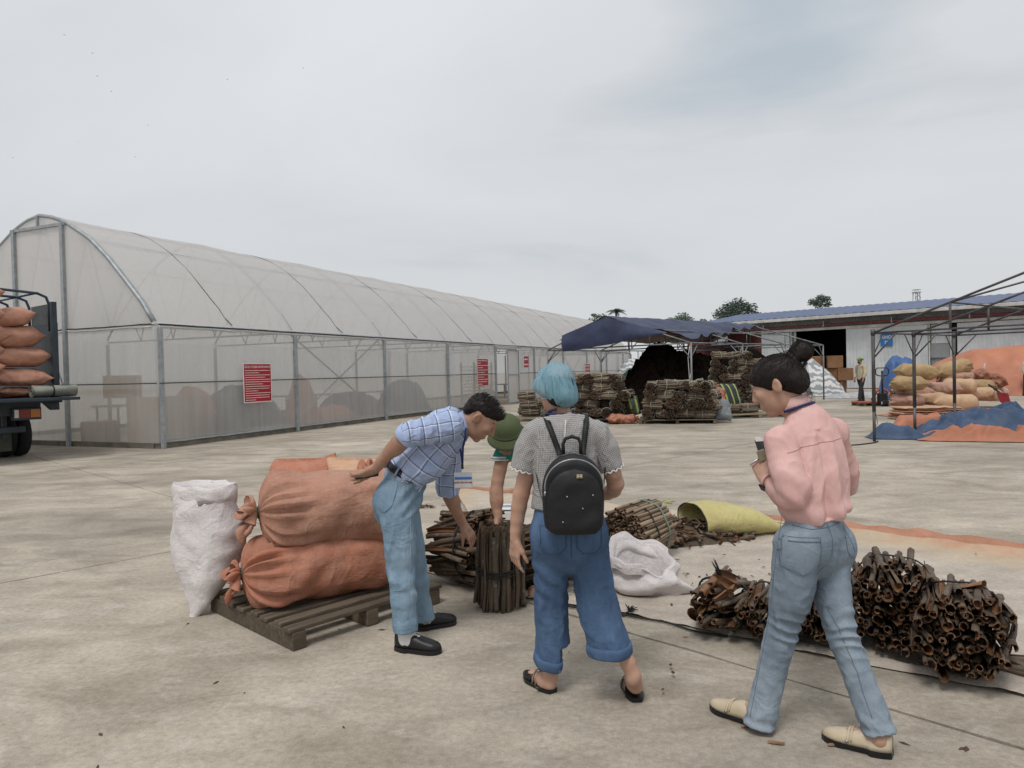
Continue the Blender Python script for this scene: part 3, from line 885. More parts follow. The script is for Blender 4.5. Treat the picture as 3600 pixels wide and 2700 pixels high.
for s in POSTS:
    for t_ in (0, GW):
        MB().beam(gp(s, t_ - 0.135 if t_ == 0 else t_, 0), gp(s, t_ - 0.135 if t_ == 0 else t_, 2.72), 0.085, 0.085, GD).build('post', M_STEEL, gh, bevel=0.006)
    MB().tube([gp(s, t_, arch_h(t_)) for t_ in TS], 0.035, 6).build('arch', M_STEEL, gh, True)
    m = MB(); m.tube([gp(s + 0.03, 0, 2.78), gp(s + 0.03, GW, 2.78)], 0.028, 6)
    for a, b in ((0.9, 1.5), (2.2, 1.5), (2.2, 2.9), (3.75, 2.9), (3.75, 4.6), (5.3, 4.6), (5.3, 6.0), (6.6, 6.0)):
        m.tube([gp(s + 0.03, a, arch_h(a) - 0.02), gp(s + 0.03, b, 2.80)], 0.018, 5)
    m.build('truss', M_STEEL, gh, True)
# gable posts and beam
for t_ in (2.85, 4.65):
    MB().beam(gp(-0.14, t_, 0), gp(-0.14, t_, arch_h(t_) - 0.03), 0.10, 0.07, GD).build('gable_post', M_STEEL, gh)
m = MB(); m.beam(gp(-0.13, 2.75, arch_h(2.85) - 0.05), gp(-0.13, 4.75, arch_h(4.65) - 0.05), 0.06, 0.07); m.build('gable_beam', M_STEEL, gh)
MB().beam(gp(-0.12, 3.75, arch_h(2.85)), gp(-0.12, 3.75, 5.58), 0.05, 0.05, GD).build('king_post', M_STEEL, gh)
MB().tube([gp(-0.06, t_, arch_h(t_) + 0.01) for t_ in TS], 0.05, 8).build('end_arch', M_STEEL, gh, True)
# rails
for t_, z_, r_ in ((-0.06, 2.80, 0.035), (0, 0.20, 0.02)):
    MB().tube([gp(0, t_, z_), gp(17.85, t_, z_)], r_, 6).build('rail', M_STEEL, gh, True)
    MB().tube([gp(20.5, t_, z_), gp(GL, t_, z_)], r_, 6).build('rail', M_STEEL, gh, True)
for t_ in (1.97, 2.9, 3.75, 4.6, 5.53):
    MB().tube([gp(0, t_, arch_h(t_) - 0.02), gp(GL, t_, arch_h(t_) - 0.02)], 0.02, 6).build('purlin', M_STEEL, gh, True)
M_ROD = simple('dark_girt', '#4a4d50', '#3b3e41', 10, 0.5, metal=0.3)
for a, b in ((-0.1, 17.8), (20.5, GL)):
    MB().tube([gp(a, -0.195, 1.47), gp(b, -0.195, 1.47)], 0.016, 6).build('girt', M_ROD, gh, True)
MB().tube([gp(-0.195, -0.2, 1.47), gp(-0.195, GW, 1.47)], 0.016, 6).build('girt', M_ROD, gh, True)
for a, b in ((4.45, 8.9), (27.1, 31.6)):
    for z0, z1 in ((0.25, 2.75), (2.75, 0.25)):
        MB().tube([gp(a + 0.05, 0.05 if z0 < 1 else 0.09, z0), gp(b - 0.05, 0.05 if z0 < 1 else 0.09, z1)], 0.026, 6).build('brace', M_STEEL, gh, True)
# film, panel by panel
def film_wall(p00, pu, pv, nu, nv, amp, seed, name, mat):
    """p00 corner, pu/pv full edge vectors; slack and drawn wrinkles towards the lower corners"""
    nrm = unit(np.cross(pu, pv)); P_ = np.zeros((nu + 1, nv + 1, 3)); Lu = np.linalg.norm(pu); Lv = np.linalg.norm(pv)
    for i in range(nu + 1):
        for j in range(nv + 1):
            a, b = i / nu, j / nv
            e = math.sin(PI * a) ** 0.5 * math.sin(PI * min(1, b * 1.02)) ** 0.5 if 0 < a < 1 and 0 < b < 1 else 0
            w = nz((a * Lu * 1.4, b * Lv * 0.35, seed), 1) * amp + math.sin((a * Lu * 1.0 + b * Lv * 1.2) * 13 + seed) * amp * 0.5 * max(0, 0.5 - b) * max(0, 1 - 2.2 * a) \
                + math.sin((a * Lu - b * Lv * 0.5) * 15 + seed) * amp * 0.35 * max(0, nz((a * 3, b * 2, seed + 9), 1))
            P_[i, j] = p00 + pu * a + pv * b + nrm * w * e
    return MB().grid(P_).build(name, mat, gh, True)
for i in range(len(POSTS) - 1):
    a, b = POSTS[i], POSTS[i + 1]
    if i == 4: a = 20.55
    film_wall(gp(a - (.1 if i == 0 else 0), -0.085, 0.13), GD * (b - a + (.1 if i == 0 else 0)), ZU * 2.68, 40 if i < 4 else 20, 18, 0.03, i * 3.1, 'wall_film', M_FILMW)
    film_wall(gp(a if i != 4 else 17.85, GW + 0.06, 0.13), GD * (b - (a if i != 4 else 17.85)), ZU * 2.68, 6, 4, 0.02, i, 'wall_film', M_FILMW)
for a, b in ((-0.09, 2.85), (2.85, 4.65), (4.65, GW)):
    film_wall(gp(-0.095, a, 0.13), GN * (b - a), ZU * 2.64, 24, 18, 0.02, a * 5, 'wall_film', M_FILMW)
    for e_ in (-0.09, GL + 0.05):
        T_ = [x for x in np.linspace(max(0, a), b, 13)]
        P_ = np.array([[gp(e_, x, 2.77 + (arch_h(x) - 2.77) * k / 6) for k in range(7)] for x in T_])
        MB().grid(P_).build('gable_film', M_FILMR, gh, True)
film_wall(gp(GL + 0.05, 0, 0.13), GN * GW, ZU * 2.64, 8, 5, 0.02, 4, 'wall_film', M_FILMW)
for i in range(len(POSTS) - 1):
    a, b = POSTS[i] - (0.1 if i == 0 else 0), POSTS[i + 1]
    P_ = []
    for k in range(19):
        s = a + (b - a) * k / 18
        f = math.sin(PI * k / 18)
        col = []
        for t_ in TS:
            z = arch_h(t_) + 0.045
            # slack between arches, pulled flat by the purlins
            sag = 0.05 * f * (0.35 + 0.65 * abs(math.sin(PI * t_ / 1.25))) + 0.012 * nz((s * 1.2, t_ * 1.2, i), 1) * f
            x = t_ if 0 < t_ < GW else (-0.075 if t_ == 0 else GW + 0.075)
            col.append(gp(s, x, z - sag if 0 < t_ < GW else 2.80))
        P_.append(col)
    MB().grid(np.array(P_)).build('roof_film', M_FILMR, gh, True)
    sm = (a + b) / 2
    MB().tube([gp(sm, t_ if 0 < t_ < GW else (-0.09 if t_ == 0 else GW + .09), arch_h(t_) + 0.03 - 0.035 * (0.35 + 0.65 * abs(math.sin(PI * t_ / 1.25)))) for t_ in TS], 0.011, 5).build('strap', M_DARK, gh, True)
# bunched film hem and dark cord along the eaves
for (a, b) in ((0, 17.8), (17.8, 30), (30, GL)):
    n = int((b - a) / 0.35)
    MB().tube([gp(a + (b - a) * k / n, -0.11 + 0.012 * nz((k * .7, 0, 0), 1), 2.79 + 0.02 * nz((k * .5, 3, 0), 1)) for k in range(n + 1)], 0.014, 5).build('eave_cord', M_DARK, gh, True)
    MB().tube([gp(a + (b - a) * k / n, -0.10, 2.735 + 0.03 * nz((k * .6, 8, 0), 1)) for k in range(n + 1)], 0.03, 6).build('film_hem', M_FILMR, gh, True)
MB().tube([gp(-0.11, GW * k / 24, 2.79 + 0.02 * nz((k * .5, 5, 0), 1)) for k in range(25)], 0.013, 5).build('eave_cord', M_DARK, gh, True)
MB().tube([gp(-0.11, GW * k / 24, 2.735 + 0.025 * nz((k * .6, 8, 2), 1)) for k in range(25)], 0.026, 6).build('film_hem', M_FILMR, gh, True)
for q, (a, b) in enumerate(((0.1, 17.7), (20.6, GL))):
    n = int((b - a) / 0.25)
    MB().tube([gp(a + (b - a) * k / n, -0.10 + 0.015 * nz((k * .9, 0, q), 1), 0.135 + 0.018 * nz((k * .8, 3, q), 1)) for k in range(n + 1)], 0.022, 6).build('film_hem', M_STEEL, gh, True)
# door: open leaf standing beside the opening
dl = MB()
for s0, s1, z0, z1 in ((19.15, 20.45, 0.08, 0.08), (19.15, 20.45, 2.55, 2.55), (19.15, 19.15, 0.05, 2.58), (20.45, 20.45, 0.05, 2.58), (19.15, 20.45, 1.4, 1.4)):
    dl.beam(gp(s0, -0.16, z0), gp(s1, -0.16, z1), 0.05, 0.05, GD if s0 == s1 else (0, 0, 1))
door = dl.build('door', M_STEEL, gh)
film_wall(gp(19.17, -0.15, 0.1), GD * 1.26, ZU * 2.44, 8, 10, 0.012, 2, 'door_film', M_FILMR)
MB().beam(gp(20.5, -0.03, 0), gp(20.5, -0.03, 2.84), 0.07, 0.07, GD).build('door_jamb', M_STEEL, gh)
MB().beam(gp(17.85, -0.03, 2.62), gp(20.5, -0.03, 2.62), 0.06, 0.06).build('door_lintel', M_STEEL, gh)
film_wall(gp(17.85, -0.08, 2.62), GD * 2.65, ZU * 0.19, 6, 2, 0.005, 2, 'wall_film', M_FILMR)

# notices on the film
M_SIGNR = simple('sign_red', '#a8202f', '#981a2a', 4, 0.4)
M_SIGNW = simple('sign_white', '#e6ddd8', '#d8cfca', 4, 0.5)
def notice(name, label, s0, s1, z0, z1, title, lines, tsize):
    o3 = gp((s0 + s1) / 2, -0.225, (z0 + z1) / 2); w_, h_ = (s1 - s0), (z1 - z0)
    t = thing(name, label, 'sign', o3, 'red notices on the greenhouse')
    MB().box(o3, (w_, 0.008, h_), (GD, GN, ZU)).build('white_border', M_SIGNW, t)
    MB().box(o3 - GN * 0.006, (w_ - 0.05, 0.006, h_ - 0.05), (GD, GN, ZU)).build('red_panel', M_SIGNR, t)
    fr = o3 - GN * 0.0105
    y = z1 - 0.05
    if title:
        y -= tsize * 0.6
        text_mesh('title', title, tsize, fr + ZU * (y - o3[2]), GD, ZU, M_SIGNW, t, bold=0.0012, sx=0.60)
        y -= tsize * 0.75
    rr = random.Random(int(s0 * 100)); n = len(lines)
    dy_ = (y - z0 - 0.04) / max(1, n)
    for k, ln in enumerate(lines):
        yy = y - dy_ * (k + 0.5); x = -w_ / 2 + 0.06
        end = -w_ / 2 + 0.06 + (w_ - 0.12) * ln; m_ = MB()
        while x < end:
            wd = min(rr.uniform(0.3, 0.9) * dy_ * 1.5, end - x)
            m_.box(fr + GD * (x + wd / 2) + ZU * (yy - o3[2]), (wd, 0.002, dy_ * 0.27), (GD, GN, ZU)); x += wd + dy_ * 0.22
        tag(m_.build('text_line', M_SIGNW, t), kind='stuff')
    return t
notice('notice_board', 'large red notice with white lettering on the film bay next to the corner post', 2.36, 3.36, 0.90, 1.92, 'NỘI QUY SỬ DỤNG NHÀ PHƠI MÀNG PE', [1, .55, 1, .8, 1, 1, .7, 1, .97, .5, 1, .95, .96, .4], 0.083)
notice('notice_board', 'narrow tall red notice on the film beside the open greenhouse door', 15.75, 16.85, 0.95, 2.15, None, [.95, .3, 1, .5, 1, .7, 1, .6, 1, .9, .4], 0.1)
notice('notice_board', 'small red notice with two lines just past the greenhouse door leaf', 20.95, 21.6, 1.72, 2.32, None, [.85, .95], 0.1)
notice('notice_board', 'small red notice low on the film beyond the tent post', 30.9, 31.9, 1.25, 1.95, None, [.9, .9, .8], 0.1)

# ------------------------------------------------------------------ warehouse
WA = V(16.02, 49.78, 0); WDv = V(0.6987, -0.7154, 0); WN_ = V(-0.7154, -0.6987, 0)
def wp(u, off, z): return WA + WDv * u + WN_ * off + ZU * z
wh = thing('warehouse', 'long low warehouse with blue metal roof and white ribbed walls', 'warehouse', WA)
M_WALLW = simple('white_ribbed_sheet', '#c9cdcf', '#b6babd', 1.2, 0.5, 0.05, 20, 0.1, world=True)
M_WALLG = simple('grey_sheet', '#8f9295', '#7f8386', 1.5, 0.6, world=True)
M_ROOFB = simple('blue_roof_sheet', '#4f5d7f', '#445171', 0.6, 0.45, 0.05, 10, 0.05, world=True)
M_GUT = simple('gutter_white', '#c3c4c0', '#a9a69f', 2, 0.5, world=True)
M_REDP = simple('red_oxide_pipe', '#7b3a38', '#693030', 3, 0.6, world=True)
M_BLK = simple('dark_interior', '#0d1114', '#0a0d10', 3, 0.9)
def ribbed(u0, u1, z0, z1, off, name, mat, pitch=0.2):
    n = int((u1 - u0) / pitch * 4); P_ = []
    for i in range(n + 1):
        u = u0 + (u1 - u0) * i / n; d = (0.0, 0.022, 0.022, 0.0)[i % 4]
        P_.append([wp(u, off + d, z0), wp(u, off + d, z1)])
    return MB().grid(np.array(P_)).build(name, mat, wh)
# walls behind the sliding doors, with the door opening
ribbed(-3, 4.0, 0, 4.55, -0.05, 'wall', M_WALLG)
ribbed(4.0, 7.9, 3.9, 4.55, -0.05, 'wall', M_WALLG)
ribbed(7.9, 26, 0, 4.55, -0.05, 'wall', M_WALLG)
ribbed(-3, 3.6, 0.05, 3.72, 0.10, 'sliding_door', M_WALLW)
ribbed(7.24, 11.82, 0.05, 3.76, 0.14, 'sliding_door', M_WALLW)
ribbed(11.95, 13.0, 2.62, 3.72, 0.05, 'wall_panel', M_WALLW)
ribbed(13.3, 18.5, 0.05, 3.72, 0.14, 'sliding_door', M_WALLW)
ribbed(19.0, 24, 0.05, 3.72, 0.14, 'sliding_door', M_WALLW)
MB().box(wp(12.45, 0.03, 2.2), (1.15, 0.05, 0.8), (WDv, WN_, ZU)).build('wall_panel', M_WALLG, wh)
MB().box(wp(13.14, 0.0, 1.9), (0.3, 0.04, 3.7), (WDv, WN_, ZU)).build('dark_gap_strip', M_BLK, wh)  # solid strip; the gap's darkness is painted as its near-black colour
for u in (3.75, 4.02, 11.9, 13.0, 18.6):
    MB().beam(wp(u, 0.17, 0), wp(u, 0.17, 3.75), 0.09, 0.06, WDv).build('door_post', M_GUT, wh)
MB().beam(wp(-3, 0.2, 3.84), wp(26, 0.2, 3.84), 0.12, 0.16).build('door_rail', M_GUT, wh)
MB().tube([wp(-3, 0.45, 4.07), wp(26, 0.45, 4.07)], 0.07, 8).build('red_pipe', M_REDP, wh, True)
for u in range(-2, 26, 4):
    MB().beam(wp(u, 0.05, 4.12), wp(u, 0.55, 4.12), 0.06, 0.35).build('pipe_bracket', M_STEEL, wh)
# interior seen through the open door
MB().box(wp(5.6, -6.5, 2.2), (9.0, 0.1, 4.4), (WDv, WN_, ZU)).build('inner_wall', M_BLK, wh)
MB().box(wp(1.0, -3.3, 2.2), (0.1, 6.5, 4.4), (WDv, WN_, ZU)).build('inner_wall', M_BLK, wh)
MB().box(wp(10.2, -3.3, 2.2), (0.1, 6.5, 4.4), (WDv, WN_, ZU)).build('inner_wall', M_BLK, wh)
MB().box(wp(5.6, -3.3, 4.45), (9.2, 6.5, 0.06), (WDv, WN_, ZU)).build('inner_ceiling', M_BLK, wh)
MB().beam(wp(-3.2, 0.95, 4.52), wp(26, 0.95, 4.52), 0.18, 0.20).build('gutter', M_GUT, wh, bevel=0.02)
MB().box(wp(11.5, 0.45, 4.60), (29, 0.95, 0.04), (WDv, WN_, ZU)).build('soffit', M_WALLG, wh)
for ra, rb, za, zb_ in ((0.98, -6.0, 4.64, 5.62), (-6.0, -13, 5.62, 4.64)):
    n = 29 * 8; P_ = []
    for i in range(n + 1):
        u = -3.2 + 29.2 * i / n; dz = (0.0, 0.03, 0.03, 0.0)[i % 4]
        P_.append([wp(u, ra, za + dz), wp(u, rb, zb_ + dz)])
    MB().grid(np.array(P_)).build('roof', M_ROOFB, wh)
MB().prism([wp(-3.05, 0.0, 0), wp(-3.05, -12, 0), wp(-3.05, -12, 4.7), wp(-3.05, -6, 5.5), wp(-3.05, 0, 4.6)], WDv * 0.05).build('gable_wall', M_WALLW, wh)
# sign KHO D
sg = thing('warehouse_sign', 'blue square sign reading KHO D hung on the white sliding door', 'sign', wp(9.61, 0.24, 2.93))
M_BLUE = simple('sign_blue', '#2375b5', '#1d6aa8', 3, 0.5)
MB().box(wp(9.61, 0.22, 2.93), (0.68, 0.02, 0.72), (WDv, WN_, ZU)).build('panel', M_BLUE, sg)
XD = WDv
text_mesh('lettering', 'KHO', 0.27, wp(9.61, 0.236, 3.10), XD, ZU, M_SIGNW, sg, bold=0.004)
text_mesh('lettering', 'D', 0.27, wp(9.61, 0.236, 2.78), XD, ZU, M_SIGNW, sg, bold=0.004)

# ------------------------------------------------------------------ tent with blue tarpaulin
M_TUBE = simple('tent_pipe', '#84888a', '#5f6163', 3, 0.5, 0.1, 30, 0.5, stretch=(1, 1, .3))
M_TUBED = simple('rusty_tent_pipe', '#63666a', '#4a4442', 4, 0.55, 0.15, 30, 0.45, stretch=(1, 1, .4))
def tarp_mat(name, c1, c2, inner=None, scale=2.0, fold=0.6):
    t = NT(name); p = t.obj()
    col = t.ramp(t.noise(p, scale, 6, 0.62), [(0.35, c1), (0.65, c2)])
    if inner:
        g = t.n('ShaderNodeNewGeometry').outputs['Backfacing']
        col = t.mix(g, col, inner)
    h = t.math('ADD', t.noise(p, 5, 5, 0.6), t.math('MULTIPLY', t.noise(p, 18, 4, 0.6), 0.35))
    return t.done(t.bsdf(col, 0.55, t.bump(h, fold, 0.03), 0, 0.35))
M_TARPB = tarp_mat('blue_tarp_red_lining', '#363d58', '#2d334a', '#55332f')
M_TARPR = tarp_mat('brick_red_tarp', '#6b3c37', '#512c29')
TA = V(6.2, 24.5, 0); TE = V(0.74, 0.67, 0); TF = V(-0.67, 0.74, 0)
def tp(s, f, z): return TA + TE * s + TF * f + ZU * z
tent = thing('canopy_tent', 'pipe-framed market tent with a sagging dark blue tarpaulin roof', 'tent', TA)
HW, ZE, ZR = 3.5, 2.40, 3.50
for s in (0, 3.4, 6.8, 10.2):
    for f in (0, 7.0):
        MB().tube([tp(s, f, 0), tp(s, f, ZE)], 0.035, 8).build('post', M_TUBE, tent, True)
        m = MB(); sg_ = 1 if f == 0 else -1
        m.tube([tp(s, f, ZE - 0.55), tp(s, f + sg_ * 0.5, ZE - 0.03)], 0.02, 6)
        for q in (-1, 1):
            if 0 <= s + q * 0.5 <= 10.2: m.tube([tp(s, f, ZE - 0.5), tp(s + q * 0.42, f, ZE - 0.02)], 0.02, 6)
        m.build('knee_brace', M_TUBE, tent, True)
        MB().tube([tp(s, f, ZE), tp(s, HW, ZR)], 0.028, 8).build('rafter', M_TUBE, tent, True)
    MB().tube([tp(s, 0, ZE), tp(s, 7, ZE)], 0.025, 8).build('tie_bar', M_TUBE, tent, True)
    for f in (1.75, 3.5, 5.25): MB().tube([tp(s, f, ZE), tp(s, f, ZE + (ZR - ZE) * (1 - abs(f - 3.5) / 3.5))], 0.02, 6).build('strut', M_TUBE, tent, True)
    MB().tube([tp(s, 5.25, ZE + .02), tp(s, 4.4, ZE + 0.78)], 0.018, 6).build('strut', M_TUBE, tent, True)
for f, z in ((0, ZE), (7, ZE), (HW, ZR), (1.75, (ZE + ZR) / 2), (5.25, (ZE + ZR) / 2)):
    MB().tube([tp(0, f, z), tp(10.2, f, z)], 0.025, 8).build('purlin', M_TUBE, tent, True)
# roof sheet: full far slope, near slope drawn up along a slack edge
P_ = []
for i in range(61):
    s = -0.35 + 10.9 * i / 60; col = []
    flo = float(np.interp(s, [-0.35, 0.3, 1.3, 2.6, 4.0, 6.5, 10.6], [1.9, 1.3, 0.55, 1.1, 1.35, 2.2, 3.2]))
    for j in range(33):
        b = j / 32
        f = flo + (6.0 - flo) * b
        z = ZE + (ZR - ZE) * (1 - abs(f - 3.5) / 3.5) + 0.085
        sagf = (.25 + abs(math.sin(PI * s / 3.4))) * 0.11 * math.sin(2 * PI * min(1, max(0, f / 7))) ** 2
        e_ = max(0, 1 - (f - flo) / 1.2)
        z += -sagf + 0.05 * nz((s * .9, f * .9, 2), 1) + 0.035 * nz((s * 2.3, f * 2.3, 7), 1) + e_ * (0.07 * math.sin(s * 4.1) + 0.06 * nz((s * 3, f * 2, 5), 1))
        col.append(tp(s, f, z))
    P_.append(col)
MB().grid(np.array(P_)).build('tarpaulin_roof', M_TARPB, tent, True)
# gable flap hanging on the open end
top = [(5.8, 2.95), (5.0, 3.15), (4.2, 3.37), (3.5, 3.55), (2.4, 3.22), (1.5, 3.0), (0.7, 2.79)]
bot = [(5.65, 2.30), (5.0, 2.33), (4.2, 2.40), (3.5, 2.46), (2.4, 2.58), (1.5, 2.68), (0.7, 2.76)]
P_ = []
for i in range(49):
    a = i / 48 * 6; k = min(5, int(a)); q = a - k
    tf = np.array(top[k]) * (1 - q) + np.array(top[k + 1]) * q; bf = np.array(bot[k]) * (1 - q) + np.array(bot[k + 1]) * q
    col = []
    for j in range(15):
        b = j / 14; f, z = tf * (1 - b) + bf * b
        bulge = -0.36 - 0.12 * math.sin(PI * b * 0.7) + 0.06 * nz((f * 1.5, z * 2, 1), 1) + 0.03 * math.sin(f * 4 + z * 3)
        col.append(tp(bulge, f, z))
    P_.append(col[::-1])
MB().grid(np.array(P_)).build('tarpaulin_flap', M_TARPB, tent, True)
# red curtains closing the far end and part of the far side
def curtain(a, b, z0, z1, seed, amp=0.09):
    a = np.asarray(a, float); b = np.asarray(b, float); d = unit(b - a); nrm = np.cross(d, ZU); L = np.linalg.norm(b - a); n = max(8, int(L * 12)); P_ = []
    for i in range(n + 1):
        x = L * i / n
        P_.append([a + d * x + ZU * (z0 + (z1 - z0) * k / 6) + nrm * amp * (1.2 - k / 6) * (math.sin(x * 7 + seed) * 0.6 + nz((x * 1.6, k * .3, seed), 1)) for k in range(7)])
    return MB().grid(np.array(P_)).build('curtain', M_TARPR, tent, True)
curtain(tp(10.35, 3.0, 0), tp(10.35, 4.8, 0), 0.25, 3.15, 1)
curtain(tp(10.36, 4.8, 0), tp(10.36, 7.1, 0), 1.95, 2.8, 2)
for s, f in ((0, 0.05), (3.4, 0.04)):
    MB().tube([tp(s, f, ZE - .1), tp(s + .06, f + .12, 1.9), tp(s + .03, f + .06, 1.2), tp(s + .1, f + .1, 1.05), tp(s + 0.02, f, 1.35)], 0.012, 5).build('tie_rope', M_SIGNW, tent, True)
MB().tube([tp(0.8, 7.05, 2.36), tp(0.3, 7.3, 1.9), tp(0.02, 7.02, 1.45)], 0.012, 5).build('tie_rope', M_DARK, tent, True)

# ------------------------------------------------------------------ bare tent frame on the right
FA = V(7.16, 14.06, 0); FE = V(0.80, 0.60, 0); FF = V(0.60, -0.80, 0)
def fp(s, f, z): return FA + FE * s + FF * f + ZU * z
fr = thing('tent_frame', 'bare grey pipe frame of an uncovered tent beside the blue ground tarpaulin', 'tent frame', FA)
FZ, FR = 2.15, 3.35
for s in (0, 1.75, 3.75):
    for f in (0, 7.0):
        m = MB(); m.tube([fp(s, f, 0), fp(s, f, 0.62)], 0.031, 8); m.tube([fp(s, f, 0.6), fp(s, f, FZ)], 0.036, 8); m.build('post', M_TUBED, fr, True)
        m = MB(); sg_ = 1 if f == 0 else -1
        m.tube([fp(s, f, FZ - 0.5), fp(s, f + sg_ * 0.45, FZ - 0.02)], 0.015, 6)
        for q in (-1, 1):
            if 0 <= s + q * 0.4 <= 3.75: m.tube([fp(s, f, FZ - 0.45), fp(s + q * 0.4, f, FZ - 0.02)], 0.014, 6)
        m.build('knee_brace', M_TUBED, fr, True)
        MB().tube([fp(s, f, FZ), fp(s, 3.5, FR)], 0.022, 8).build('rafter', M_TUBED, fr, True)
        MB().tube([fp(s, f, FZ - 0.04), fp(s, f, FZ + 0.07)], 0.045, 8).build('corner_joint', M_TUBED, fr, True)
    MB().tube([fp(s, 0, FZ), fp(s, 7, FZ)], 0.018, 8).build('tie_bar', M_TUBED, fr, True)
    for f in (1.4, 3.5, 5.6):
        MB().tube([fp(s, f, FZ), fp(s, f, FZ + (FR - FZ) * (1 - abs(f - 3.5) / 3.5))], 0.022, 8).build('strut', M_TUBED, fr, True)
for f, z in ((0, FZ), (7, FZ), (3.5, FR), (1.4, FZ + .48)):
    MB().tube([fp(0, f, z), fp(3.75, f, z)], 0.018, 8).build('purlin', M_TUBED, fr, True)
MB().tube([fp(0, 1.4, FZ + .48), fp(1.75, 3.5, FR)], 0.02, 6).build('brace', M_TUBED, fr, True)
MB().tube([fp(0.02, 0.02, 0.95), fp(0.04, -.03, .8), fp(0.1, 0.02, .35), fp(0.06, -.04, .25), fp(0.0, 0.06, .3)], 0.006, 5).build('tie_wire', M_DARK, fr, True)

# ------------------------------------------------------------------ lorry at the left edge
TK = V(-9.3, 14.6, 0); TKa = V(-0.80, 0.60, 0); TKr = V(0.60, 0.80, 0)
def kp(x, y, z): return TK + TKr * x + TKa * y + ZU * z      # x to the right, y forward
M_TRK = simple('lorry_dark_paint', '#2f3a44', '#222a31', 3, 0.5, 0.1, 20)
M_TRKB = simple('lorry_blue_rail', '#39495c', '#2c3845', 5, 0.45, metal=.2)
M_RUB = simple('rubber', '#1b1c1d', '#141516', 9, 0.85, 0.3, 30)
truck = thing('lorry', 'dark open-backed lorry with lowered tailgate and hooped rails, loaded with sacks', 'lorry', TK)
AX = (TKr, TKa, ZU)
MB().box(kp(-1.1, 2.0, 1.19), (2.3, 4.0, 0.12), AX).build('deck', M_TRK, truck, bevel=.01)
MB().box(kp(-1.07, -0.36, 1.215), (2.36, 0.68, 0.06), AX).build('tailgate', M_TRK, truck, bevel=.01)
MB().box(kp(-0.06, 0.02, 2.2), (0.10, 0.10, 1.98), AX).build('corner_post', M_TRK, truck, bevel=.01)
MB().box(kp(0.0, 2.0, 2.02), (0.05, 3.9, 1.5), AX).build('side_wall', M_TRK, truck)
MB().box(kp(-0.01, 0.65, 2.96), (0.04, 1.2, 0.42), AX).build('side_board', simple('grey_board', '#5d6062', '#474a4c', 4, 0.8), truck)
for k in range(5):
    MB().box(kp(0.035, 0.5 + k * 0.8, 2.0), (0.03, 0.06, 1.45), AX).build('wall_rib', M_TRK, truck)
for y0 in (0.25, 1.3, 2.4, 3.5):
    pts = [kp(-0.05, y0, 2.6), kp(-0.05, y0, 3.15), kp(-0.10, y0, 3.30), kp(-0.26, y0, 3.37), kp(-1.2, y0, 3.42), kp(-2.0, y0, 3.37), kp(-2.15, y0, 3.25), kp(-2.2, y0, 2.6)]
    MB().tube(pts, 0.028, 8).build('hoop', M_TRKB, truck, True)
for x0, z0 in ((-0.28, 3.37), (-1.2, 3.42)):
    MB().tube([kp(x0, 0.2, z0), kp(x0, 3.9, z0)], 0.022, 8).build('top_rail', M_TRKB, truck, True)
for x0 in (-0.75, -1.55):
    MB().beam(kp(x0, 0.1, 1.0), kp(x0, 5, 1.0), 0.1, 0.22).build('chassis_beam', M_TRK, truck)
MB().box(kp(-1.1, 0.05, 1.02), (1.5, 0.08, 0.24), AX).build('rear_beam', M_TRK, truck)
MB().prism([kp(-0.30, -0.02, 1.13), kp(-0.02, -0.02, 1.13), kp(-0.02, -0.02, 0.98), kp(-0.16, -0.02, 0.98)], TKa * 0.12).build('deck_bracket', M_TRK, truck)
lamp = MB().box(kp(-0.62, -0.02, 0.93), (0.5, 0.12, 0.24), AX).build('tail_lamp', M_TRK, truck, bevel=.01)
for x0, wd, cn in ((-0.81, .07, '#c9c4bb'), (-0.675, .19, '#7c2a26'), (-0.485, .17, '#b06a34')):
    MB().box(kp(x0, -0.09, 0.94), (wd, 0.03, 0.16), AX).build('lens', simple('lens_' + cn[1:], cn, cn, 3, 0.25), lamp)
for x0 in (-0.40, -1.85):
    MB().box(kp(x0 - 0.5, 0.3, 0.75), (0.08, 0.06, 0.6), AX).build('bumper_bracket', M_TRK, truck)
MB().box(kp(-1.25, 0.2, 0.62), (1.35, 0.10, 0.12), AX).build('bumper', M_TRK, truck, bevel=.01)
pl = MB().box(kp(-1.32, -0.03, 0.80), (0.32, 0.015, 0.2), AX).build('number_plate', simple('plate_yellow', '#c9b33c', '#b8a334', 4, 0.5), truck)
text_mesh('plate_character', '1', 0.13, kp(-1.20, -0.04, 0.78), TKr, ZU, M_BLK, pl, bold=0.006)
MB().box(kp(-0.98, 0.62, 0.38), (0.6, 0.02, 0.42), AX).build('mudflap', simple('mudflap_olive', '#4b4d42', '#3c3e35', 5, 0.8), truck)
def wheel(cx, cy):
    n = 28; prof = [(0.26, -0.11), (0.40, -0.12), (0.46, -0.10), (0.475, 0), (0.46, 0.10), (0.40, 0.12), (0.26, 0.11)]
    P_ = []
    for k in range(n):
        a = 2 * PI * k / n
        P_.append([kp(cx + w_, cy + r_ * math.cos(a), 0.475 + r_ * math.sin(a)) for r_, w_ in prof])
    ty = MB().grid(np.array(P_), cu=True).build('wheel', M_RUB, truck, True)
    P_ = [[kp(cx + w_, cy + r_ * math.cos(2 * PI * k / n), 0.475 + r_ * math.sin(2 * PI * k / n)) for r_, w_ in ((0.27, 0.09), (0.2, 0.06), (0.08, 0.07), (0.02, 0.07))] for k in range(n)]
    MB().grid(np.array(P_), cu=True).build('rim', M_TRKB, ty, True)
for cx in (-0.30, -0.56, -1.66, -1.92): wheel(cx - 0.05, 1.25)
m = MB()
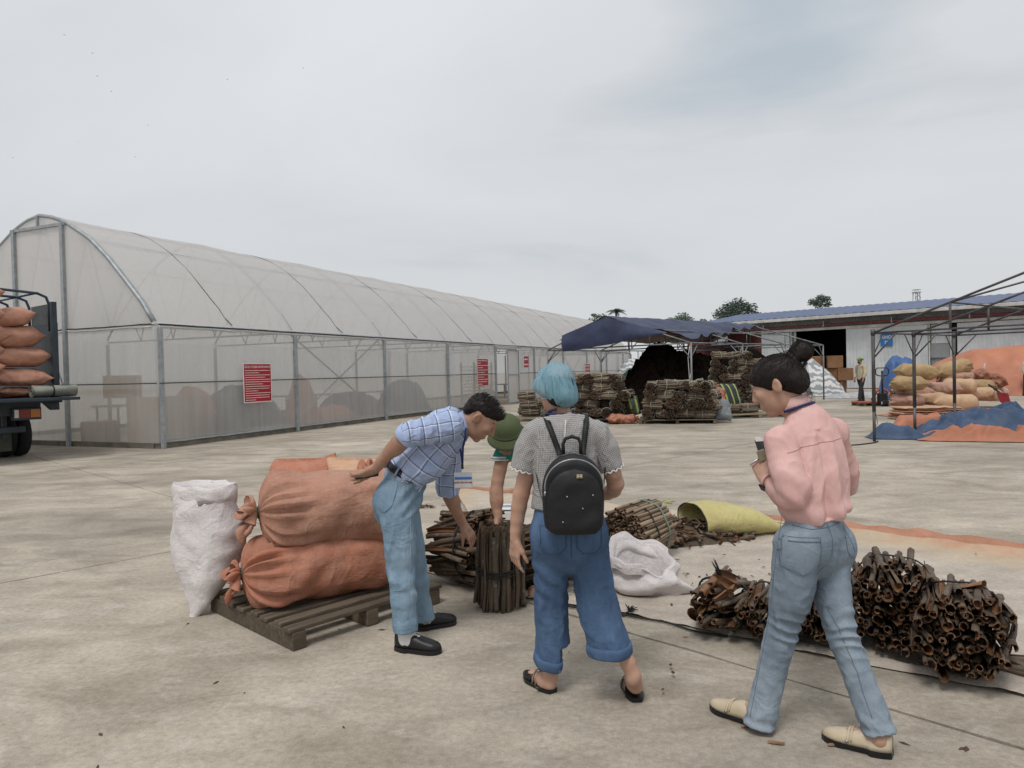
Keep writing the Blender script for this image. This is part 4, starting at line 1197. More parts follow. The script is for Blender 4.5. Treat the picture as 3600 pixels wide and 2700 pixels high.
for k in range(10):
    c = kp(-0.02 + 0.03 * k / 9, 0.0 - 0.28 * k / 9, 1.78 - 0.46 * k / 9); d = unit(np.array(kp(0.01, -.28, 1.3)) - np.array(kp(-.02, 0, 1.78))); x_, y_, z_ = frame(d); q = x_ if k % 2 else y_
    m.tube([c + d * 0.032 * math.cos(a) + q * 0.016 * math.sin(a) for a in np.linspace(0, 2 * PI, 11)[:-1]], 0.006, 4, closed=True)
tag(m.build('chain', M_ROD, truck, True), kind='stuff')
M_SKP = woven('pink_sack_weave', '#ba8974', '#a97963', scale=2.0)
tk_yaw = math.atan2(TKr[1], TKr[0]); rb0 = random.Random(2)
for i, (x, y, L_, H_, pt, q) in enumerate([(-0.62, 0.34, .95, .36, .0, 0), (-0.60, 0.36, .95, .36, 0.0, 1), (-0.68, 0.38, .98, .40, -.10, 2), (-0.80, .38, 1.0, .40, -.20, 3),
        (-1.45, 0.22, 1.0, .38, -.08, 0), (-1.45, 0.22, 1.0, .38, -.06, 1), (-1.42, .22, 1.02, .40, 0.05, 2), (-1.45, .24, 1.0, .42, .08, 3), (-1.4, .3, 1.0, .36, -.16, 4), (-1.30, 0.2, 1.0, .38, -0.05, -1), (-0.62, 0.40, .7, .2, 0, -1)]):
    z0 = 1.255 + (0.24 + q * 0.385 if i < 4 else (0.22 + q * 0.37 if q >= 0 else 0.0))
    if i == 9: z0 = 1.255; x = -1.62; y = 0.1
    if i == 10: z0 = 1.255
    if i >= 4 and i < 9: z0 += 0.14
    s_ = sack('sack', ['lowest pink sack of the lorry column beside the corner post', 'second pink sack up in the lorry column beside the corner post', 'third pink sack up in the lorry column beside the corner post', 'tilted top pink sack of the lorry column beside the corner post', 'lowest raised pink sack of the inner lorry column', 'second pink sack of the inner lorry column', 'third pink sack of the inner lorry column', 'fourth pink sack of the inner lorry column', 'tilted top pink sack of the inner lorry column', 'pink sack on the lorry floor under the inner column', 'thin pink sack on the lorry floor behind the rolled tarpaulin'][i], M_SKP, kp(x, y, z0), L_ * rb0.uniform(.9, 1.08), 0.62 * rb0.uniform(.9, 1.1), H_ * rb0.uniform(.95, 1.12), tk_yaw + rb0.uniform(-.14, .14), pt + rb0.uniform(-.05, .05), rb0.uniform(-.1, .1), ('seam', 'seam'), 40 + i, 'sacks loaded on the lorry', lump=0.025, flat=0.95, expo=2.3)
rollt = thing('tarpaulin_roll', 'rolled grey-green tarpaulin tied with cord on the lowered lorry tailgate', 'tarpaulin', kp(-0.35, -0.3, 1.245))
P_ = []
for i in range(15):
    x = -0.52 + 0.78 * i / 14; col = []
    for j in range(28):
        a = 2 * PI * j / 28; r_ = 0.135 * (1 + 0.06 * math.sin(a * 3 + x * 3) + 0.03 * math.sin(x * 14 + a * 2)) * (0.9 if abs(i - 6) < 1 else 1)
        col.append(kp(x - 0.1, -0.33 + r_ * 1.1 * math.cos(a), 1.255 + 0.118 + r_ * 0.85 * math.sin(a)))
    P_.append(col)
m = MB(); m.grid(np.array(P_), cv=True); m.poly([tuple(p) for p in P_[-1]])
sp = [kp(-0.62, -0.33 + (0.135 * (1 - k / 70)) * math.cos(k * .35) * 1.05, 1.375 + (0.135 * (1 - k / 70)) * .82 * math.sin(k * .35)) for k in range(60)]
m.tube(sp, 0.007, 4)
m.build('roll', tarp_mat('grey_green_tarp', '#8b8d82', '#6f7268'), rollt, True)
MB().tube([kp(-0.27, -0.33 + 0.145 * math.cos(a), 1.375 + .12 * math.sin(a)) for a in np.linspace(0, 2 * PI, 20)[:-1]], 0.012, 5, closed=True).build('cord', M_DARK, rollt, True)

# ------------------------------------------------------------------ things inside the greenhouse
M_CARD = simple('cardboard', '#a98d68', '#957a58', 3, 0.85, rand=.1)
M_CARDB = simple('cardboard_brown', '#8b6748', '#74543a', 3, 0.85, rand=.12)
M_TAPE = simple('packing_tape', '#b9a888', '#a59372', 3, 0.35)
def carton(c, size, ax, mat, label, group):
    t = thing('carton', label, 'box', (c[0], c[1], c[2] - size[2] / 2), group)
    MB().box(c, size, ax).build('box', mat, t, bevel=.008)
    c = np.asarray(c)
    MB().box(c + np.array(ax[2]) * (size[2] / 2 + 0.002), (size[0] * 1.003, 0.06, 0.003), ax).build('tape', M_TAPE, t)
    return t
for i, (s, t_, z) in enumerate([(0.75, 1.3, .3), (1.4, 1.3, .3), (2.02, 1.35, .3), (0.75, 1.3, .86), (1.42, 1.32, .86), (2.0, 1.35, .86), (0.6, 1.9, 1.4), (0.5, 2.6, .3)]):
    carton(gp(s, t_, z), (0.6, 0.6, 0.54), (GD, GN, ZU), M_CARD, 'brown carton stacked inside the greenhouse behind the corner film', 'cartons inside the greenhouse')
M_TARPO = tarp_mat('orange_tarp', '#b5775c', '#a1674d', '#a8705a', 1.2, 0.5)
M_TARPD = tarp_mat('dark_blue_tarp', '#353e4f', '#2a3240', '#8c5c48', 1.2, 0.5)
M_NET = simple('green_net', '#2c4a3c', '#223a30', 6, 0.9, 0.4)
for i, (s, t_, rx, ry, h, mt, lb) in enumerate([(3.3, 2.6, .8, .7, 1.25, M_TARPO, 'orange tarpaulin heap inside the greenhouse behind the large red notice'), (3.4, 1.5, .8, .5, .55, M_TARPD, 'low dark tarpaulin heap inside the greenhouse under the large notice'),
        (7.2, 2.0, .5, .6, 1.45, M_TARPO, 'tall orange tarpaulin heap inside the greenhouse behind the crossed braces'), (8.4, 1.8, 1.2, .7, .5, M_TARPO, 'low orange tarpaulin heap inside the greenhouse past the crossed braces'), (6.0, 3.6, 2.0, 1.0, 1.2, M_TARPD, 'broad dark heap in the middle of the greenhouse'),
        (11.5, 3.2, 1.8, 1.0, .9, M_TARPD, 'dark heap inside the third bay of the greenhouse'), (15.0, 3.0, 1.5, 1.0, 1.2, M_TARPD, 'dark heap inside the greenhouse near the door'), (19.6, 1.2, .8, .5, .7, M_NET, 'green net heap inside the greenhouse doorway')]):
    o = heap_mesh(rx, ry, h, i * 3 + 1, 20, 30).build('covered_heap', mt, None, True)
    o.location = Vector(gp(s, t_, 0.0)); o.rotation_euler = (0, 0, PI / 2 - ga); tag(o, lb, 'heap')
rk = thing('drying_rack', 'wooden drying rack with many shelves inside the greenhouse doorway', 'rack', gp(20.6, 2.2, 0))
for z in np.arange(0.3, 2.0, 0.17):
    MB().box(gp(20.6, 2.2, z), (2.2, 0.8, 0.03), (GD, GN, ZU)).build('shelf', M_CARD, rk)
for s in (19.6, 21.6):
    for t_ in (1.85, 2.55): MB().beam(gp(s, t_, 0), gp(s, t_, 2.05), .06, .06, GD).build('leg', M_WOOD, rk)
for k in range(4):
    rk2 = thing('bench_table', ['long grey bench table running down the greenhouse beside the far film', 'long grey bench table in the middle bays of the greenhouse', 'grey bench table behind the cartons in the greenhouse', 'grey bench table near the far end of the greenhouse'][k], 'table', gp((8, 14, 4, 28)[k], (5.8, 4.6, 5.6, 4)[k], 0))
    s0, t0 = (8, 14, 4, 28)[k], (5.8, 4.6, 5.6, 4)[k]
    MB().box(gp(s0, t0, .8), (5.0 if k < 2 else 2.4, 1.0, .05), (GD, GN, ZU)).build('top', M_WALLG, rk2)
    for a in (-1, 1):
        for b in (-1, 1): MB().beam(gp(s0 + a * (2.3 if k < 2 else 1.05), t0 + b * .45, 0), gp(s0 + a * (2.3 if k < 2 else 1.05), t0 + b * .45, .78), .05, .05, GD).build('leg', M_STEEL, rk2)

# ------------------------------------------------------------------ stacks of bundles at the tent
FB = [far_bundle_mesh(100 + k) for k in range(5)]
for me in FB: me.materials.append(M_BARKF)
M_STRAPG = simple('pale_green_strap', '#a3a595', '#8a8c7e', 8, 0.6)
def strap_me(R_=0.158):
    m = MB(); m.tube([(R_ * math.cos(a), R_ * .86 * math.sin(a), 0) for a in np.linspace(0, 2 * PI, 22)[:-1]], 0.011, 4, closed=True)
    me = mesh_from('strap', np.vstack(m.v), m.f); me.materials.append(M_STRAPG); return me
ST = strap_me()
rb = random.Random(5)
def far_bundle(p, axis, label, group, sc=1.0):
    t = thing('bark_bundle', label, 'bundle', p, group)
    t.rotation_euler = orient(axis, rb.uniform(0, .3)); t.scale = (sc, sc, sc)
    tag(place('quills', rb.choice(FB), None, t, True), kind='stuff')
    s_ = place('strap', ST, None, t, True); s_.location = (0, 0, rb.uniform(-.06, .06))
    return t
def stack(org, ex, ey, nx, ny, nz_, label, group, skip=0.0, dx=0.40, dz=0.255, z0=0.14):
    org = np.asarray(org, float)
    for k in range(nz_):
        shrink = 0.04 * k
        for j in range(ny):
            i = 0; x = shrink * nx * dx * 0.5
            while x < nx * dx - shrink * nx * dx * 0.5 - 0.05:
                if rb.random() < skip * k / nz_: x += dx * .8; continue
                side = rb.random() < 0.34
                wd = 0.5 if side else 0.30
                ax = ex + ey * rb.gauss(0, .35) if side else ey + ex * rb.gauss(0, .30)
                ax = unit(ax + ZU * rb.gauss(0, .07))
                p = org + ex * (x + wd / 2) + ey * (j * 0.5 + 0.25 + rb.gauss(0, .03)) + ZU * (z0 + 0.135 + k * dz + rb.uniform(-.03, .03))
                far_bundle(p, ax, label, group, rb.uniform(.92, 1.15))
                x += wd + 0.01
W1 = V(0.36, -0.93, 0); 
sx = unit(V(4.67, 18.89, 0) - V(3.97, 20.74, 0)); sy = unit(V(5.755, 20.39, 0) - V(4.67, 18.89, 0))
# stack in front of the tent post: camera-facing frame
e1 = unit(V(1, -0.22, 0)); e2 = unit(V(0.22, 1, 0))
stack(V(3.62, 19.75, 0), e1, e2, 5, 3, 4, 'tied bark bundle in the stack by the tent post', 'bundles stacked by the tent post', 0.1)
stack(V(0.85, 20.9, 0), e1, e2, 6, 3, 5, 'tied bark bundle in the tall stack behind the hairnet woman', 'bundles in the tall stack', 0.12)
for k, z in enumerate((0, 0, 1, 1, 2)):
    far_bundle(V(0.55 + 0.30 * (k % 2) - (.05 * z), 22.3 + .2 * (k % 2), 0.27 + z * .26), unit(e1 + e2 * .3), 'tied bark bundle in the short stack beside the greenhouse', 'bundles in the short stack')
far_bundle(V(0.45, 22.9, 0.27), e1, 'tied bark bundle in the short stack beside the greenhouse', 'bundles in the short stack')
for k in range(4):
    far_bundle(V(6.7 + .5 * (k % 2), 21.6 + .35 * (k // 2), .28 + .0 * k), unit(e1 + e2 * (.2 * k - .3)), 'tied bark bundle lying on the flat pallet right of the tent post', 'bundles on the flat pallet')
# darker stock behind, inside the tent
stack(V(6.9, 25.6, 0), e1, e2, 6, 1, 8, 'tied bark bundle in the shaded stock under the tent', 'bundles under the tent', 0.1, z0=.02)
pallet('pallet', 'worn pallet under the bundle stack by the tent post', (4.70, 20.3, 0), 0 - .22, 2.1, 1.5, 9, group=None)
pallet('pallet', 'worn pallet under the tall bundle stack', (2.15, 21.6, 0), -.22, 2.5, 1.5, 9)
pallet('pallet', 'pale empty-fronted pallet beside the striped bag', (7.25, 21.75, 0), .18, 2.0, 1.3, 10, mat=M_WOODP)
pallet('pallet', 'low pale pallet under the short bundle stack beside the greenhouse', (0.85, 22.4, 0), .1, 1.6, 1.2, 8, mat=M_WOODP)
M_BLKNET = simple('shaded_black_net', '#221b17', '#100d0b', 7, 1.0, 1.0, 9, spec=0.0)  # black net, its colour deepened to carry the shade inside the tent
m = heap_mesh(2.4, 1.7, 2.2, 5, 60, 90, 0.30, 0.35, rough=6)
o = m.build('netted_heap', M_BLKNET, None, True); o.location = (6.3, 28.0, 0); o.rotation_euler = (0, 0, 0.35)
tag(o, 'tall heap under black shade net inside the blue tent', 'heap')
m = heap_mesh(1.8, 1.5, 2.2, 9, 40, 50, 0.12, 0.9, rough=5)
o = m.build('netted_heap', simple('dark_grey_net', '#1f1c1a', '#131110', 5, 1.0, 0.8, 18, spec=0.0), None, True); o.location = (9.2, 29.4, 0)
tag(o, 'dark grey net-covered heap beside the red tent curtain', 'heap')
M_SKO = woven('orange_sack_weave', '#ac7258', '#965f4b')
b_ = sack('sack', 'crumpled orange sack standing beside the striped bag', M_SKO, (6.15, 21.6, 0.5), 0.85, .5, .34, 1.2, -1.2, 0.2, ('seam', 'tied'), 61, lump=.07)
b_ = sack('sack', 'grey plastic sack leaning on the bundle stack', woven('grey_sack', '#7d8488', '#666d72'), (5.88, 19.9, 0.30), 0.62, .42, .3, 1.3, -1.1, 0.2, ('seam', 'round'), 62, lump=.05)
b_ = sack('sack', 'orange sack flopped on the ground between the two bundle stacks', M_SKO, (3.1, 20.2, 0.02), 0.8, .4, .26, .1, 0, 0, ('seam', 'tied'), 63, lump=.08)
def striped(name, c1, c2, scale, thr=0.55, axis=0):
    t = NT(name); p = t.obj(); sp_ = t.n('ShaderNodeSeparateXYZ'); t.l(p, sp_.inputs[0])
    v = t.math('FRACT', t.math('MULTIPLY', t.math('ADD', sp_.outputs[axis], t.math('MULTIPLY', t.noise(p, .9, 3, .6), 1.3 if axis == 2 else 0.0)), scale))
    f = t.math('GREATER_THAN', v, thr); c = t.mix(f, c1, c2)
    return t.done(t.bsdf(c, 0.6, t.bump(t.noise(p, 8, 4), 0.5, 0.03), 0, 0.3))
b_ = sack('striped_bag', 'dark green woven bag with yellow stripes on the pallet', striped('green_striped', '#2b332e', '#98a25c', 5.0, .8), (6.75, 22.3, .55), 0.62, .8, .4, 0.25, -.1, 1.2, ('seam', 'seam'), 64, cat='bag')
b_ = sack('striped_bag', 'green striped bag wedged between the two bundle stacks', striped('green_striped2', '#3b4a3e', '#98a25c', 5.0, .7), (3.45, 21.2, .4), 0.6, .6, .3, 0.25, -.1, 1.2, ('seam', 'seam'), 65, cat='bag')

# ------------------------------------------------------------------ yard in front of the warehouse
M_STRIPE = striped('grey_striped_tarp', '#c9c8c6', '#8b8f92', 3.2, .5, 2)
m = heap_mesh(3.2, 2.2, 2.0, 12, 40, 56, 0.10, .4)
o = m.build('striped_tarpaulin', M_STRIPE, None, True); o.location = (13.6, 36.5, 0); o.rotation_euler = (0, 0, -.3); tag(o, 'white and grey striped tarpaulin over a heap before the dark warehouse door', 'tarpaulin')
m = heap_mesh(3.0, 2.0, 2.3, 22, 30, 46, 0.10, .5)
o = m.build('striped_tarpaulin', M_STRIPE, None, True); o.location = (9.9, 52, 0); tag(o, 'far striped tarpaulin shelter seen past the end of the greenhouse', 'tarpaulin')
o = heap_mesh(1.6, 1.2, 1.5, 25, 30, 46, 0.2, .5).build('covered_heap', M_NET, None, True); o.location = (8.2, 46, 0); tag(o, 'green netted heap past the end of the greenhouse', 'heap')
mm = thing('meter_box', 'pale grey meter box on a post past the end of the greenhouse', 'meter box', (7.6, 42.5, 0))
MB().box((7.6, 42.5, 1.5), (.45, .25, .8)).build('box', M_GUT, mm, bevel=.02); MB().tube([(7.6, 42.6, 0), (7.6, 42.6, 2.6)], .05, 8).build('post', M_STEEL, mm, True)
for i, (z_, x_, y_) in enumerate([(0, 110, 470), (0, 190, 480), (0, 260, 490), (1, 130, 390), (1, 210, 400), (1, 300, 410), (0, 320, 470), (2, 130, 320), (2, 230, 325), (2, 310, 350), (1, 350, 400)]):
    c = (19.287, 40.480, 0.000); d = unit(V(1, -.5, 0)); yaw = rb.uniform(-.25, .25) - .5
    ax = (V(math.cos(yaw), math.sin(yaw), 0), V(-math.sin(yaw), math.cos(yaw), 0), ZU)
    cx = 15.0 + (x_ - 110) / 240 * 2.4
    carton(V(cx, 38.6 - (cx - 15.0) * .6 + rb.uniform(-.1, .1), 0.36 + z_ * .66), (0.74, .7, .64), ax, M_CARDB, 'brown cardboard carton piled by the striped tarpaulin', 'cartons by the warehouse door')
cr_ = thing('plastic_crate', 'teal plastic crate on the cartons by the warehouse door', 'crate', (15.0, 37.7, 1.3))
MB().box((15.0, 37.6, 1.62), (.6, .5, .5)).build('body', simple('teal_plastic', '#2f6b60', '#285b52', 3, .5), cr_, bevel=.02)
MB().box((15.0, 37.6, 1.90), (.66, .56, .06)).build('rim', simple('teal_plastic', '#2f6b60', '#285b52', 3, .5), cr_, bevel=.01)

# hand pallet truck
pj = thing('pallet_truck', 'orange hand pallet truck with black handle beside the pipe post', 'pallet truck', (13.293, 25.500, 0.105))
pjo = V(*(13.293, 25.500, 0.072)); pjo[2] = 0
M_ORP = simple('orange_paint', '#a8543c', '#8f4532', 5, .5); M_BKP = simple('black_paint', '#1c1d1f', '#151617', 5, .5)
def jp(x, y, z): return pjo + V(x, y, z)
MB().tube([jp(-.02, -.05, .35), jp(-.0, 0.0, 1.28)], .035, 8).build('handle_shaft', M_BKP, pj, True)
MB().tube([jp(x, 0, z) for x, z in ((0, 1.08), (-.18, 1.12), (-.23, 1.18), (-.23, 1.32), (-.18, 1.38), (.18, 1.38), (.23, 1.32), (.23, 1.18), (.18, 1.12))], .02, 6, closed=True).build('handle_loop', M_BKP, pj, True)
MB().box(jp(0, 0, .3), (.3, .22, .36)).build('pump', M_BKP, pj, bevel=.03)
for x in (-.09, .03):
    P_ = [[jp(x + w_, -.12 + r_ * math.cos(a), .12 + r_ * math.sin(a)) for r_, w_ in ((.03, 0), (.115, 0), (.12, .02), (.12, .07), (.115, .09), (.03, .09))] for a in np.linspace(0, 2 * PI, 21)[:-1]]
    wl_ = MB().grid(np.array(P_), cu=True).build('wheel', M_RUB, pj, True)
    MB().tube([jp(x - .004, -.12, .12), jp(x + .094, -.12, .12)], .06, 12).build('hub', M_GUT, wl_, True)
m = MB(); m.tube([jp(.05, .1, .62), jp(.22, .12, .55), jp(.5, .2, .18), jp(.68, .2, .12)], .045, 8); m.build('frame_arm', M_ORP, pj, True)
m = MB(); m.tube([jp(-.05, .1, .62), jp(-.14, .12, .55), jp(-.28, .2, .2)], .045, 8); m.build('frame_arm', M_ORP, pj, True)
for y in (.1, .55):
    MB().beam(jp(-.7, y + .3, .13), jp(.72, y, .13), .16, .06).build('fork', M_ORP, pj, bevel=.01)
pallet('pallet', 'short dark pallet beside the hand pallet truck', tuple(V(*(13.210, 26.200, 0.075)) * V(1, 1, 0)), 0.1, 1.0, .8, 6)
# white scraps of film on the ground by the walker
o = heap_mesh(1.6, .7, .22, 31, 18, 40, .5).build('plastic_sheeting', simple('white_film_scrap', '#aeb0b2', '#8d8f92', 5, .4), None, True); o.location = Vector((15.741, 32.500, 0.000)); tag(o, 'crumpled white plastic sheeting on the ground behind the walking man', 'sheeting')
# blue tarp with the orange mound
M_TARPBL = tarp_mat('bright_blue_tarp', '#48689a', '#3c5884', '#9c6a52', 1.2, .5)
o = heap_mesh(.75, 1.0, 1.75, 35, 30, 44, .14, .8).build('blue_tarpaulin', M_TARPBL, None, True); o.location = Vector(V(*(16.372, 30.000, 0.556)) * V(1, 1, 0)); tag(o, 'bright blue tarpaulin at the end of the orange mound', 'tarpaulin')
P_ = []
m = heap_mesh(6.2, 3.0, 2.3, 36, 60, 110, .10, .55, rough=4)
o = m.build('orange_tarpaulin', M_TARPO, None, True); o.location = (24.9, 32.6, 0); o.rotation_euler = (0, 0, -.45); tag(o, 'huge orange tarpaulin mound along the warehouse wall', 'tarpaulin')
# rows of filled sacks
M_S = [woven('mustard_sack', '#a58a63', '#927853'), woven('rosy_sack', '#b08a79', '#9e7968'), woven('cream_sack', '#b99a7b', '#a7886a')]
for i, (x, y, wpx, hpx, mt, Y_, yw, en, ptc, lb) in enumerate([
        (1010, 420, 400, 160, 0, 21.0, -.1, ('seam', 'seam'), .08, 'mustard sack on top of the left sack column'),
        (930, 540, 290, 140, 0, 20.4, -1.0, ('tied', 'seam'), 0, 'mustard sack with its tied end showing, second in the left column'),
        (960, 630, 430, 130, 1, 21.0, .1, ('tied', 'seam'), 0, 'long rosy sack third in the left column'),
        (920, 720, 260, 120, 1, 20.5, -1.1, ('tied', 'round'), 0, 'short rosy sack with tied end at the foot of the left column'),
        (1120, 700, 420, 130, 2, 20.9, .05, ('seam', 'round'), 0, 'cream sack lying behind the folded tarpaulins'),
        (1430, 770, 480, 180, 2, 20.3, -.15, ('seam', 'round'), .06, 'fat cream sack lying across the front of the sack heap'),
        (1300, 610, 330, 150, 1, 21.3, -1.0, ('tied', 'seam'), 0, 'rosy sack with a big tied rosette in the middle of the heap'),
        (1490, 590, 340, 170, 2, 21.8, -.5, ('seam', 'round'), 0, 'cream sack leaning behind the rosette sack'),
        (1450, 440, 340, 100, 1, 22.4, 0, ('tied', 'round'), 0, 'rosy sack second from the top of the rear column'),
        (1430, 370, 390, 140, 0, 22.4, .05, ('seam', 'tied'), -.18, 'mustard sack on top of the rear column'),
        (1710, 545, 230, 110, 0, 23.0, -.2, ('round', 'tied'), .1, 'small mustard sack right of the rear column'),
        (1700, 650, 300, 140, 2, 22.6, -.3, ('seam', 'round'), .1, 'cream sack at the right end of the heap'),
        (1800, 660, 200, 130, 2, 23.2, -1.0, ('tied', 'round'), 0, 'cream sack end-on behind the right end of the heap'),
        (1880, 640, 150, 120, 1, 23.8, -.9, ('tied', 'round'), 0, 'rosy sack last at the right of the heap'),
        (1450, 520, 360, 120, 1, 22.4, 0, ('tied', 'round'), 0, 'rosy sack third in the rear column'),
        (1480, 660, 420, 150, 1, 22.0, .2, ('tied', 'round'), 0, 'rosy sack at the foot of the rear column')]):
    A = {}
    k = 0.3164 / 2497 * Y_
    spots = [(11.942, 21.000, 1.056), (11.390, 20.400, 0.765), (11.802, 21.000, 0.500), (11.414, 20.500, 0.293), (12.167, 20.900, 0.310), (12.614, 20.300, 0.134), (12.889, 21.300, 0.518), (13.718, 21.800, 0.538), (13.987, 22.400, 0.938), (13.932, 22.400, 1.138), (15.116, 23.000, 0.599), (14.821, 22.600, 0.300), (15.508, 23.200, 0.246), (16.151, 23.800, 0.267), (13.984, 22.400, 0.711), (13.813, 22.000, 0.334)]
    p = V(*spots[i]); p[2] = max(0.02, p[2])
    L_ = max(0.85, wpx * k); sack('sack', lb, M_S[mt], p, L_, 0.62, hpx * k * 1.14, yw, ptc, 0, en, 70 + i, 'sacks heaped by the tent frame', lump=.035)
# folded orange tarpaulins
ft = thing('folded_tarpaulins', 'stack of folded orange tarpaulins lying in front of the sack heap', 'tarpaulin stack', tuple(V(*(11.315, 19.400, 0.078)) * V(1, 1, 0)))
fo = V(*(11.315, 19.400, 0.078)) * V(1, 1, 0)
for k in range(7):
    P_ = []
    n = 36
    for i in range(n + 1):
        x = (i / n - .5) * (1.75 - .03 * k + .08 * math.sin(k * 2.1)); col = []
        for j in range(12):
            a = 2 * PI * j / 12
            y = .42 * math.copysign(abs(math.cos(a)) ** .5, math.cos(a)); z = .026 * math.copysign(abs(math.sin(a)) ** .7, math.sin(a))
            w_ = 0.022 * nz((x * 2.2, k * .1, 0), 1) + .014 * nz((x * 6, k, y * 3), 1)
            e_ = 1 if 0 < i < n else .4
            col.append(fo + V(x + .05 * math.sin(k * 1.7), y + .02 * math.sin(k * 3 + x * 3), .035 + k * .048 + z * e_ + w_ * (.3 + k * .12)))
        P_.append(col)
    m = MB(); m.grid(np.array(P_), cv=True); m.poly([tuple(q) for q in P_[0]]); m.poly([tuple(q) for q in P_[-1][::-1]])
    m.build('folded_sheet', M_TARPO if k % 3 else M_S[2], ft, True)
# blue ground tarpaulin with orange lining, thrown down in a long crumpled heap
def crumpled(org, ex, ey, lx, ly, h, seed, hfun, nu=110, nv=60, fold=.16):
    ex = unit(ex); ey = unit(ey); P_ = []
    for i in range(nu + 1):
        col = []
        for j in range(nv + 1):
            a, b = i / nu, j / nv
            edge = min(1, 6 * a, 6 * (1 - a), 5 * b, 5 * (1 - b))
            x = a * lx + .10 * nz((a * lx * 1.1, b * ly * 1.1, seed), 1); y = b * ly + .14 * nz((a * lx * .9, b * ly * .9, seed + 5), 1)
            r1 = 1 - 2.6 * abs(nz((a * lx * 1.3 + b * 1.0, b * ly * 1.9, seed + 2), 1)); r2 = 1 - 2.6 * abs(nz((a * lx * 3.2, b * ly * 3.6 + a, seed + 8), 1))
            z = 0.015 + edge * (hfun(a, b) * h + fold * max(0, .6 * r1 + .3 * r2 - .1)) + .02 * max(0, nz((x * 5, y * 5, seed), 1))
            col.append(np.asarray(org) + ex * x + ey * y + ZU * max(z, .01))
        P_.append(col)
    return MB().grid(np.array(P_))
bt = thing('ground_tarpaulin', 'long crumpled blue tarpaulin with orange lining thrown on the concrete', 'tarpaulin', (7.8, 14.3, 0))
crumpled(V(8.0, 14.15, 0), V(.82, -.35, 0), V(.35, .9, 0), 4.4, 2.2, .50, 3, lambda a, b: (math.sin(PI * min(1, b * 1.05)) ** .7) * (.35 + .65 * min(1, a * 1.9)), 150, 90, .34).build('blue_side', tarp_mat('blue_ground_tarp', '#3f5473', '#33465f', '#9c6a52', 1.5, .6), bt, True)
crumpled(V(7.95, 13.95, 0), V(.82, -.37, 0), V(.35, .9, 0), 3.6, .8, .16, 13, lambda a, b: math.sin(PI * b) ** .6 * (1 - .5 * a), 90, 36, .24).build('orange_fold', M_TARPO, bt, True)
crumpled(V(8.3, 15.5, 0), V(.95, -.1, 0), V(.1, .9, 0), 1.3, .5, .34, 17, lambda a, b: math.sin(PI * b) ** .6, 40, 20, .14).build('orange_fold', M_TARPO, bt, True)
crumpled(V(7.3, 14.45, 0), V(.95, -.25, 0), V(.2, .9, 0), 1.3, .5, .22, 19, lambda a, b: math.sin(PI * b) ** .6 * math.sin(PI * min(1, a + .3)) ** .5, 40, 20, .14).build('blue_corner', MATS.get('x') or tarp_mat('blue_ground_tarp_corner', '#3f5473', '#33465f', '#9c6a52', 1.5, .6), bt, True)
MB().tube([(7.2, 14.0, .01), (7.0, 13.75, .012), (6.6, 13.5, .011), (6.0, 13.3, .011)], .014, 6).build('rope', M_DARK, bt, True)
ot = crumpled(V(11.3, 18.5, 0), V(.95, .3, 0), V(-.2, .95, 0), 4.5, 2.6, .08, 23, lambda a, b: .5, 70, 40, .10).build('orange_tarpaulin', M_TARPO, None, True)
tag(ot, 'flat wrinkled orange tarpaulin spread behind the blue crumpled one', 'tarpaulin')
sh = thing('shovel', 'shovel with red blade stuck beside the sack heap under a dark blue cloth', 'shovel', (15.223, 22.000, 0.357))
q0, q1 = V(*(15.965, 24.000, 1.450)), V(*(15.224, 22.000, 0.469))
MB().tube([V(*(15.170, 22.600, 0.794)), V(*(15.277, 22.300, 0.571)), q1], .03, 8).build('handle', M_BKP, sh, True)
MB().prism([q1 + V(-.22, 0, .10), q1 + V(.14, 0, .06), q1 + V(.24, 0, -.28), q1 + V(.12, 0, -.36), q1 + V(-.1, 0, -.2)], V(.02, .05, 0)).build('blade', simple('red_blade', '#8e1f2b', '#7c1a25', 3, .45), sh)
sb = sack('cloth_bundle', 'dark blue cloth dumped on the right of the sack heap', M_TARPD, (15.648, 23.400, 0.799), 0.95, .6, .4, -.35, .4, 0, ('seam', 'seam'), 95, lump=.12, cat='cloth')
MB().tube([V(*(15.947, 24.000, 1.116)), V(*(15.981, 24.000, 1.465))], .025, 6).build('stick', M_GUT, None, True)
tag(bpy.data.objects['stick'], 'pale stick standing up from the sack heap', 'stick')

# ------------------------------------------------------------------ trees, mast, birds
M_LEAF = simple('leaf', '#6f8070', '#55655a', 2, .8, rand=.0, world=True)  # green lightened and greyed: distance haze is mixed into the leaf colour
M_LEAFD = simple('hazed_leaf_dark', '#5c6c62', '#48564e', 2, .8, world=True)  # darker foliage, same haze put into its colour
M_TRUNK = simple('trunk', '#5b544b', '#45403a', 5, .9, .5)
def leaf_cloud(blobs, n, size, seed):
    rr = random.Random(seed); vs = []; fs = []
    for c, r_ in blobs:
        for _ in range(int(n * r_ ** 1.4)):
            while True:
                p = np.array([rr.gauss(0, .5), rr.gauss(0, .5), rr.gauss(0, .42)])
                if np.linalg.norm(p) < 1.05: break
            q = np.asarray(c) + p * r_ * V(1, 1, .8)
            d = V(rr.gauss(0, 1), rr.gauss(0, 1), rr.gauss(0, .7)); x, y, z = frame(unit(d)); s_ = size * rr.uniform(.6, 1.3)
            b = len(vs); vs += [q - x * s_, q - y * s_ * .5, q + x * s_, q + y * s_ * .5 + z * s_ * .3]; fs.append((b, b + 1, b + 2, b + 3))
    m = MB(); m.add(vs, fs); return m
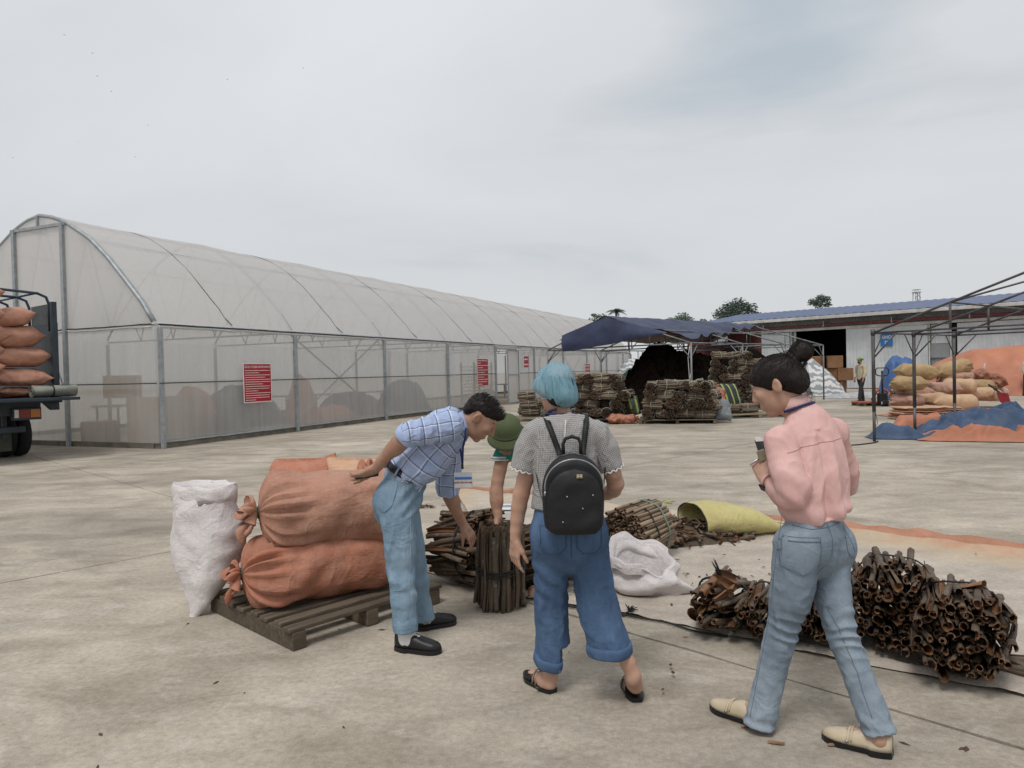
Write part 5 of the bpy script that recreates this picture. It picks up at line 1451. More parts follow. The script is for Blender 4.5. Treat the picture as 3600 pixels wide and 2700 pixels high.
def tree(label, base, h, blobs, n=240, size=.22, mat=None, seed=1, trunk=.18):
    t = thing('tree', label, 'tree', base); base = np.asarray(base, float)
    m = MB(); top = np.mean([b[0] for b in blobs], axis=0)
    m.tube([base, base + V(.1, 0, h * .4), base + V(top[0] * .5, top[1] * .5, h * .6)], [trunk, trunk * .8, trunk * .6], 8)
    tb = m.build('trunk', M_TRUNK, t, True)
    for c, r_ in blobs:
        MB().tube([base + V(top[0] * .5, top[1] * .5, h * .58), base + np.asarray(c) * V(.6, .6, .85), base + np.asarray(c)], [trunk * .5, trunk * .3, trunk * .1], 6).build('limb', M_TRUNK, t, True)
    tag(leaf_cloud([(base + np.asarray(c), r_) for c, r_ in blobs], n, size, seed).build('crown', mat or M_LEAF, t), kind='stuff')
    return t
def ring_blobs(cx, h, rx, rz, n, r0, seed):
    rr = random.Random(seed)
    return [((cx + rr.uniform(-rx, rx), rr.uniform(-rx * .6, rx * .6), h + rr.uniform(-rz, rz)), r0 * rr.uniform(.7, 1.2)) for _ in range(n)]
def at0(p): return (p[0], p[1], 0)
tree('broad round-topped dark tree behind the warehouse roof end', at0((27.027, 85.000, 7.275)), 9, [((dx, 0, 7.7 + dz), r_) for dx, dz, r_ in ((-1.9, .1, 1.05), (-.8, .9, 1.1), (.3, 1.25, 1.1), (1.4, .7, 1.1), (2.1, -.1, .9), (0, .2, 1.3), (-1.0, -.2, .9), (1.0, -.3, .9))], 330, .15, M_LEAFD, 1)
tree('lone rounded tree rising above the warehouse roof', at0((37.075, 85.000, 8.405)), 9.5, [((dx, 0, 9.0 + dz), r_) for dx, dz, r_ in ((-.8, .0, .7), (0, .4, .75), (.7, .3, .6), (.9, -.3, .5), (-.2, -.3, .7))], 420, .12, M_LEAFD, 2)
tree('loose pale green tree above the tent roof', at0((19.359, 80.000, 7.076)), 8, [((dx, 0, 6.7 + dz), r_) for dx, dz, r_ in ((-.9, .1, .8), (0, .5, .8), (.8, .0, .7), (.2, -.3, .9))], 380, .12, M_LEAF, 3)
tree('thin open tree right of the pale green one above the tent', at0((21.438, 80.000, 7.029)), 8, [((dx, 0, 6.3 + dz), r_) for dx, dz, r_ in ((-.5, .0, .5), (.3, .4, .5), (1.1, .2, .5), (.6, -.4, .5))], 260, .13, M_LEAF, 4)
tree('low dark tree left of the pale green one above the tent', at0((16.800, 80.000, 7.134)), 7, [((dx, 0, 6.0 + dz), r_) for dx, dz, r_ in ((-.4, .1, .5), (.4, .0, .6), (1.0, -.1, .6))], 380, .12, M_LEAFD, 5)
tree('feathery tree left of the palms beyond the greenhouse', at0((9.922, 80.000, 7.290)), 8.5, [((dx, 0, 7.0 + dz), r_) for dx, dz, r_ in ((-.9, .0, .5), (-.2, .5, .5), (.5, .4, .55), (0, -.3, .6), (-.6, .7, .3))], 300, .12, M_LEAF, 6)
tree('dark treetop peeping over the greenhouse roof', at0((-12.129, 70.000, 10.675)), 10, [((-.6, 0, 10.1), .35), ((.1, 0, 10.3), .4), ((2.0, 0, 9.7), .25)], 520, .12, M_LEAFD, 7)
tree('dark tree at the far left behind the greenhouse gable', at0((-32.321, 45.000, 9.585)), 8, [((-.6, 0, 8.6), 1.2), ((-1.0, 0, 7.6), 1.3), ((0, 0, 7.6), .8), ((.2, 0, 8.9), .5)], 420, .14, M_LEAFD, 8)
def palm(label, base, h, n, fl, seed):
    t = thing('palm_tree', label, 'palm tree', at0(base)); base = V(base[0], base[1], 0); rr = random.Random(seed)
    MB().tube([base, base + V(.15, 0, h * .5), base + V(0, 0, h)], [.16, .12, .10], 8).build('trunk', M_TRUNK, t, True)
    topp = base + V(0, 0, h)
    for k in range(n):
        a = 2 * PI * k / n + rr.uniform(-.2, .2); el = rr.uniform(.35, 1.25); vs = []; fs = []
        pts = []
        for i in range(9):
            q = i / 8; r_ = fl * q * math.cos(el * (1 - .3 * q)); z = fl * (math.sin(el) * q - 0.75 * q * q)
            pts.append(topp + V(math.cos(a) * r_, math.sin(a) * r_, z))
        for i in range(1, 9):
            d = unit(pts[i] - pts[i - 1]); sd = unit(np.cross(d, ZU)); L_ = fl * .30 * math.sin(PI * min(1, .2 + .8 * (i / 9)))
            for sg in (-1, 1):
                for sub in (0, .5):
                    c = pts[i - 1] * (1 - sub) + pts[i] * sub; b = len(vs)
                    vs += [c, c + d * .10, c + sd * sg * L_ + d * L_ * .5 - ZU * L_ * .55]; fs.append((b, b + 1, b + 2))
        m = MB(); m.add(vs, fs); m.tube(pts, .02, 4); tag(m.build('frond', M_LEAFD, t), kind='stuff')
    return t
palm('tall areca palm beyond the end of the greenhouse', (11.867, 80.000, 8.524), 8.0, 11, 1.35, 3)
palm('shorter palm beside the tall areca palm', (13.128, 80.000, 7.537), 6.9, 9, 1.2, 4)
palm('low palm left of the tall areca palm', (9.286, 80.000, 7.464), 6.8, 9, 1.1, 5)
mast = thing('lattice_mast', 'grey lattice tower top rising behind the warehouse roof', 'tower', at0((79.958, 140.000, 14.648)))
mbp = V(*at0((79.958, 140.000, 14.648))); mh = (79.967, 140.000, 15.319)[2]
for a in (-1, 1):
    for b in (-1, 1): MB().tube([mbp + V(a * .75, b * .75, 0), mbp + V(a * .42, b * .42, mh)], .09, 5).build('leg', M_STEEL, mast, True)
for k in range(14):
    z0, z1 = mh * (k / 14), mh * ((k + 1) / 14)
    for a in (-1, 1): MB().tube([mbp + V(a * .55, -.5, z0), mbp + V(-a * .55, -.5, z1)], .06, 5).build('brace', M_STEEL, mast, True)
MB().box(mbp + V(0, 0, mh), (1.2, 1.2, .2)).build('platform', M_STEEL, mast)
MB().box(mbp + V(0, 0, mh + .5), (1.15, 1.15, .1)).build('top_rail', M_STEEL, mast)
rbd = random.Random(11)
def bird(p, s_, yaw):
    m = MB(); c, sn = math.cos(yaw), math.sin(yaw)
    def w_(x, y, z): return (p[0] + s_ * (x * c - y * sn), p[1] + s_ * (x * sn + y * c), p[2] + s_ * z)
    m.add([w_(0, -.5, 0), w_(.06, 0, .03), w_(0, .5, 0), w_(-.06, 0, .03), w_(0, 0, -.06)], [(0, 1, 4), (1, 2, 4), (2, 3, 4), (3, 0, 4), (0, 3, 2, 1)])
    for sg in (-1, 1): m.add([w_(0, .12, .02), w_(sg * .45, .2, .22), w_(sg * .95, -.12, .12), w_(sg * .4, -.08, .18), w_(0, -.15, .02)], [(0, 1, 3, 4), (1, 2, 3)])
    o = m.build('bird', M_BLK, None); tag(o, 'small dark bird in flight against the grey sky', 'bird', 'birds in the sky')
for i, p in enumerate([(-36.800, 60.000, 30.580), (-34.516, 60.000, 29.015), (-34.174, 60.000, 27.091), (-34.125, 62.000, 26.594), (-33.066, 66.000, 25.058), (-25.592, 66.000, 29.062), (-41.947, 70.000, 24.976), (-21.092, 75.000, 33.818), (-39.024, 75.000, 24.971), (-48.406, 70.000, 23.597)]):
    bird(p, .16, rbd.uniform(0, 3))

# ------------------------------------------------------------------ pallet with sacks
M_SKB = woven('brown_orange_sack', '#b0816c', '#9c705b', scale=1.6, fold=0.55)
M_SKT = woven('terracotta_sack', '#b3775f', '#a0684f', scale=1.6, fold=0.55)
M_SKL = woven('pale_orange_sack', '#c09a7c', '#ad8869', scale=1.6, fold=0.55)
M_SKW = woven('white_sack', '#d4cfce', '#c4bebe', rough=.5, scale=2.2, fold=0.5)
pallet('pallet', 'weathered wooden pallet under the big orange sacks', (-1.282, 4.737, 0), math.radians(46.5), 1.10, 1.08, 8, 0.088, 0.024, 0.102)
sack('sack', 'terracotta woven sack with gathered end lying directly on the slatted pallet', M_SKT, (-1.29, 4.69, 0.128), 1.0, 0.60, 0.41, 0.50, 0, 0, ('tied', 'round'), 3, lump=0.03, pleats=19, nu=64, nv=84, expo=2.5, flat=.92, tuft=.11)
sack('sack', 'brownish orange woven sack lying on top of the terracotta one', M_SKB, (-1.19, 4.79, 0.462), 1.04, 0.60, 0.46, 0.45, 0.02, 0.1, ('tied', 'round'), 8, lump=0.035, pleats=17, nu=64, nv=84, expo=2.4, tuft=.14, flat=.92)
sack('sack', 'upright terracotta sack standing behind the two lying ones', M_SKT, (-1.60, 5.25, 0.48), 0.92, 0.50, 0.34, 2.3, -PI / 2, 0, ('round', 'seam'), 12, lump=0.03, expo=2.4)
sack('sack', 'pale orange sack standing behind the brownish one', M_SKL, (-1.18, 5.45, 0.48), 0.88, 0.55, 0.40, 1.9, -PI / 2, 0, ('round', 'seam'), 15, lump=0.03, expo=2.4)
sack('sack', 'standing orange sack with a frilled tied top behind the man in plaid', M_SKT, (-0.98, 5.28, 0.44), 0.74, 0.56, 0.46, 1.4, -PI / 2, 0, ('round', 'tied'), 18, lump=0.025, tuft=.13, pleats=15)
sc = thing('scissors', 'black-handled tool stuck under the frilled tie of the standing sack', 'scissors', (-1.268, 5.000, 0.853))
MB().tube([V(*(-1.340, 5.000, 0.851)), V(*(-1.215, 5.050, 0.854))], [.006, .009], 6).build('blade', M_BLK, sc, True)
MB().tube([V(*(-1.215, 5.050, 0.854)), V(*(-1.129, 5.080, 0.855)), V(*(-1.061, 5.100, 0.837)), V(*(-1.130, 5.080, 0.825))], .009, 6, closed=True).build('handle', M_BLK, sc, True)

def loft(stations, nv=64, seed=0, amp=0.0, freq=5.0, expo=2.2, close0=True, close1=True, extra=None):
    """stations: (center, xdir, ydir, rx, ry); interpolated smoothly"""
    st = []
    n = len(stations)
    m = MB(); rings = []
    for i in range((n - 1) * 6 + 1):
        a = i / 6; k = min(n - 2, int(a)); q = a - k
        def cat(f):
            p0, p1, p2, p3 = [np.asarray(f(stations[max(0, min(n - 1, k + d))]), float) for d in (-1, 0, 1, 2)]
            return 0.5 * (2 * p1 + (p2 - p0) * q + (2 * p0 - 5 * p1 + 4 * p2 - p3) * q * q + (3 * p1 - 3 * p2 + p3 - p0) * q ** 3)
        c = cat(lambda s: s[0]); x = unit(cat(lambda s: s[1])); y = unit(cat(lambda s: s[2])); rx = float(cat(lambda s: s[3])); ry = float(cat(lambda s: s[4]))
        ring = []
        for j in range(nv):
            th = 2 * PI * j / nv; cc, ss = math.cos(th), math.sin(th)
            p = c + x * rx * math.copysign(abs(cc) ** (2 / expo), cc) + y * ry * math.copysign(abs(ss) ** (2 / expo), ss)
            if amp:
                rad = unit(p - c); r1 = 1 - 2 * abs(nz(p, freq, seed)); p = p + rad * amp * (r1 * .6 + .6 * nz(p, freq * .6, seed + 4) + .25 * nz(p, freq * 2.6, seed + 9))
            if extra is not None: p = extra(p, a / (n - 1), th, c)
            ring.append(p)
        rings.append(ring)
    m.grid(np.array(rings), cv=True)
    if close0: m.poly([tuple(p) for p in rings[0][::-1]])
    if close1: m.poly([tuple(p) for p in rings[-1]])
    return m, rings
X, Y_, = V(1, 0, 0), V(0, 1, 0)
ws = thing('sack', 'white woven sack with rolled open top leaning half off the pallet', 'sack', (-2.1, 4.75, 0))
xd, yd = unit(V(.93, -.36, 0)), unit(V(.36, .93, 0))
stt = [((-2.115, 4.620, -0.008), xd, yd, .012, .012), ((-2.088, 4.640, 0.055), xd, yd, .05, .04), ((-2.082, 4.680, 0.125), xd, yd, .105, .08), ((-2.074, 4.720, 0.245), xd, yd, .185, .13), ((-2.072, 4.760, 0.375), xd, yd, .240, .165), ((-2.067, 4.780, 0.527), xd, yd, .252, .17),
       ((-2.079, 4.780, 0.652), xd, yd, .22, .16), ((-2.088, 4.780, 0.747), xd, yd, .205, .145), ((-2.092, 4.780, 0.825), xd, yd, .20, .12)]
m, rings = loft(stt, 90, 5, .022, 6, 2.3, True, False)
top = rings[-1]; cen = sum(top) / len(top)
T = [top]
# rolled rim folded outwards and the mouth inside
for k, (dr, dz) in enumerate(((1.05, .02), (1.10, .012), (1.13, -.02), (1.14, -.06), (1.12, -.095), (1.08, -.10))):
    T.append([cen + (p - cen) * V(dr, dr, 1) + ZU * (dz + .022 * nz(p * 9, 1, k * .3) * (1 + k * .3)) + unit(p - cen) * .012 * nz(p * 14, 1, k) for p in top])
m.grid(np.array(T), cv=True)
T = [top] + [[cen + (p - cen) * V(dr, dr, 1) + ZU * dz for p in top] for dr, dz in ((.93, -.01), (.9, -.06), (.8, -.12), (.4, -.13))]
m.grid(np.array(T), cv=True); m.poly([tuple(p) for p in T[-1]])
m.build('body', M_SKW, ws, True)
MB().tube([V(*stt[0][0]), V(*stt[0][0]) + V(-.01, -.03, -.01), V(*stt[0][0]) + V(.02, -.05, -.006)], .006, 5).build('seam_tail', M_SKW, ws, True)

# ------------------------------------------------------------------ dusty tarpaulin on the ground
t = NT('dusty_ground_tarp'); p = t.pos(); ac = t.attr('edge', 'Fac')
dust = t.ramp(t.noise(t.map(p, (.7, 1.3, 1)), 2.6, 7, .68, .4), [(.33, '#9d9388'), (.52, '#ada397'), (.70, '#bdb5a9')])
dust = t.mix(.35, dust, t.ramp(t.noise(p, 40, 4, .7), [(.3, .3), (.7, .7)]), 'OVERLAY')
orange = t.ramp(t.noise(p, 4, 5, .6), [(.35, '#b07a5e'), (.65, '#bb957a')])
f = t.math('ADD', ac, t.math('MULTIPLY_ADD', t.noise(p, 3.2, 6, .7), .9, -.45))
fr_ = t.ramp(f, [(.66, 0.0), (1.0, 1.0)])
yel = t.mix(t.ramp(f, [(.2, 0.0), (.6, .6)]), dust, '#b5a081')
col = t.mix(fr_, yel, orange)
M_GT = t.done(t.bsdf(col, .75, t.bump(t.math('ADD', t.noise(p, 22, 5, .65, .5), t.math('MULTIPLY', t.noise(p, 6, 3), .8)), .6, .02), 0, .2))
NL, NR, FR_, FL_ = V(-0.021, 4.855, 0), V(3.3, 2.62, 0), V(5.5, 4.55, 0), V(-0.763, 9.248, 0)
gt = thing('ground_tarpaulin', 'wide dusty tan tarpaulin with orange far edge spread under the bark bundles', 'tarpaulin', (1.5, 5.0, 0))
NU, NVV = 150, 90; P_ = np.zeros((NU + 1, NVV + 1, 3)); E_ = np.zeros((NU + 1) * (NVV + 1), np.float32)
nearpts = [V(-0.021, 4.855, 0), V(.686, 4.462, 0), V(1.16, 4.094, 0), V(1.75, 3.62, 0), V(2.34, 3.22, 0), V(3.3, 2.5, 0)]
farpts = [V(-.763, 9.248, 0), V(.3, 8.72, 0), V(1.7, 7.62, 0), V(3.13, 6.51, 0), V(4.08, 5.68, 0), V(5.6, 4.4, 0)]
def poly_at(pts, q):
    a = q * (len(pts) - 1); k = min(len(pts) - 2, int(a)); return pts[k] * (1 - a + k) + pts[k + 1] * (a - k)
def tarp_z(x, y, b, a):
    r1 = 1 - 2.4 * abs(nz((x * 1.3 + y * .8, y * 1.5 - x, 1.0), 1)); r2 = 1 - 2 * abs(nz((x * 4, y * 4.5, 6), 1))
    return .008 + .012 * max(0, r1) ** 2 + .008 * max(0, r2) ** 2
for i in range(NU + 1):
    for j in range(NVV + 1):
        a, b = i / NU, j / NVV
        q = poly_at(nearpts, a) * (1 - b) + poly_at(farpts, a) * b
        q = q + V(.03 * nz(q * 2, 1, 3), .04 * nz(q * 2, 1, 8), 0) * (1 if b in (0, 1) else .5)
        q[2] = tarp_z(q[0], q[1], b, a)
        if b > .93: q[2] += .035 * math.sin(PI * (b - .93) / .07) * (1 + .8 * nz((a * 14, 0, 0), 1))
        if b < .04: q[2] += .016 * math.sin(PI * b / .04)
        P_[i, j] = q
        E_[i * (NVV + 1) + j] = max(0, (b - .70) / .30) * (0.45 + .6 * min(1, max(0, (a - .35) / .4))) + max(0, (.05 - a) / .05) * .4
o = MB().grid(P_).build('sheet', M_GT, gt, True)
o.data.attributes.new('edge', 'FLOAT', 'POINT').data.foreach_set('value', E_)
# folded orange hem lying along the far edge
for a0, a1 in ((0.0, .27), (.44, 1.0)):
    P_ = []
    for i in range(71):
        a = a0 + (a1 - a0) * i / 70; q = poly_at(farpts, a); d = unit(poly_at(farpts, min(1, a + .01)) - poly_at(farpts, max(0, a - .01))); nrm = np.cross(ZU, d)
        wdt = (.10 + .05 * nz((a * 9, 1, 0), 1)) * min(1, (i + 2) / 8, (72 - i) / 8)
        P_.append([q + nrm * (wdt * (b - .35)) + ZU * (.012 + .05 * math.sin(PI * b) ** .7 * (1 + .8 * nz((a * 30, b * 2, 2), 1)) + .02 * b) for b in np.linspace(0, 1, 9)])
    MB().grid(np.array(P_)).build('orange_hem', tarp_mat('dusty_orange_hem', '#ad7d66', '#96684f', None, 3), gt, True)
# black cord along the near edge
rp = thing('cord', 'thin black cord lying along the near edge of the dusty tarpaulin', 'cord', (.7, 4.4, 0))
MB().tube([poly_at(nearpts, a) + V(-.02 + .02 * math.sin(a * 30), -.03 + .015 * math.sin(a * 47), .013) for a in np.linspace(0.02, .42, 50)], .006, 6).build('line', M_DARK, rp, True)
kc = V(*(0.708, 4.454, 0.000)); rk_ = random.Random(4); m = MB()
for k in range(14):
    d = V(rk_.gauss(0, 1), rk_.gauss(0, 1), abs(rk_.gauss(0, .6))); d = unit(d)
    m.tube([kc + V(0, 0, .02), kc + d * .03 + V(0, 0, .02), kc + d * .07 + V(0, 0, .005)], [.006, .005, .002], 5)
tag(m.build('knot', M_DARK, rp, True), kind='stuff')

# ------------------------------------------------------------------ bundles of cinnamon bark near the camera
Q_A = quill_set('quill', .44, .0145, .0245, M_BARK, 16, 3)
Q_S = quill_set('quill', .50, .012, .020, M_BARKG, 12, 5)
Q_C = quill_set('quill', .42, .014, .020, M_BARKC, 12, 6, True)
Q_D = quill_set('quill', .40, .014, .022, M_BARK, 12, 7)
M_STRB = simple('black_strap', '#222324', '#17181a', 8, .6)
near_bundle('bark_bundle', 'tied bundle of bark quills standing upright by the stooping man', (-0.10, 4.68, .262), (0.02, 0.0, 1), .165, 1.0, Q_S, .0165, 21, M_STRB, (-.02, .0, .012), jit=.035, spread=-.02, endjit=.012, strap_r=.005)
near_bundle('bark_bundle', 'loose bundle of bark quills lying behind the upright one', (-0.36, 5.22, .27), unit(V(.75, -.62, .12)), .255, 1.0, Q_D, .019, 22, M_STRB, (.1,), jit=.13, endjit=.05)
near_bundle('bark_bundle', 'bundle of bark quills lying between the upright bundle and the hairnet woman', (0.17, 5.08, .235), unit(V(.85, -.35, .25)), .225, 1.0, Q_D, .020, 23, M_STRB, (-.08,), jit=.10, endjit=.04)
near_bundle('bark_bundle', 'fat bundle of bark quills strapped in black and green behind the empty white sack', (1.016, 5.780, 0.229), unit(V(.70, .69, .08)), .232, .98, Q_C, .0170, 24, [M_STRB, simple('green_strap', '#6f8a7c', '#5c7568', 9, .6)], (-.05, .10), jit=.018, spread=-.05, endjit=.02, strap_r=.007)
def flat_keep(lim): return lambda x, y: y > lim
near_bundle('bark_bundle', 'large bundle of curled bark quills with ends out beside the walking woman', (2.06, 3.86, .255), unit(V(.42, .87, -.14)), .25, .98, Q_A, .0182, 31, M_STRB, (.02,), jit=.07, spread=.06, endjit=.04, strap_r=.005)
near_bundle('bark_bundle', 'bundle of curled bark quills at the rumpled corner of the dusty tarpaulin', (2.20, 3.50, .235), unit(V(.49, .83, -.13)), .225, .98, Q_A, .0182, 32, M_STRB, (.04,), jit=.08, spread=.06, endjit=.045, strap_r=.005)
near_bundle('bark_bundle', 'low bundle of curled bark quills showing between the legs of the walking woman', (1.68, 3.98, .21), unit(V(.38, .90, -.12)), .195, .95, Q_A, .0182, 33, M_STRB, (.02,), jit=.08, spread=.10, endjit=.04)
near_bundle('bark_bundle', 'low bundle of bark quills between the peaked one and the walking woman', (1.43, 4.08, .155), unit(V(.42, .88, -.10)), .145, .95, Q_A, .0182, 35, M_STRB, (.02,), jit=.09, spread=.08, endjit=.05, strap_r=.005)
near_bundle('bark_bundle', 'small peaked bundle of bark quills knotted at its top on the tarpaulin edge', (1.20, 4.15, .17), unit(V(.55, .80, -.10)), .16, .95, Q_D, .022, 34, M_STRB, (.02,), jit=.14, spread=.14, endjit=.05)
# loose quills and curled flakes on and around the heaps
rl = random.Random(9)
M_FLAKE = simple('bark_flake', '#8d674b', '#684a35', 14, .75, .3, 60, rand=.2)
def flake(seed):
    rr = random.Random(seed); P_ = []
    for i in range(5):
        u = i / 4 - .5
        P_.append([(u * .12 * rr.uniform(.9, 1.1), (v - .5) * .045 * (1 - 1.3 * u * u), .018 * math.sin(PI * v) + .012 * u * u) for v in np.linspace(0, 1, 5)])
    m = MB(); m.grid(np.array(P_)); me = mesh_from('bark_flake', np.vstack(m.v), m.f); me.materials.append(M_FLAKE); return me
FLK = [flake(k) for k in range(6)]
for i, (p, lab) in enumerate([((1.13, 4.02, .34), 'a'), ((1.18, 3.99, .33), 'a'), ((1.20, 4.02, .36), 'a'), ((1.16, 4.0, .30), 'a'), ((1.22, 3.98, .30), 'a'), ((1.10, 4.04, .29), 'a'), ((1.17, 3.97, .27), 'a')]):
    o = place('bark_flake', FLK[i % 6], None); o.location = p; o.rotation_euler = (rl.uniform(.6, 1.5), rl.uniform(-.5, .5), rl.uniform(0, 6)); o.scale = (1.2, 1.2, 1.2)
    tag(o, 'curled orange-brown bark flake tucked into the knotted bundle', 'bark', 'flakes on the knotted bundle')
kn = thing('cord', 'black cord knotted on the peak of the small bark bundle', 'cord', (1.17, 4.05, .35)); m = MB()
for k in range(5):
    d = unit(V(rl.gauss(-.6, .4), rl.gauss(-.1, .3), abs(rl.gauss(.6, .3)))); m.tube([V(1.17, 4.03, .34), V(1.17, 4.03, .36) + d * .04, V(1.17, 4.03, .36) + d * .10 + V(0, 0, .01)], [.008, .005, .002], 5)
tag(m.build('strands', M_DARK, kn, True), kind='stuff')
for i, (p, d) in enumerate([((2.50, 3.45, .03), (.8, -.3, .02)), ((2.55, 3.55, .028), (.9, -.2, 0)), ((2.38, 3.62, .08), (.6, -.7, -.2)), ((2.52, 3.36, .028), (.7, -.6, 0)), ((2.50, 3.65, .03), (.9, -.4, 0))]):
    o = place('bark_quill', Q_A[i], None); o.location = p; o.rotation_euler = orient(d, i); tag(o, 'loose bark quill lying on the tarpaulin past the corner bundle', 'bark', 'loose quills past the corner bundle')
for i, p in enumerate([(2.60, 3.36, .02), (2.26, 3.52, .42), (2.4, 3.28, .02)]):
    o = place('bark_flake', FLK[i], None); o.location = p; o.rotation_euler = (.3, .4, 1 + i); o.scale = (1.3, 1.3, 1.3); tag(o, 'orange-brown bark flake beside the corner bundle', 'bark', 'flakes beside the corner bundle')

# ------------------------------------------------------------------ yellow sack spilling bark
M_YEL = woven('yellow_sack', '#bdb37a', '#a99e66', scale=2, fold=.5)
ys = thing('sack', 'yellow woven sack lying open and spilling bark pieces', 'sack', (2.1, 6.75, 0))
ya = unit(V(.93, .22, 0)); yb = np.cross(ZU, ya)
c0 = V(1.62, 6.46, 0)
stt = [(c0 + ZU * .155, yb, ZU, .28, .145), (c0 + ya * .18 + ZU * .16, yb, ZU, .275, .15), (c0 + ya * .42 + ZU * .14, yb, ZU, .26, .13), (c0 + ya * .62 + ZU * .11, yb, ZU, .24, .10), (c0 + ya * .80 + ZU * .06, yb, ZU, .17, .045), (c0 + ya * .92 + ZU * .04, yb, ZU, .12, .02), (c0 + ya * .99 + ZU * .035, yb, ZU, .05, .018)]
m, rings = loft(stt, 60, 8, .018, 6, 2.2, False, True)
top = rings[0]; cen = sum(top) / len(top)
m.grid(np.array([top, [cen + (p - cen) * .95 + ya * .01 for p in top], [cen + (p - cen) * .92 + ya * .25 for p in top], [cen + (p - cen) * .5 + ya * .4 for p in top]]), cv=True)
m.build('body', M_YEL, ys, True)
MB().tube([p + ya * (-.008) for p in top][::2], .006, 5, closed=True).build('hem', M_DARK, ys, True)
QP = [quill_mesh('bark_piece', rl.uniform(.07, .17), rl.uniform(.010, .02), rl.choice([.45, .6, .8, .95]), .004, 0, 300 + k, nr=8, nl=3, mat=(M_BARK, M_BARKR, M_BARK)[k % 3]) for k in range(12)]
spl = thing('spilled_bark', 'heap of broken bark pieces spilled from the yellow sack', 'bark heap', (1.5, 6.5, 0))
m = MB(); 
P_ = []
for i in range(13):
    q = i / 12
    P_.append([(1.44 + .55 * q * math.cos(a) * (1.1 if math.cos(a) > 0 else .9), 6.38 + .33 * q * math.sin(a), .005 + .105 * (1 - q ** 1.4) * (1.35 if math.cos(a) > 0 else .75)) for a in np.linspace(0, 2 * PI, 37)[:-1]])
MB().grid(np.array(P_), cv=True).build('pile_core', M_BARK, spl, True)
for k in range(280):
    a = rl.uniform(0, 6.28); q = rl.random() ** .55; x = 1.44 + .62 * q * math.cos(a) * (1.1 if math.cos(a) > 0 else .9); y = 6.38 + .37 * q * math.sin(a)
    z = .015 + .115 * (1 - q ** 1.4) * (1.35 if math.cos(a) > 0 else .75) + rl.uniform(0, .025)
    o = place('bark_piece', rl.choice(QP), None, spl, True); o.location = (x - 1.5, y - 6.5, z); o.rotation_euler = orient(unit(V(rl.gauss(0, 1), rl.gauss(0, 1), rl.gauss(0, .25))), rl.uniform(0, 6))
# ------------------------------------------------------------------ empty white sack
es = thing('sack', 'crumpled open white sack standing on the tarpaulin before the strapped bundle', 'sack', (.9, 4.9, 0))
c0 = V(.885, 4.86, 0); xd, yd = unit(V(.96, -.20, 0)), unit(V(.20, .96, 0))
stt = [(c0 + V(.05, 0, .02), xd, yd, .245, .12), (c0 + V(.035, 0, .065), xd, yd, .24, .135), (c0 + V(.01, 0, .125), xd, yd, .215, .14), (c0 + V(-.0, 0, .185), xd, yd, .21, .135), (c0 + V(-.015, .0, .235), xd, yd, .20, .135), (c0 + V(-.02, .01, .27), xd, yd, .185, .125)]
def slump(p, a, th, c):
    z = p[2] + .095 * a * a * math.cos(th - 2.1) + .028 * a * math.sin(3 * th + .5) + .01 * math.sin(7 * th) * a
    fold = .030 * math.sin(z * 36 + 2.2 * math.sin(th * 2) + th) * (1 - a * .4)
    d = unit(V(*(p - c)) * V(1, 1, 0)); p = p + d * fold; p[2] = max(.006, z); return p
m, rings = loft(stt, 96, 3, .022, 7, 2.1, True, False, slump)
top = rings[-1]; cen = sum(top) / len(top)
T = [top]
for k, (dr, dz) in enumerate(((1.03, .018), (1.07, .01), (1.09, -.02), (1.08, -.055))):
    T.append([cen + (p - cen) * V(dr, dr, 1) + ZU * (dz + .02 * nz(p * 9, 1, 3)) for p in top])
m.grid(np.array(T), cv=True)
m.grid(np.array([top] + [[cen + (p - cen) * V(dr, dr, 1) * (1 + .05 * nz(p * 10, 1, dz)) + ZU * dz for p in top] for dr, dz in ((.92, -.01), (.86, -.06), (.80, -.13), (.72, -.2))]), cv=True)
T2 = [[cen + (p - cen) * V(.72, .72, 1) + ZU * -.2 for p in top]]
m.poly([tuple(p) for p in T2[0]])
m.build('body', M_SKW, es, True)
# ------------------------------------------------------------------ weighing scale
sl = thing('scale', 'white and grey electronic weighing scale on the tarpaulin behind the upright bundle', 'scale', (-.1, 7.35, 0))
scx = V(-.12, 7.42, 0); sa = V(math.cos(-.15), math.sin(-.15), 0); sb_ = V(-sa[1], sa[0], 0)
M_SCW = simple('scale_white', '#cfccc8', '#bfbcb8', 3, .35); M_SCT = simple('scale_tray', '#d9dadb', '#c9cacb', 3, .25, metal=.2)
q = [(-.20, 0), (.17, 0), (.17, .09), (-.06, .09), (-.20, .03)]
MB().prism([scx + sa * x - sb_ * .15 + ZU * (z + .025) for x, z in q], sb_ * .30).build('housing', M_SCW, sl, bevel=.008)
MB().box(scx + ZU * .02, (.30, .24, .04), (sa, sb_, ZU)).build('base', M_BKP, sl)
MB().box(scx + sa * .04 + ZU * .135, (.27, .29, .014), (sa, sb_, ZU)).build('tray', M_SCT, sl, bevel=.005)
MB().tube([scx + sa * .04 + ZU * .1425, scx + sa * .04 + ZU * .1445], .055, 20).build('tray_badge', M_WALLG, sl, True)
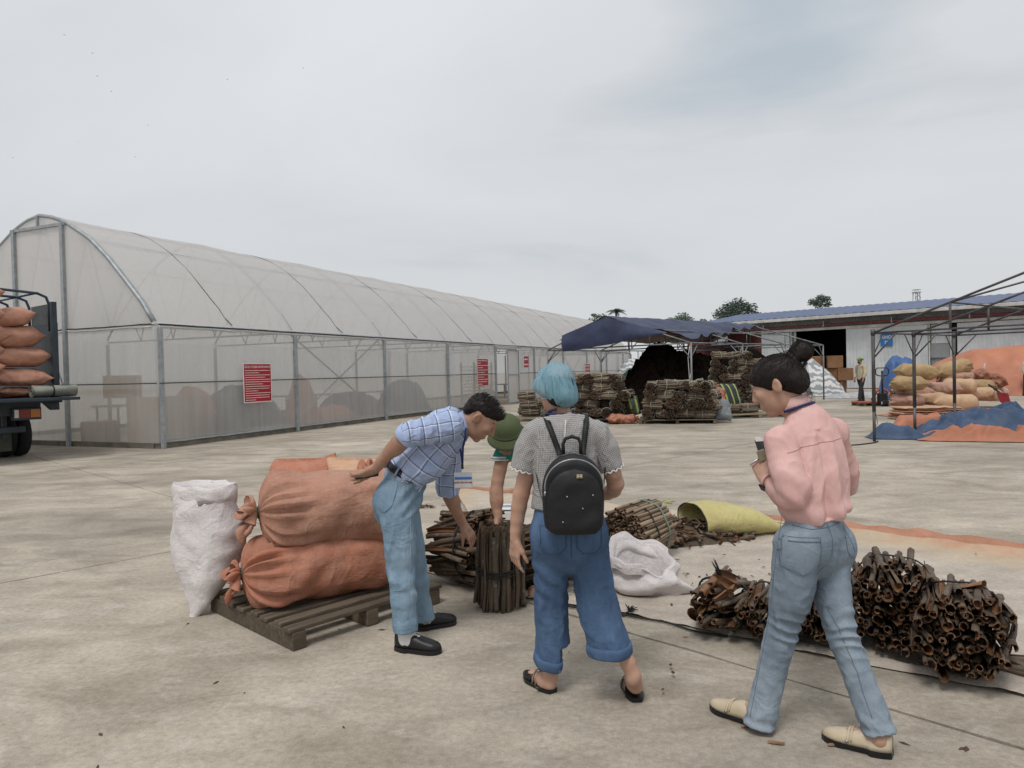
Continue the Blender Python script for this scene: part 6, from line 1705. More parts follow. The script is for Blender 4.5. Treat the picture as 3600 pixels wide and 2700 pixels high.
# ------------------------------------------------------------------ small litter
M_CHIP = simple('bark_chip', '#5a4636', '#3f3026', 9, .85, rand=.2)
m = MB(); rc = random.Random(77)
for k in range(150):
    x, y = rc.uniform(-3.2, 3.4), rc.uniform(2.3, 9.5)
    if k < 90: x, y = rc.gauss(1.4, .9), rc.gauss(5.2, 1.0)
    if rc.random() < .2: x, y = rc.gauss(1.6, .3), rc.gauss(4.9, .25)
    a = rc.uniform(0, PI); l_ = rc.uniform(.006, .026); w_ = l_ * rc.uniform(.2, .5); d = V(math.cos(a), math.sin(a), 0); n_ = V(-d[1], d[0], 0); c = V(x, y, .026 if y > 3.3 and x > 0 else .003)
    m.add([c - d * l_, c - n_ * w_, c + d * l_, c + n_ * w_, c + ZU * .006], [(0, 1, 4), (1, 2, 4), (2, 3, 4), (3, 0, 4)])
tag(m.build('bark_chips', M_CHIP, None), 'tiny dark bark chips scattered over the concrete and tarpaulin', 'litter', kind='stuff')
cp = thing('bark_crumbs', 'small row of bark crumbs on the concrete behind the stooping man', 'bark heap', (-1.085, 8.189, 0.000))
cp0 = V(*(-1.085, 8.189, 0.000))
for k in range(60):
    o = place('bark_piece', QP[k % 12], None, cp, True); o.location = (rc.gauss(0, .09), rc.gauss(0, .03), .012 + abs(rc.gauss(0, .008))); o.rotation_euler = orient(unit(V(rc.gauss(0, 1), rc.gauss(0, 1), .1)), k); o.scale = (.45, .45, .35)
st_ = V(*(1.760, 8.107, 0.000)); MB().tube([st_ + V(-.06, .08, .004), st_ + V(-.02, .05, .03), st_ + V(.0, -.02, .02), st_ + V(.03, -.05, .006), st_ + V(-.03, .02, .012), st_ + V(.1, .12, .004)], .006, 5).build('twine', simple('yellow_green_twine', '#b9bd6a', '#a3a75a', 6, .6), None, True)
tag(bpy.data.objects['twine.002'] if 'twine.002' in bpy.data.objects and bpy.data.objects['twine.002'].parent is None else [o for o in bpy.data.objects if o.name.startswith('twine') and o.parent is None][0], 'short pale yellow-green twine lying on the concrete behind the strapped bundle', 'twine')
for i, (p, a) in enumerate([((.98, 3.02, .008), .1), ((1.28, 2.86, .006), .2), ((1.05, 2.88, .006), -.3), ((-.02, 2.42, .006), .6)]):
    o = place('bark_flake', FLK[i], None); o.location = p; o.rotation_euler = (0, 0, a); o.scale = (.55, .4, .4); tag(o, 'small curled bark flake lying on bare concrete near the loafers', 'bark', 'bark flakes on the bare concrete')

# ------------------------------------------------------------------ materials for people
def skin_mat(name, c1, c2):
    t = NT(name); p = t.pos()
    col = t.ramp(t.noise(p, 14, 5, .6), [(.35, c1), (.65, c2)])
    return t.done(t.bsdf(col, .52, t.bump(t.noise(p, 220, 3, .6), .15, .002), 0, .35, Subsurface_Weight=.12, Subsurface_Radius=(.012, .006, .003)))
M_SKIN = skin_mat('skin', '#ba9683', '#ac8672')
M_SKIND = skin_mat('skin_tanned', '#a98470', '#98735f')
def denim_mat(name, base, fade, dark, fscale=3.2):
    t = NT(name); p = t.pos()
    f1 = t.noise(t.map(p, (1.3, 1.3, .6)), fscale * 1.6, 6, .6)
    col = t.ramp(f1, [(.30, dark), (.5, base), (.68, fade)])
    tw = t.n('ShaderNodeTexWave', wave_type='BANDS', bands_direction='DIAGONAL'); tw.inputs['Scale'].default_value = 170; t.l(p, tw.inputs[0])
    col = t.mix(.18, col, t.ramp(t.noise(p, 240, 2, .6), [(.3, .25), (.7, .75)]), 'OVERLAY')
    cz = t.crease(t.map(p, (1, 1, 1.5)), 9, 7); cz2 = t.crease(t.map(p, (1.2, 1.2, .8)), 24, 6)
    col = t.mix(t.math('MULTIPLY', cz, .06), col, fade); col = t.mix(.5, col, t.ramp(t.noise(p, 420, 2, .7), [(.3, .36), (.7, .62)]), 'OVERLAY')
    hh = t.math('ADD', t.math('MULTIPLY', tw.outputs[1], .06), t.math('MULTIPLY', t.math('ADD', t.math('MULTIPLY', cz, .8), t.math('MULTIPLY', cz2, .3)), t.ramp(t.noise(p, 4.5, 2), [(.4, 0.05), (.65, .8)])))
    return t.done(t.bsdf(col, .9, t.bump(hh, .5, .007), 0, .12))
M_DENW = denim_mat('mid_blue_denim', '#4c6280', '#5d7492', '#3f536d')
M_DENP = denim_mat('faded_grey_blue_denim', '#7d8a97', '#939ea8', '#6b7885', 2.4)
M_DENM = denim_mat('light_blue_denim', '#758c9f', '#8aa0b1', '#627889', 2.8)
M_STITCH = simple('denim_stitch', '#67737f', '#5c6873', 9, .8)
M_STITCHW = simple('denim_stitch_dark', '#384c6a', '#30425d', 9, .8)
M_STITCHM = simple('denim_stitch_pale', '#94a6b4', '#8496a5', 9, .8)
M_BLKLEA = simple('black_leather', '#1d1d1f', '#161618', 9, .42, .25, 50)
M_BLKCLO = simple('black_cloth', '#191a1d', '#121316', 7, .8, .3, 60)
M_HAIR = None
def hair_mat():
    t = NT('black_hair'); p = t.obj()
    st = t.noise(t.map(p, (60, 60, 14)), 4, 4, .6)
    col = t.ramp(st, [(.3, '#100d0c'), (.7, '#261e1b')])
    return t.done(t.bsdf(col, .5, t.bump(st, .4, .005), 0, .22))
M_HAIR = hair_mat()
M_NAVY = simple('navy_ribbon', '#232f63', '#1b2550', 8, .6)
M_WHITE = simple('white_cotton', '#d0cecd', '#c2c0bf', 9, .8)

def plaid_mat():
    t = NT('blue_plaid_cotton'); a = t.attr('pc'); sp_ = t.n('ShaderNodeSeparateXYZ'); t.l(a, sp_.inputs[0]); p = t.pos()
    def line(co, off, wid):
        fr = t.math('FRACT', t.math('ADD', t.math('MULTIPLY', co, 1 / .078), off)); d = t.math('ABSOLUTE', t.math('SUBTRACT', fr, .5)); return t.math('LESS_THAN', d, wid)
    base = t.ramp(t.noise(p, 12, 3), [(.3, '#97a6c6'), (.7, '#a4b2cf')])
    # faint lighter ground stripes, then white and navy lines
    c = base
    for co in (sp_.outputs[0], sp_.outputs[1]):
        c = t.mix(t.math('MULTIPLY', line(co, .10, .030), .50), c, '#e3e6f0')
        c = t.mix(t.math('MULTIPLY', line(co, .0, .034), .74), c, '#3b4668')
    hh = t.math('ADD', t.math('ADD', t.math('MULTIPLY', t.math('MULTIPLY', t.crease(p, 9, 8), t.noise(p, 5, 2)), .9), t.math('MULTIPLY', t.crease(p, 24, 7), .12)), t.math('MULTIPLY', t.noise(p, 300, 2), .1))
    return t.done(t.bsdf(c, .8, t.bump(hh, .5, .012), 0, .2))
M_PLAID = plaid_mat()
def gingham_mat():
    t = NT('grey_gingham_seersucker'); a = t.attr('pc'); sp_ = t.n('ShaderNodeSeparateXYZ'); t.l(a, sp_.inputs[0]); p = t.pos()
    def st(co): return t.math('LESS_THAN', t.math('FRACT', t.math('MULTIPLY', co, 1 / .0085)), .5)
    s_ = t.math('ADD', st(sp_.outputs[0]), st(sp_.outputs[1]))
    c = t.ramp(t.math('MULTIPLY', s_, .5), [(.0, '#b6b3b1'), (.5, '#989695'), (1.0, '#747274')])
    hh = t.math('ADD', t.math('MULTIPLY', t.crease(t.map(p, (1, 1, .6)), 11, 7), .7), t.math('MULTIPLY', t.noise(p, 160, 2), .25))
    return t.done(t.bsdf(c, .85, t.bump(hh, .5, .012), 0, .2))
M_GING = gingham_mat()
def cotton(name, c1, c2):
    t = NT(name); p = t.pos()
    col = t.ramp(t.noise(p, 5, 4, .6), [(.35, c1), (.65, c2)])
    hh = t.math('ADD', t.math('ADD', t.math('MULTIPLY', t.math('MULTIPLY', t.crease(t.map(p, (1, 1, .4)), 7, 8), t.noise(p, 4, 2)), .9), t.math('MULTIPLY', t.math('MULTIPLY', t.crease(t.map(p, (1, 1, .5)), 18, 7), t.noise(p, 6, 2)), .25)), t.math('MULTIPLY', t.noise(p, 320, 2), .06))
    return t.done(t.bsdf(col, .82, t.bump(hh, .65, .010), 0, .15))
M_PINK = cotton('pink_cotton', '#d6afaa', '#cba29d')
M_NETB = None
t = NT('blue_hairnet'); p = t.obj()
wv = t.n('ShaderNodeTexWave', wave_type='BANDS', bands_direction='Z'); wv.inputs['Scale'].default_value = 30; wv.inputs['Distortion'].default_value = 2.2; wv.inputs['Detail'].default_value = 3; wv.inputs['Detail Scale'].default_value = 2; t.l(p, wv.inputs[0])
pl_ = t.crease(t.map(p, (1, 1, .10), rot=(0, .35, 0)), 60, 4, 1, .2); col = t.ramp(pl_, [(.1, '#74a0b2'), (.9, '#86b0c0')])
fz = t.n('ShaderNodeTexNoise'); fz.inputs['Scale'].default_value = 16; t.l(p, fz.inputs[0])
bs = t.bsdf(col, .8, t.bump(t.math('ADD', pl_, fz.outputs[0]), .32, .006), 0, .3)
trn = t.n('ShaderNodeBsdfTransparent'); ms = t.n('ShaderNodeMixShader'); t.l(t.math('MULTIPLY_ADD', pl_, -.12, .46), ms.inputs[0]); t.l(bs, ms.inputs[1]); t.l(trn.outputs[0], ms.inputs[2])
M_NETB = t.done(ms.outputs[0])

def box_of(*pts, r=.1):
    P_ = np.array([np.asarray(p, float) for p in pts]); return P_.min(0) - r, P_.max(0) + r

# ================================================================== woman with the hairnet and black backpack
W = dict(pel=V(*(0.252, 3.330, 0.788)), waist=V(*(0.249, 3.330, 0.930)), chest=V(*(0.237, 3.320, 1.149)), neck=V(*(0.229, 3.330, 1.323)), head=V(*(0.210, 3.360, 1.459)),
         sl=V(*(0.095, 3.330, 1.267)), sr=V(*(0.397, 3.330, 1.264)), el=V(*(0.032, 3.360, 0.967)), wl=V(*(-0.001, 3.360, 0.758)), er=V(*(0.481, 3.360, 1.007)), wr=V(*(0.422, 3.580, 0.910)),
         hl=V(*(0.167, 3.340, 0.765)), kl=V(*(0.167, 3.400, 0.393)), al=V(*(0.156, 3.420, 0.066)), hr=V(*(0.337, 3.330, 0.764)), kr=V(*(0.404, 3.280, 0.428)), ar=V(*(0.527, 3.240, 0.127)))
pw = thing('person', 'person in blue hairnet, grey gingham top and wide blue jeans, seen from behind', 'person', (W['pel'][0], W['pel'][1], 0))
F = Field(.0050)
hf = V(-.42, .85, -.22)
F.chain([W['pel'], W['waist'], W['chest'], W['neck'] - V(0, 0, .05)], [.10, .095, .105, .065], .03, (V(0, 1, 0), .75))
F.cone(W['neck'] - V(0, 0, .03), W['head'] + V(.005, -.01, -.05), .052, .046, .02)
hW = add_head(F, W['head'], hf, V(0, .15, 1), .97, True)
F.chain([W['sl'] + V(.02, 0, -.03), W['el'], W['wl']], [.040, .039, .026], .02); F.chain([W['sr'] + V(-.02, 0, -.03), W['er'], W['wr']], [.040, .040, .027], .02)
add_hand(F, W['wl'], V(-.06, .02, -1), V(.75, .45, 0), 1, (.25, .32, .38, .42), .165, (.35, .35))
add_hand(F, W['wr'], V(-.5, .6, .1), V(-.6, -.2, -.6), -1, (.5, .5, .5, .5), .165)
F.chain([W['hl'], W['kl'], W['al'] + V(0, 0, .02)], [.060, .042, .034], .02); F.chain([W['hr'], W['kr'] + V(.008, .0, 0), W['ar'] + V(0, 0, .02)], [.060, .042, .035], .02)
lheel, ltoe = V(*(0.166, 3.385, 0.000)), V(*(0.050, 3.556, 0.000)); rheel, rtoe = V(*(0.549, 3.271, 0.000)), V(*(0.561, 3.415, 0.000))
fl = unit(ltoe - lheel); frd = unit(V(-.05, 1, 0))
def bare_foot(F, ankle, heel, d, L=.22, lift=0.0, pitch=0.0):
    hp = np.asarray(heel, float) + V(0, 0, .034 + lift)
    F.cone(ankle, hp + d * .03, .034, .034, .02); F.cone(hp, hp + d * .05, .033, .034, .02)
    F.cone(hp + d * .04 + V(0, 0, .012), hp + d * L * .68 + V(0, 0, -lift * .8 - .006), .035, .028, .02, (V(0, 0, 1), .85)); F.cone(hp + d * L * .66 + V(0, 0, -lift * .8 - .006), hp + d * L * .9 + V(0, 0, -lift * .9 - .014), .03, .018, .015)
bare_foot(F, W['al'], lheel + fl * .03, fl, .20); bare_foot(F, W['ar'], rheel + frd * .03, frd, .20, .028)
sdf_obj('body', F, M_SKIN, pw)
# jeans
F = Field(.0058)
F.chain([W['waist'] + V(0, 0, -.02), W['pel'] + V(0, 0, .02), W['pel'] - V(0, 0, .04)], [.140, .172, .165], .02, (V(0, 1, 0), .72))
F.ell(W['hl'] + V(.005, -.055, .02), (.085, .075, .10), None, .04); F.ell(W['hr'] + V(-.005, -.055, .02), (.085, .075, .10), None, .04)
hemL = V(*(0.174, 3.420, 0.133)); hemR = V(*(0.431, 3.270, 0.237)); 
F.chain([W['hl'] + V(-.0, 0, .02), V(*(0.164, 3.360, 0.584)), V(*(0.162, 3.400, 0.371)), V(*(0.170, 3.410, 0.210)), hemL - V(0, 0, .04)], [.098, .084, .074, .080, .090], .02)
F.chain([W['hr'] + V(.0, 0, .02), V(*(0.357, 3.330, 0.588)), V(*(0.386, 3.300, 0.400)), V(*(0.418, 3.280, 0.277)), hemR - V(0, 0, .06)], [.098, .090, .088, .094, .102], .02)
aL, aR = unit(V(-.02, .05, -1)), unit(V(.16, -.04, -1))
F.plane(hemL, unit(aL + V(-.06, .12, 0)), *box_of(hemL, r=.2)); F.plane(hemR, unit(aR + V(-.1, .05, 0)), *box_of(hemR, r=.2))
F.cone(hemL + aL * .056, hemL + aL * .16, .072, .074, .003, None, 'sub'); F.cone(hemR + aR * .066, hemR + aR * .16, .082, .084, .003, None, 'sub')
def dW(p, n):
    z = p[2]; k = max(0, min(1, (.72 - z) / .3))
    g = wr1(p, n) * (.5 + k)
    # drag lines from the crotch across the back of the thighs
    g += .007 * math.sin((p[0] * 1.1 + z * 1.8) * 42 + 3 * nz(p, 5, 2)) * max(0, 1 - abs(z - .60) / .22) * max(0, nz(p, 4, 7) + .45)
    return g
wr1 = wrinkle(.012, (1.2, 1.2, .75), 7.5, 2, .006)
oj, v, f_ = sdf_obj('jeans', F, M_DENW, pw, 1, dW)
bv = bvh_of(v, f_)
for sg, nm in ((-1, 'L'), (1, 'R')):
    c = W['pel'] + V(sg * .082, -.1, .0)
    patch('back_pocket', bv, c, X, ZU, Y_, [(.055, .058), (.02, .058), (-.03, .056), (-.055, .05), (-.07, .03)], M_DENW, oj, .0035)
    seam('pocket_stitch', bv, [c + V(-.058, 0, .055), c + V(.058, 0, .055), c + V(.056, 0, -.04), c + V(.03, 0, -.07), c + V(-.03, 0, -.07), c + V(-.056, 0, -.04), c + V(-.058, 0, .055)], Y_, M_STITCHW, oj, .0012, .004)
for hm_, ax_, r_ in ((hemL, unit(aL + V(-.06, .12, 0)), .089), (hemR, unit(aR + V(-.1, .05, 0)), .101)):
    x_, y_, z_ = frame(ax_); rings = []; AN = np.linspace(0, 2 * PI, 49)[:-1]; rad_ = []
    for a in AN:
        d = x_ * math.cos(a) + y_ * math.sin(a); c0_ = hm_ - z_ * .03; h_ = bv.ray_cast(Vector(c0_ + d * .16), Vector(-d), .16)
        rad_.append(np.linalg.norm(np.array(h_[0]) - c0_) if h_[0] is not None else r_)
    rad_ = np.array(rad_); rad_ = (rad_ + np.roll(rad_, 1) + np.roll(rad_, -1)) / 3
    for dz, dr in ((-.046, -.004), (-.047, .006), (-.030, .009), (-.004, .009), (.004, .005), (.003, -.005), (-.02, -.010)):
        rings.append([hm_ + (x_ * math.cos(a) + y_ * math.sin(a)) * (rad_[i_] + dr) + z_ * (dz + .003 * math.sin(2 * a)) for i_, a in enumerate(AN)])
    MB().grid(np.array(rings), cv=True).build('turn_up', M_DENW, oj, True)
seam('centre_seam', bv, [W['pel'] + V(-.002, -.1, .10), W['pel'] + V(0, -.1, -.09)], Y_, M_STITCHW, oj, .002)
# top
F = Field(.0056)
sle, sre = V(*(0.050, 3.350, 1.091)), V(*(0.457, 3.350, 1.086))
F.chain([W['sl'] + V(.012, 0, -.015), (W['sl'] + sle) / 2 + V(-.002, 0, 0), sle - V(.005, 0, .03)], [.054, .064, .062], .03)
F.chain([W['sr'] + V(-.012, 0, -.015), (W['sr'] + sre) / 2 + V(.002, 0, 0), sre - V(-.005, 0, .03)], [.054, .060, .056], .03)
for sl_, el_ in ((sle, W['el']), (sre, W['er'])):
    d_ = unit(el_ - (W['sl'] if sl_ is sle else W['sr'])); F.plane(sl_ + d_ * .002, d_, *box_of(sl_, r=.13)); F.cone(sl_ + d_ * .026, sl_ + d_ * .1, .046, .050, .004, None, 'sub')
F.chain([V(*(0.244, 3.330, 0.901)), V(*(0.240, 3.325, 1.073)), W['chest'] + V(0, 0, .06), V(*(0.234, 3.330, 1.279))], [.164, .150, .150, .115], .02, (V(0, 1, 0), .70))
F.cone(W['sl'] + V(.02, 0, -.005), W['sr'] + V(-.02, 0, -.005), .056, .056, .04); F.cone(W['neck'] + V(0, 0, -.03), W['neck'] + V(0, 0, .0), .085, .062, .03)
hm = V(*(0.244, 3.330, 0.906)); F.plane(hm, V(.0, 0, -1), hm - V(.35, .25, .25), hm + V(.35, .25, .05)); F.ell(hm - V(0, 0, .06), (.15, .10, .09), None, .004, 'sub')
nk = W['neck'] + V(0, 0, .012); F.plane(nk, unit(V(-.05, .25, 1)), *box_of(nk, r=.12)); F.cone(nk - V(0, 0, .05), nk + V(0, 0, .06), .048, .06, .004, None, 'sub')
wr2 = wrinkle(.009, (1, 1, .6), 9, 4, .005)
ot_, v, f_ = sdf_obj('blouse', F, M_GING, pw, 1, wr2, [([V(*(0.244, 3.330, 0.897)), V(*(0.235, 3.330, 1.322))], .14, V(0, -1, 0)), ([W['sl'] + V(.03, 0, .03), sle], .07, V(0, -1, 0)), ([W['sr'] + V(-.03, 0, .03), sre], .07, V(0, -1, 0))])
bvw = bvh_of(v, f_)
for c, el_, rr_ in ((sle, W['el'] - W['sl'], .064), (sre, W['er'] - W['sr'], .060)):
    x_, y_, z_ = frame(unit(el_))
    MB().tube([c + (x_ * math.cos(a) + y_ * math.sin(a)) * rr_ * (1.02 + .03 * math.sin(14 * a)) + z_ * (.004 + .005 * math.sin(14 * a)) for a in np.linspace(0, 2 * PI, 85)[:-1]], .004, 5, closed=True).build('scalloped_cuff', M_WHITE, ot_, True)
MB().tube([nk + V(.062 * math.cos(a), .060 * math.sin(a), -.004 + .012 * -math.sin(a) + .003 * math.sin(18 * a)) for a in np.linspace(0, 2 * PI, 60)[:-1]], .0035, 5, closed=True).build('neck_trim', M_BLKCLO, ot_, True)
seam('back_opening', bvw, [nk + V(.012, -.1, -.012), nk + V(.004, -.1, -.10)], Y_, M_WHITE, ot_, .004, .002)
MB().tube([W['neck'] + V(.060 * math.cos(a) - .004, .055 * math.sin(a) - .006, .030 - .020 * math.sin(a)) for a in np.linspace(-.3, PI + 1.2, 24)], .006, 6).build('lanyard', M_NAVY, pw, True)
MB().tube([W['neck'] + V(.064 * math.cos(a) - .004, .060 * math.sin(a) - .004, .026 + .0 * math.sin(a)) for a in np.linspace(PI, 2 * PI, 18)], .0065, 6).build('lanyard', M_NAVY, pw, True)
# hair and net
F = Field(.006); F.ell(hW(0, -.018, .025), (.076, .094, .088), (np.cross(unit(hf), ZU), hf, ZU), .01)
F.ell(hW(-.02, -.06, -.05), (.060, .045, .045), None, .02)
F.plane(hW(0, .045, -.01), unit(hf) * .9 + V(0, 0, -.35), *box_of(W['head'], r=.16))
sdf_obj('hair', F, M_HAIR, pw, 1)
F = Field(.0050)
F.ell(V(*(0.208, 3.360, 1.488)), (.091, .112, .097), None, .01); F.ell(V(*(0.236, 3.310, 1.430)), (.068, .074, .060), None, .04); F.ell(V(*(0.183, 3.360, 1.464)), (.078, .1, .058), None, .03)
F.plane(V(*(0.195, 3.350, 1.403)), V(-.62, .1, -1), *box_of(W['head'], r=.2), .02)
def dnet(p, n): return .0018 * math.sin(math.atan2(p[1] - W['head'][1], p[0] - W['head'][0]) * 22 + p[2] * 40) + .004 * (1 - 2.2 * abs(nz(p, 10, 3))) + .004 * nz(p, 9, 6)
sdf_obj('hairnet', F, M_NETB, pw, 2, dnet)
MB().tube([hW(.072 * math.cos(a), .085 * math.sin(a), -.045 + .02 * math.sin(a)) for a in np.linspace(-.6, PI + .6, 20)], .002, 5).build('mask_strap', M_WHITE, pw, True)
# mules
for heel, d, nm in ((lheel, fl, 0), (rheel, frd, 1)):
    up_sh = shoe('shoe', pw, heel, heel + d * .245, .082, (M_BLKLEA, M_BLKLEA), .05, .9, .016, .0, 1, .55)
    for q in (.11, .135):
        c = heel + d * q; r_ = np.cross(d, ZU)
        MB().tube([c + r_ * .042 * math.cos(a) + ZU * (.018 + .052 * math.sin(a) ** .8) + d * (.02 * math.cos(a)) for a in np.linspace(0, PI, 15)], .0042, 6).build('shoe_strap', simple('taupe_strap', '#8d7b6c', '#7a6a5c', 5, .5), up_sh, True)
# backpack ------------------------------------------------------------------
BP = V(*(0.261, 3.130, 1.005)); bk = thing('backpack', 'small black domed backpack with silver zip worn by the hairnet woman', 'backpack', BP - V(0, 0, .18))
M_BAG = simple('black_nylon', '#17181b', '#101114', 6, .6, .35, 26); M_ZIP = simple('silver_zip', '#a5a6a8', '#8d8f92', 20, .35, metal=.7)
def dome(w_, h_, dpt, yc, sc_=1.0, nz_=30, nv=40, power=2.6):
    rings = []
    for i in range(nz_ + 1):
        q = i / nz_; z = -h_ / 2 + h_ * q
        wf = (1 - max(0, (q - .52) / .48) ** 2.3) ** .5 if q < 1 else 0.0
        wf *= .90 + .10 * math.sin(PI * min(1, q / .55) * .5 + .2)
        if q < .10: wf *= .80 + .20 * math.sin(PI / 2 * q / .10)
        df = (1 - abs(2 * q - .9) ** 4 * .45) * (1 if q < .9 else max(.15, 1 - ((q - .9) / .1) ** 2 * .8))
        if q < .08: df *= .6 + .4 * q / .08
        col = []
        for j in range(nv):
            a = 2 * PI * j / nv; cx, sx2 = math.cos(a), math.sin(a)
            x = w_ / 2 * max(wf, .02) * math.copysign(abs(cx) ** (2 / power), cx); y = dpt / 2 * df * math.copysign(abs(sx2) ** (2 / power), sx2)
            pp = BP + V(x, yc + y, z); d_ = .006 * nz(pp, 16, 3) + .004 * (1 - 2 * abs(nz(pp, 9, 8)))
            col.append(pp + V(0, -d_, 0))
        rings.append(col)
    m = MB(); m.grid(np.array(rings), cv=True); m.poly([tuple(p) for p in rings[0][::-1]]); m.poly([tuple(p) for p in rings[-1]]); return m
dome(.275, .352, .115, .02).build('body', M_BAG, bk, True)
pk = dome(.238, .285, .05, -.045)
o = pk.build('front_pocket', M_BAG, bk, True); o.location = (0, 0, 0)
for vv in o.data.vertices: vv.co.z -= .028
zp = []
for a in np.linspace(-.12, PI + .12, 40): zp.append(BP + V(.128 * math.cos(a), -.042 - .004 * math.sin(a), .035 + .122 * max(-.2, math.sin(a))))
MB().tube(zp, .0035, 6).build('zip', M_ZIP, bk, True)
MB().tube([zp[-1], zp[-1] + V(-.002, -.004, -.02)], .005, 6).build('zip_pull', M_ZIP, bk, True)
hd = [BP + V(x, .03, z) for x, z in ((-.038, .172), (-.040, .215), (-.030, .240), (0, .250), (.030, .240), (.040, .215), (.038, .172))]
MB().tube(hd, .008, 8).build('handle', M_BAG, bk, True)
lb = V(*(0.282, 3.055, 1.092)); tagp = MB().box(lb, (.024, .004, .016)).build('name_tag', simple('tag_beige', '#b9a98a', '#a99a7c', 8, .5), bk)
text_mesh('tag_mark', '*', .014, lb + V(0, -.0028, .001), X, ZU, M_BLK, tagp); MB().box(lb + V(0, -.0026, -.005), (.017, .001, .002)).build('tag_line', M_BLK, tagp)
for x, y in ((1222, 1066), (1277, 1064), (1255, 1092), (1212, 1120)):
    MB().tube([V(*(-0.702, 1.000, 2.084)) * 0 + BP + V((x - 1239) * .00203, -.080, -(y - 1066) * .00203), BP + V((x - 1239) * .00203, -.066, -(y - 1066) * .00203)], .0035, 8).build('stud', M_ZIP, bk, True)
for sg, s0, z_ in ((-1, W['sl'], 0), (1, W['sr'], 0)):
    tp_ = BP + V(sg * .052, .06, .165); sh_ = s0 + V(-sg * .055, -.005, .075)
    pts = [tp_ + (sh_ - tp_) * q + V(0, -.012 * math.sin(PI * q), 0) for q in np.linspace(0, 1, 7)]
    pts = [p if i in (0, 6) else drape(bvw, [p], Y_, .006)[0] for i, p in enumerate(pts)]
    pts += [sh_ + V(0, .05, .004), sh_ + V(0, .10, -.03)]
    P_ = [[p + V(-.013, 0, 0), p + V(-.013, -.007, .003), p + V(.013, -.007, .003), p + V(.013, 0, 0)] for p in pts]
    MB().grid(np.array(P_), cv=True).build('shoulder_strap', M_BAG, bk, True)
    lo_ = BP + V(sg * .118, .05, -.09); P2 = [lo_, lo_ + V(sg * .03, .07, .10), lo_ + V(sg * .045, .12, .19)]
    P_ = [[p + V(0, -.009, 0), p + V(sg * .003, -.009, 0), p + V(sg * .003, .009, 0), p + V(0, .009, 0)] for p in P2]
    MB().grid(np.array(P_), cv=True).build('lower_strap', M_BAG, bk, True)

# ================================================================== woman in pink shirt walking
Pk = dict(pel=V(*(1.248, 2.950, 0.822)), waist=V(*(1.248, 2.960, 0.956)), chest=V(*(1.246, 2.980, 1.167)), neck=V(*(1.211, 3.020, 1.360)), head=V(*(1.149, 3.040, 1.478)),
          sl=V(*(1.100, 2.900, 1.208)), sr=V(*(1.415, 3.100, 1.220)), el=V(*(1.122, 2.840, 1.025)), wl=V(*(1.058, 2.980, 1.068)), er=V(*(1.508, 3.200, 1.019)), wr=V(*(1.303, 3.300, 1.030)),
          hl=V(*(1.160, 2.900, 0.817)), kl=V(*(1.111, 2.960, 0.462)), al=V(*(1.037, 3.000, 0.063)), hr=V(*(1.337, 3.000, 0.789)), kr=V(*(1.334, 2.920, 0.443)), ar=V(*(1.424, 2.800, 0.058)))
pp_ = thing('person', 'person in pink shirt and faded jeans with a hair bun, walking and taking notes', 'person', (Pk['pel'][0], Pk['pel'][1], 0))
fc = unit(V(-.68, .73, 0)); lf = unit(V(-.73, -.68, 0)); hfp = unit(V(-.80, .46, -.42))
F = Field(.0050)
F.chain([Pk['pel'], Pk['waist'], Pk['chest'], Pk['neck'] - V(0, 0, .05)], [.10, .09, .095, .055], .03, (fc, .75))
F.cone(Pk['neck'] - V(0, 0, .03), Pk['head'] + V(.03, -.01, -.04), .050, .046, .02)
hP = add_head(F, Pk['head'] + V(-.012, 0, -.012), hfp, V(-.2, .15, 1), 1.04, True, .9)
F.chain([Pk['sl'], Pk['el'], Pk['wl']], [.045, .037, .025], .02); F.chain([Pk['sr'], Pk['er'], Pk['wr']], [.045, .037, .025], .02)
hdL = V(*(1.051, 3.020, 1.133)); add_hand(F, Pk['wl'], unit(hdL - Pk['wl']), unit(V(.5, .75, .2)), -1, (.95, 1.0, 1.0, 1.0), .16, (.25, .8))
add_hand(F, Pk['wr'], V(-.8, .1, .3), V(-.2, -.6, .5), 1, (.6, .6, .6, .6), .16)
F.chain([Pk['hl'], Pk['kl'], Pk['al']], [.06, .042, .034], .02); F.chain([Pk['hr'], Pk['kr'], Pk['ar']], [.06, .042, .034], .02)
lh, lt = V(*(1.048, 3.013, 0.000)), V(*(0.879, 3.192, 0.000)); rh, rt = V(*(1.464, 2.766, 0.000)), V(*(1.314, 2.877, 0.000)); dL, dR = unit(lt - lh), unit(rt - rh)
F.cone(Pk['al'], lh + dL * .05 + V(0, 0, .05), .034, .036, .02); F.cone(lh + dL * .05 + V(0, 0, .05), lh + dL * .15 + V(0, 0, .04), .036, .03, .02)
F.cone(Pk['ar'], rh + dR * .05 + V(0, 0, .06), .034, .036, .02); F.cone(rh + dR * .05 + V(0, 0, .06), rh + dR * .15 + V(0, 0, .045), .036, .03, .02)
sdf_obj('body', F, M_SKIN, pp_)
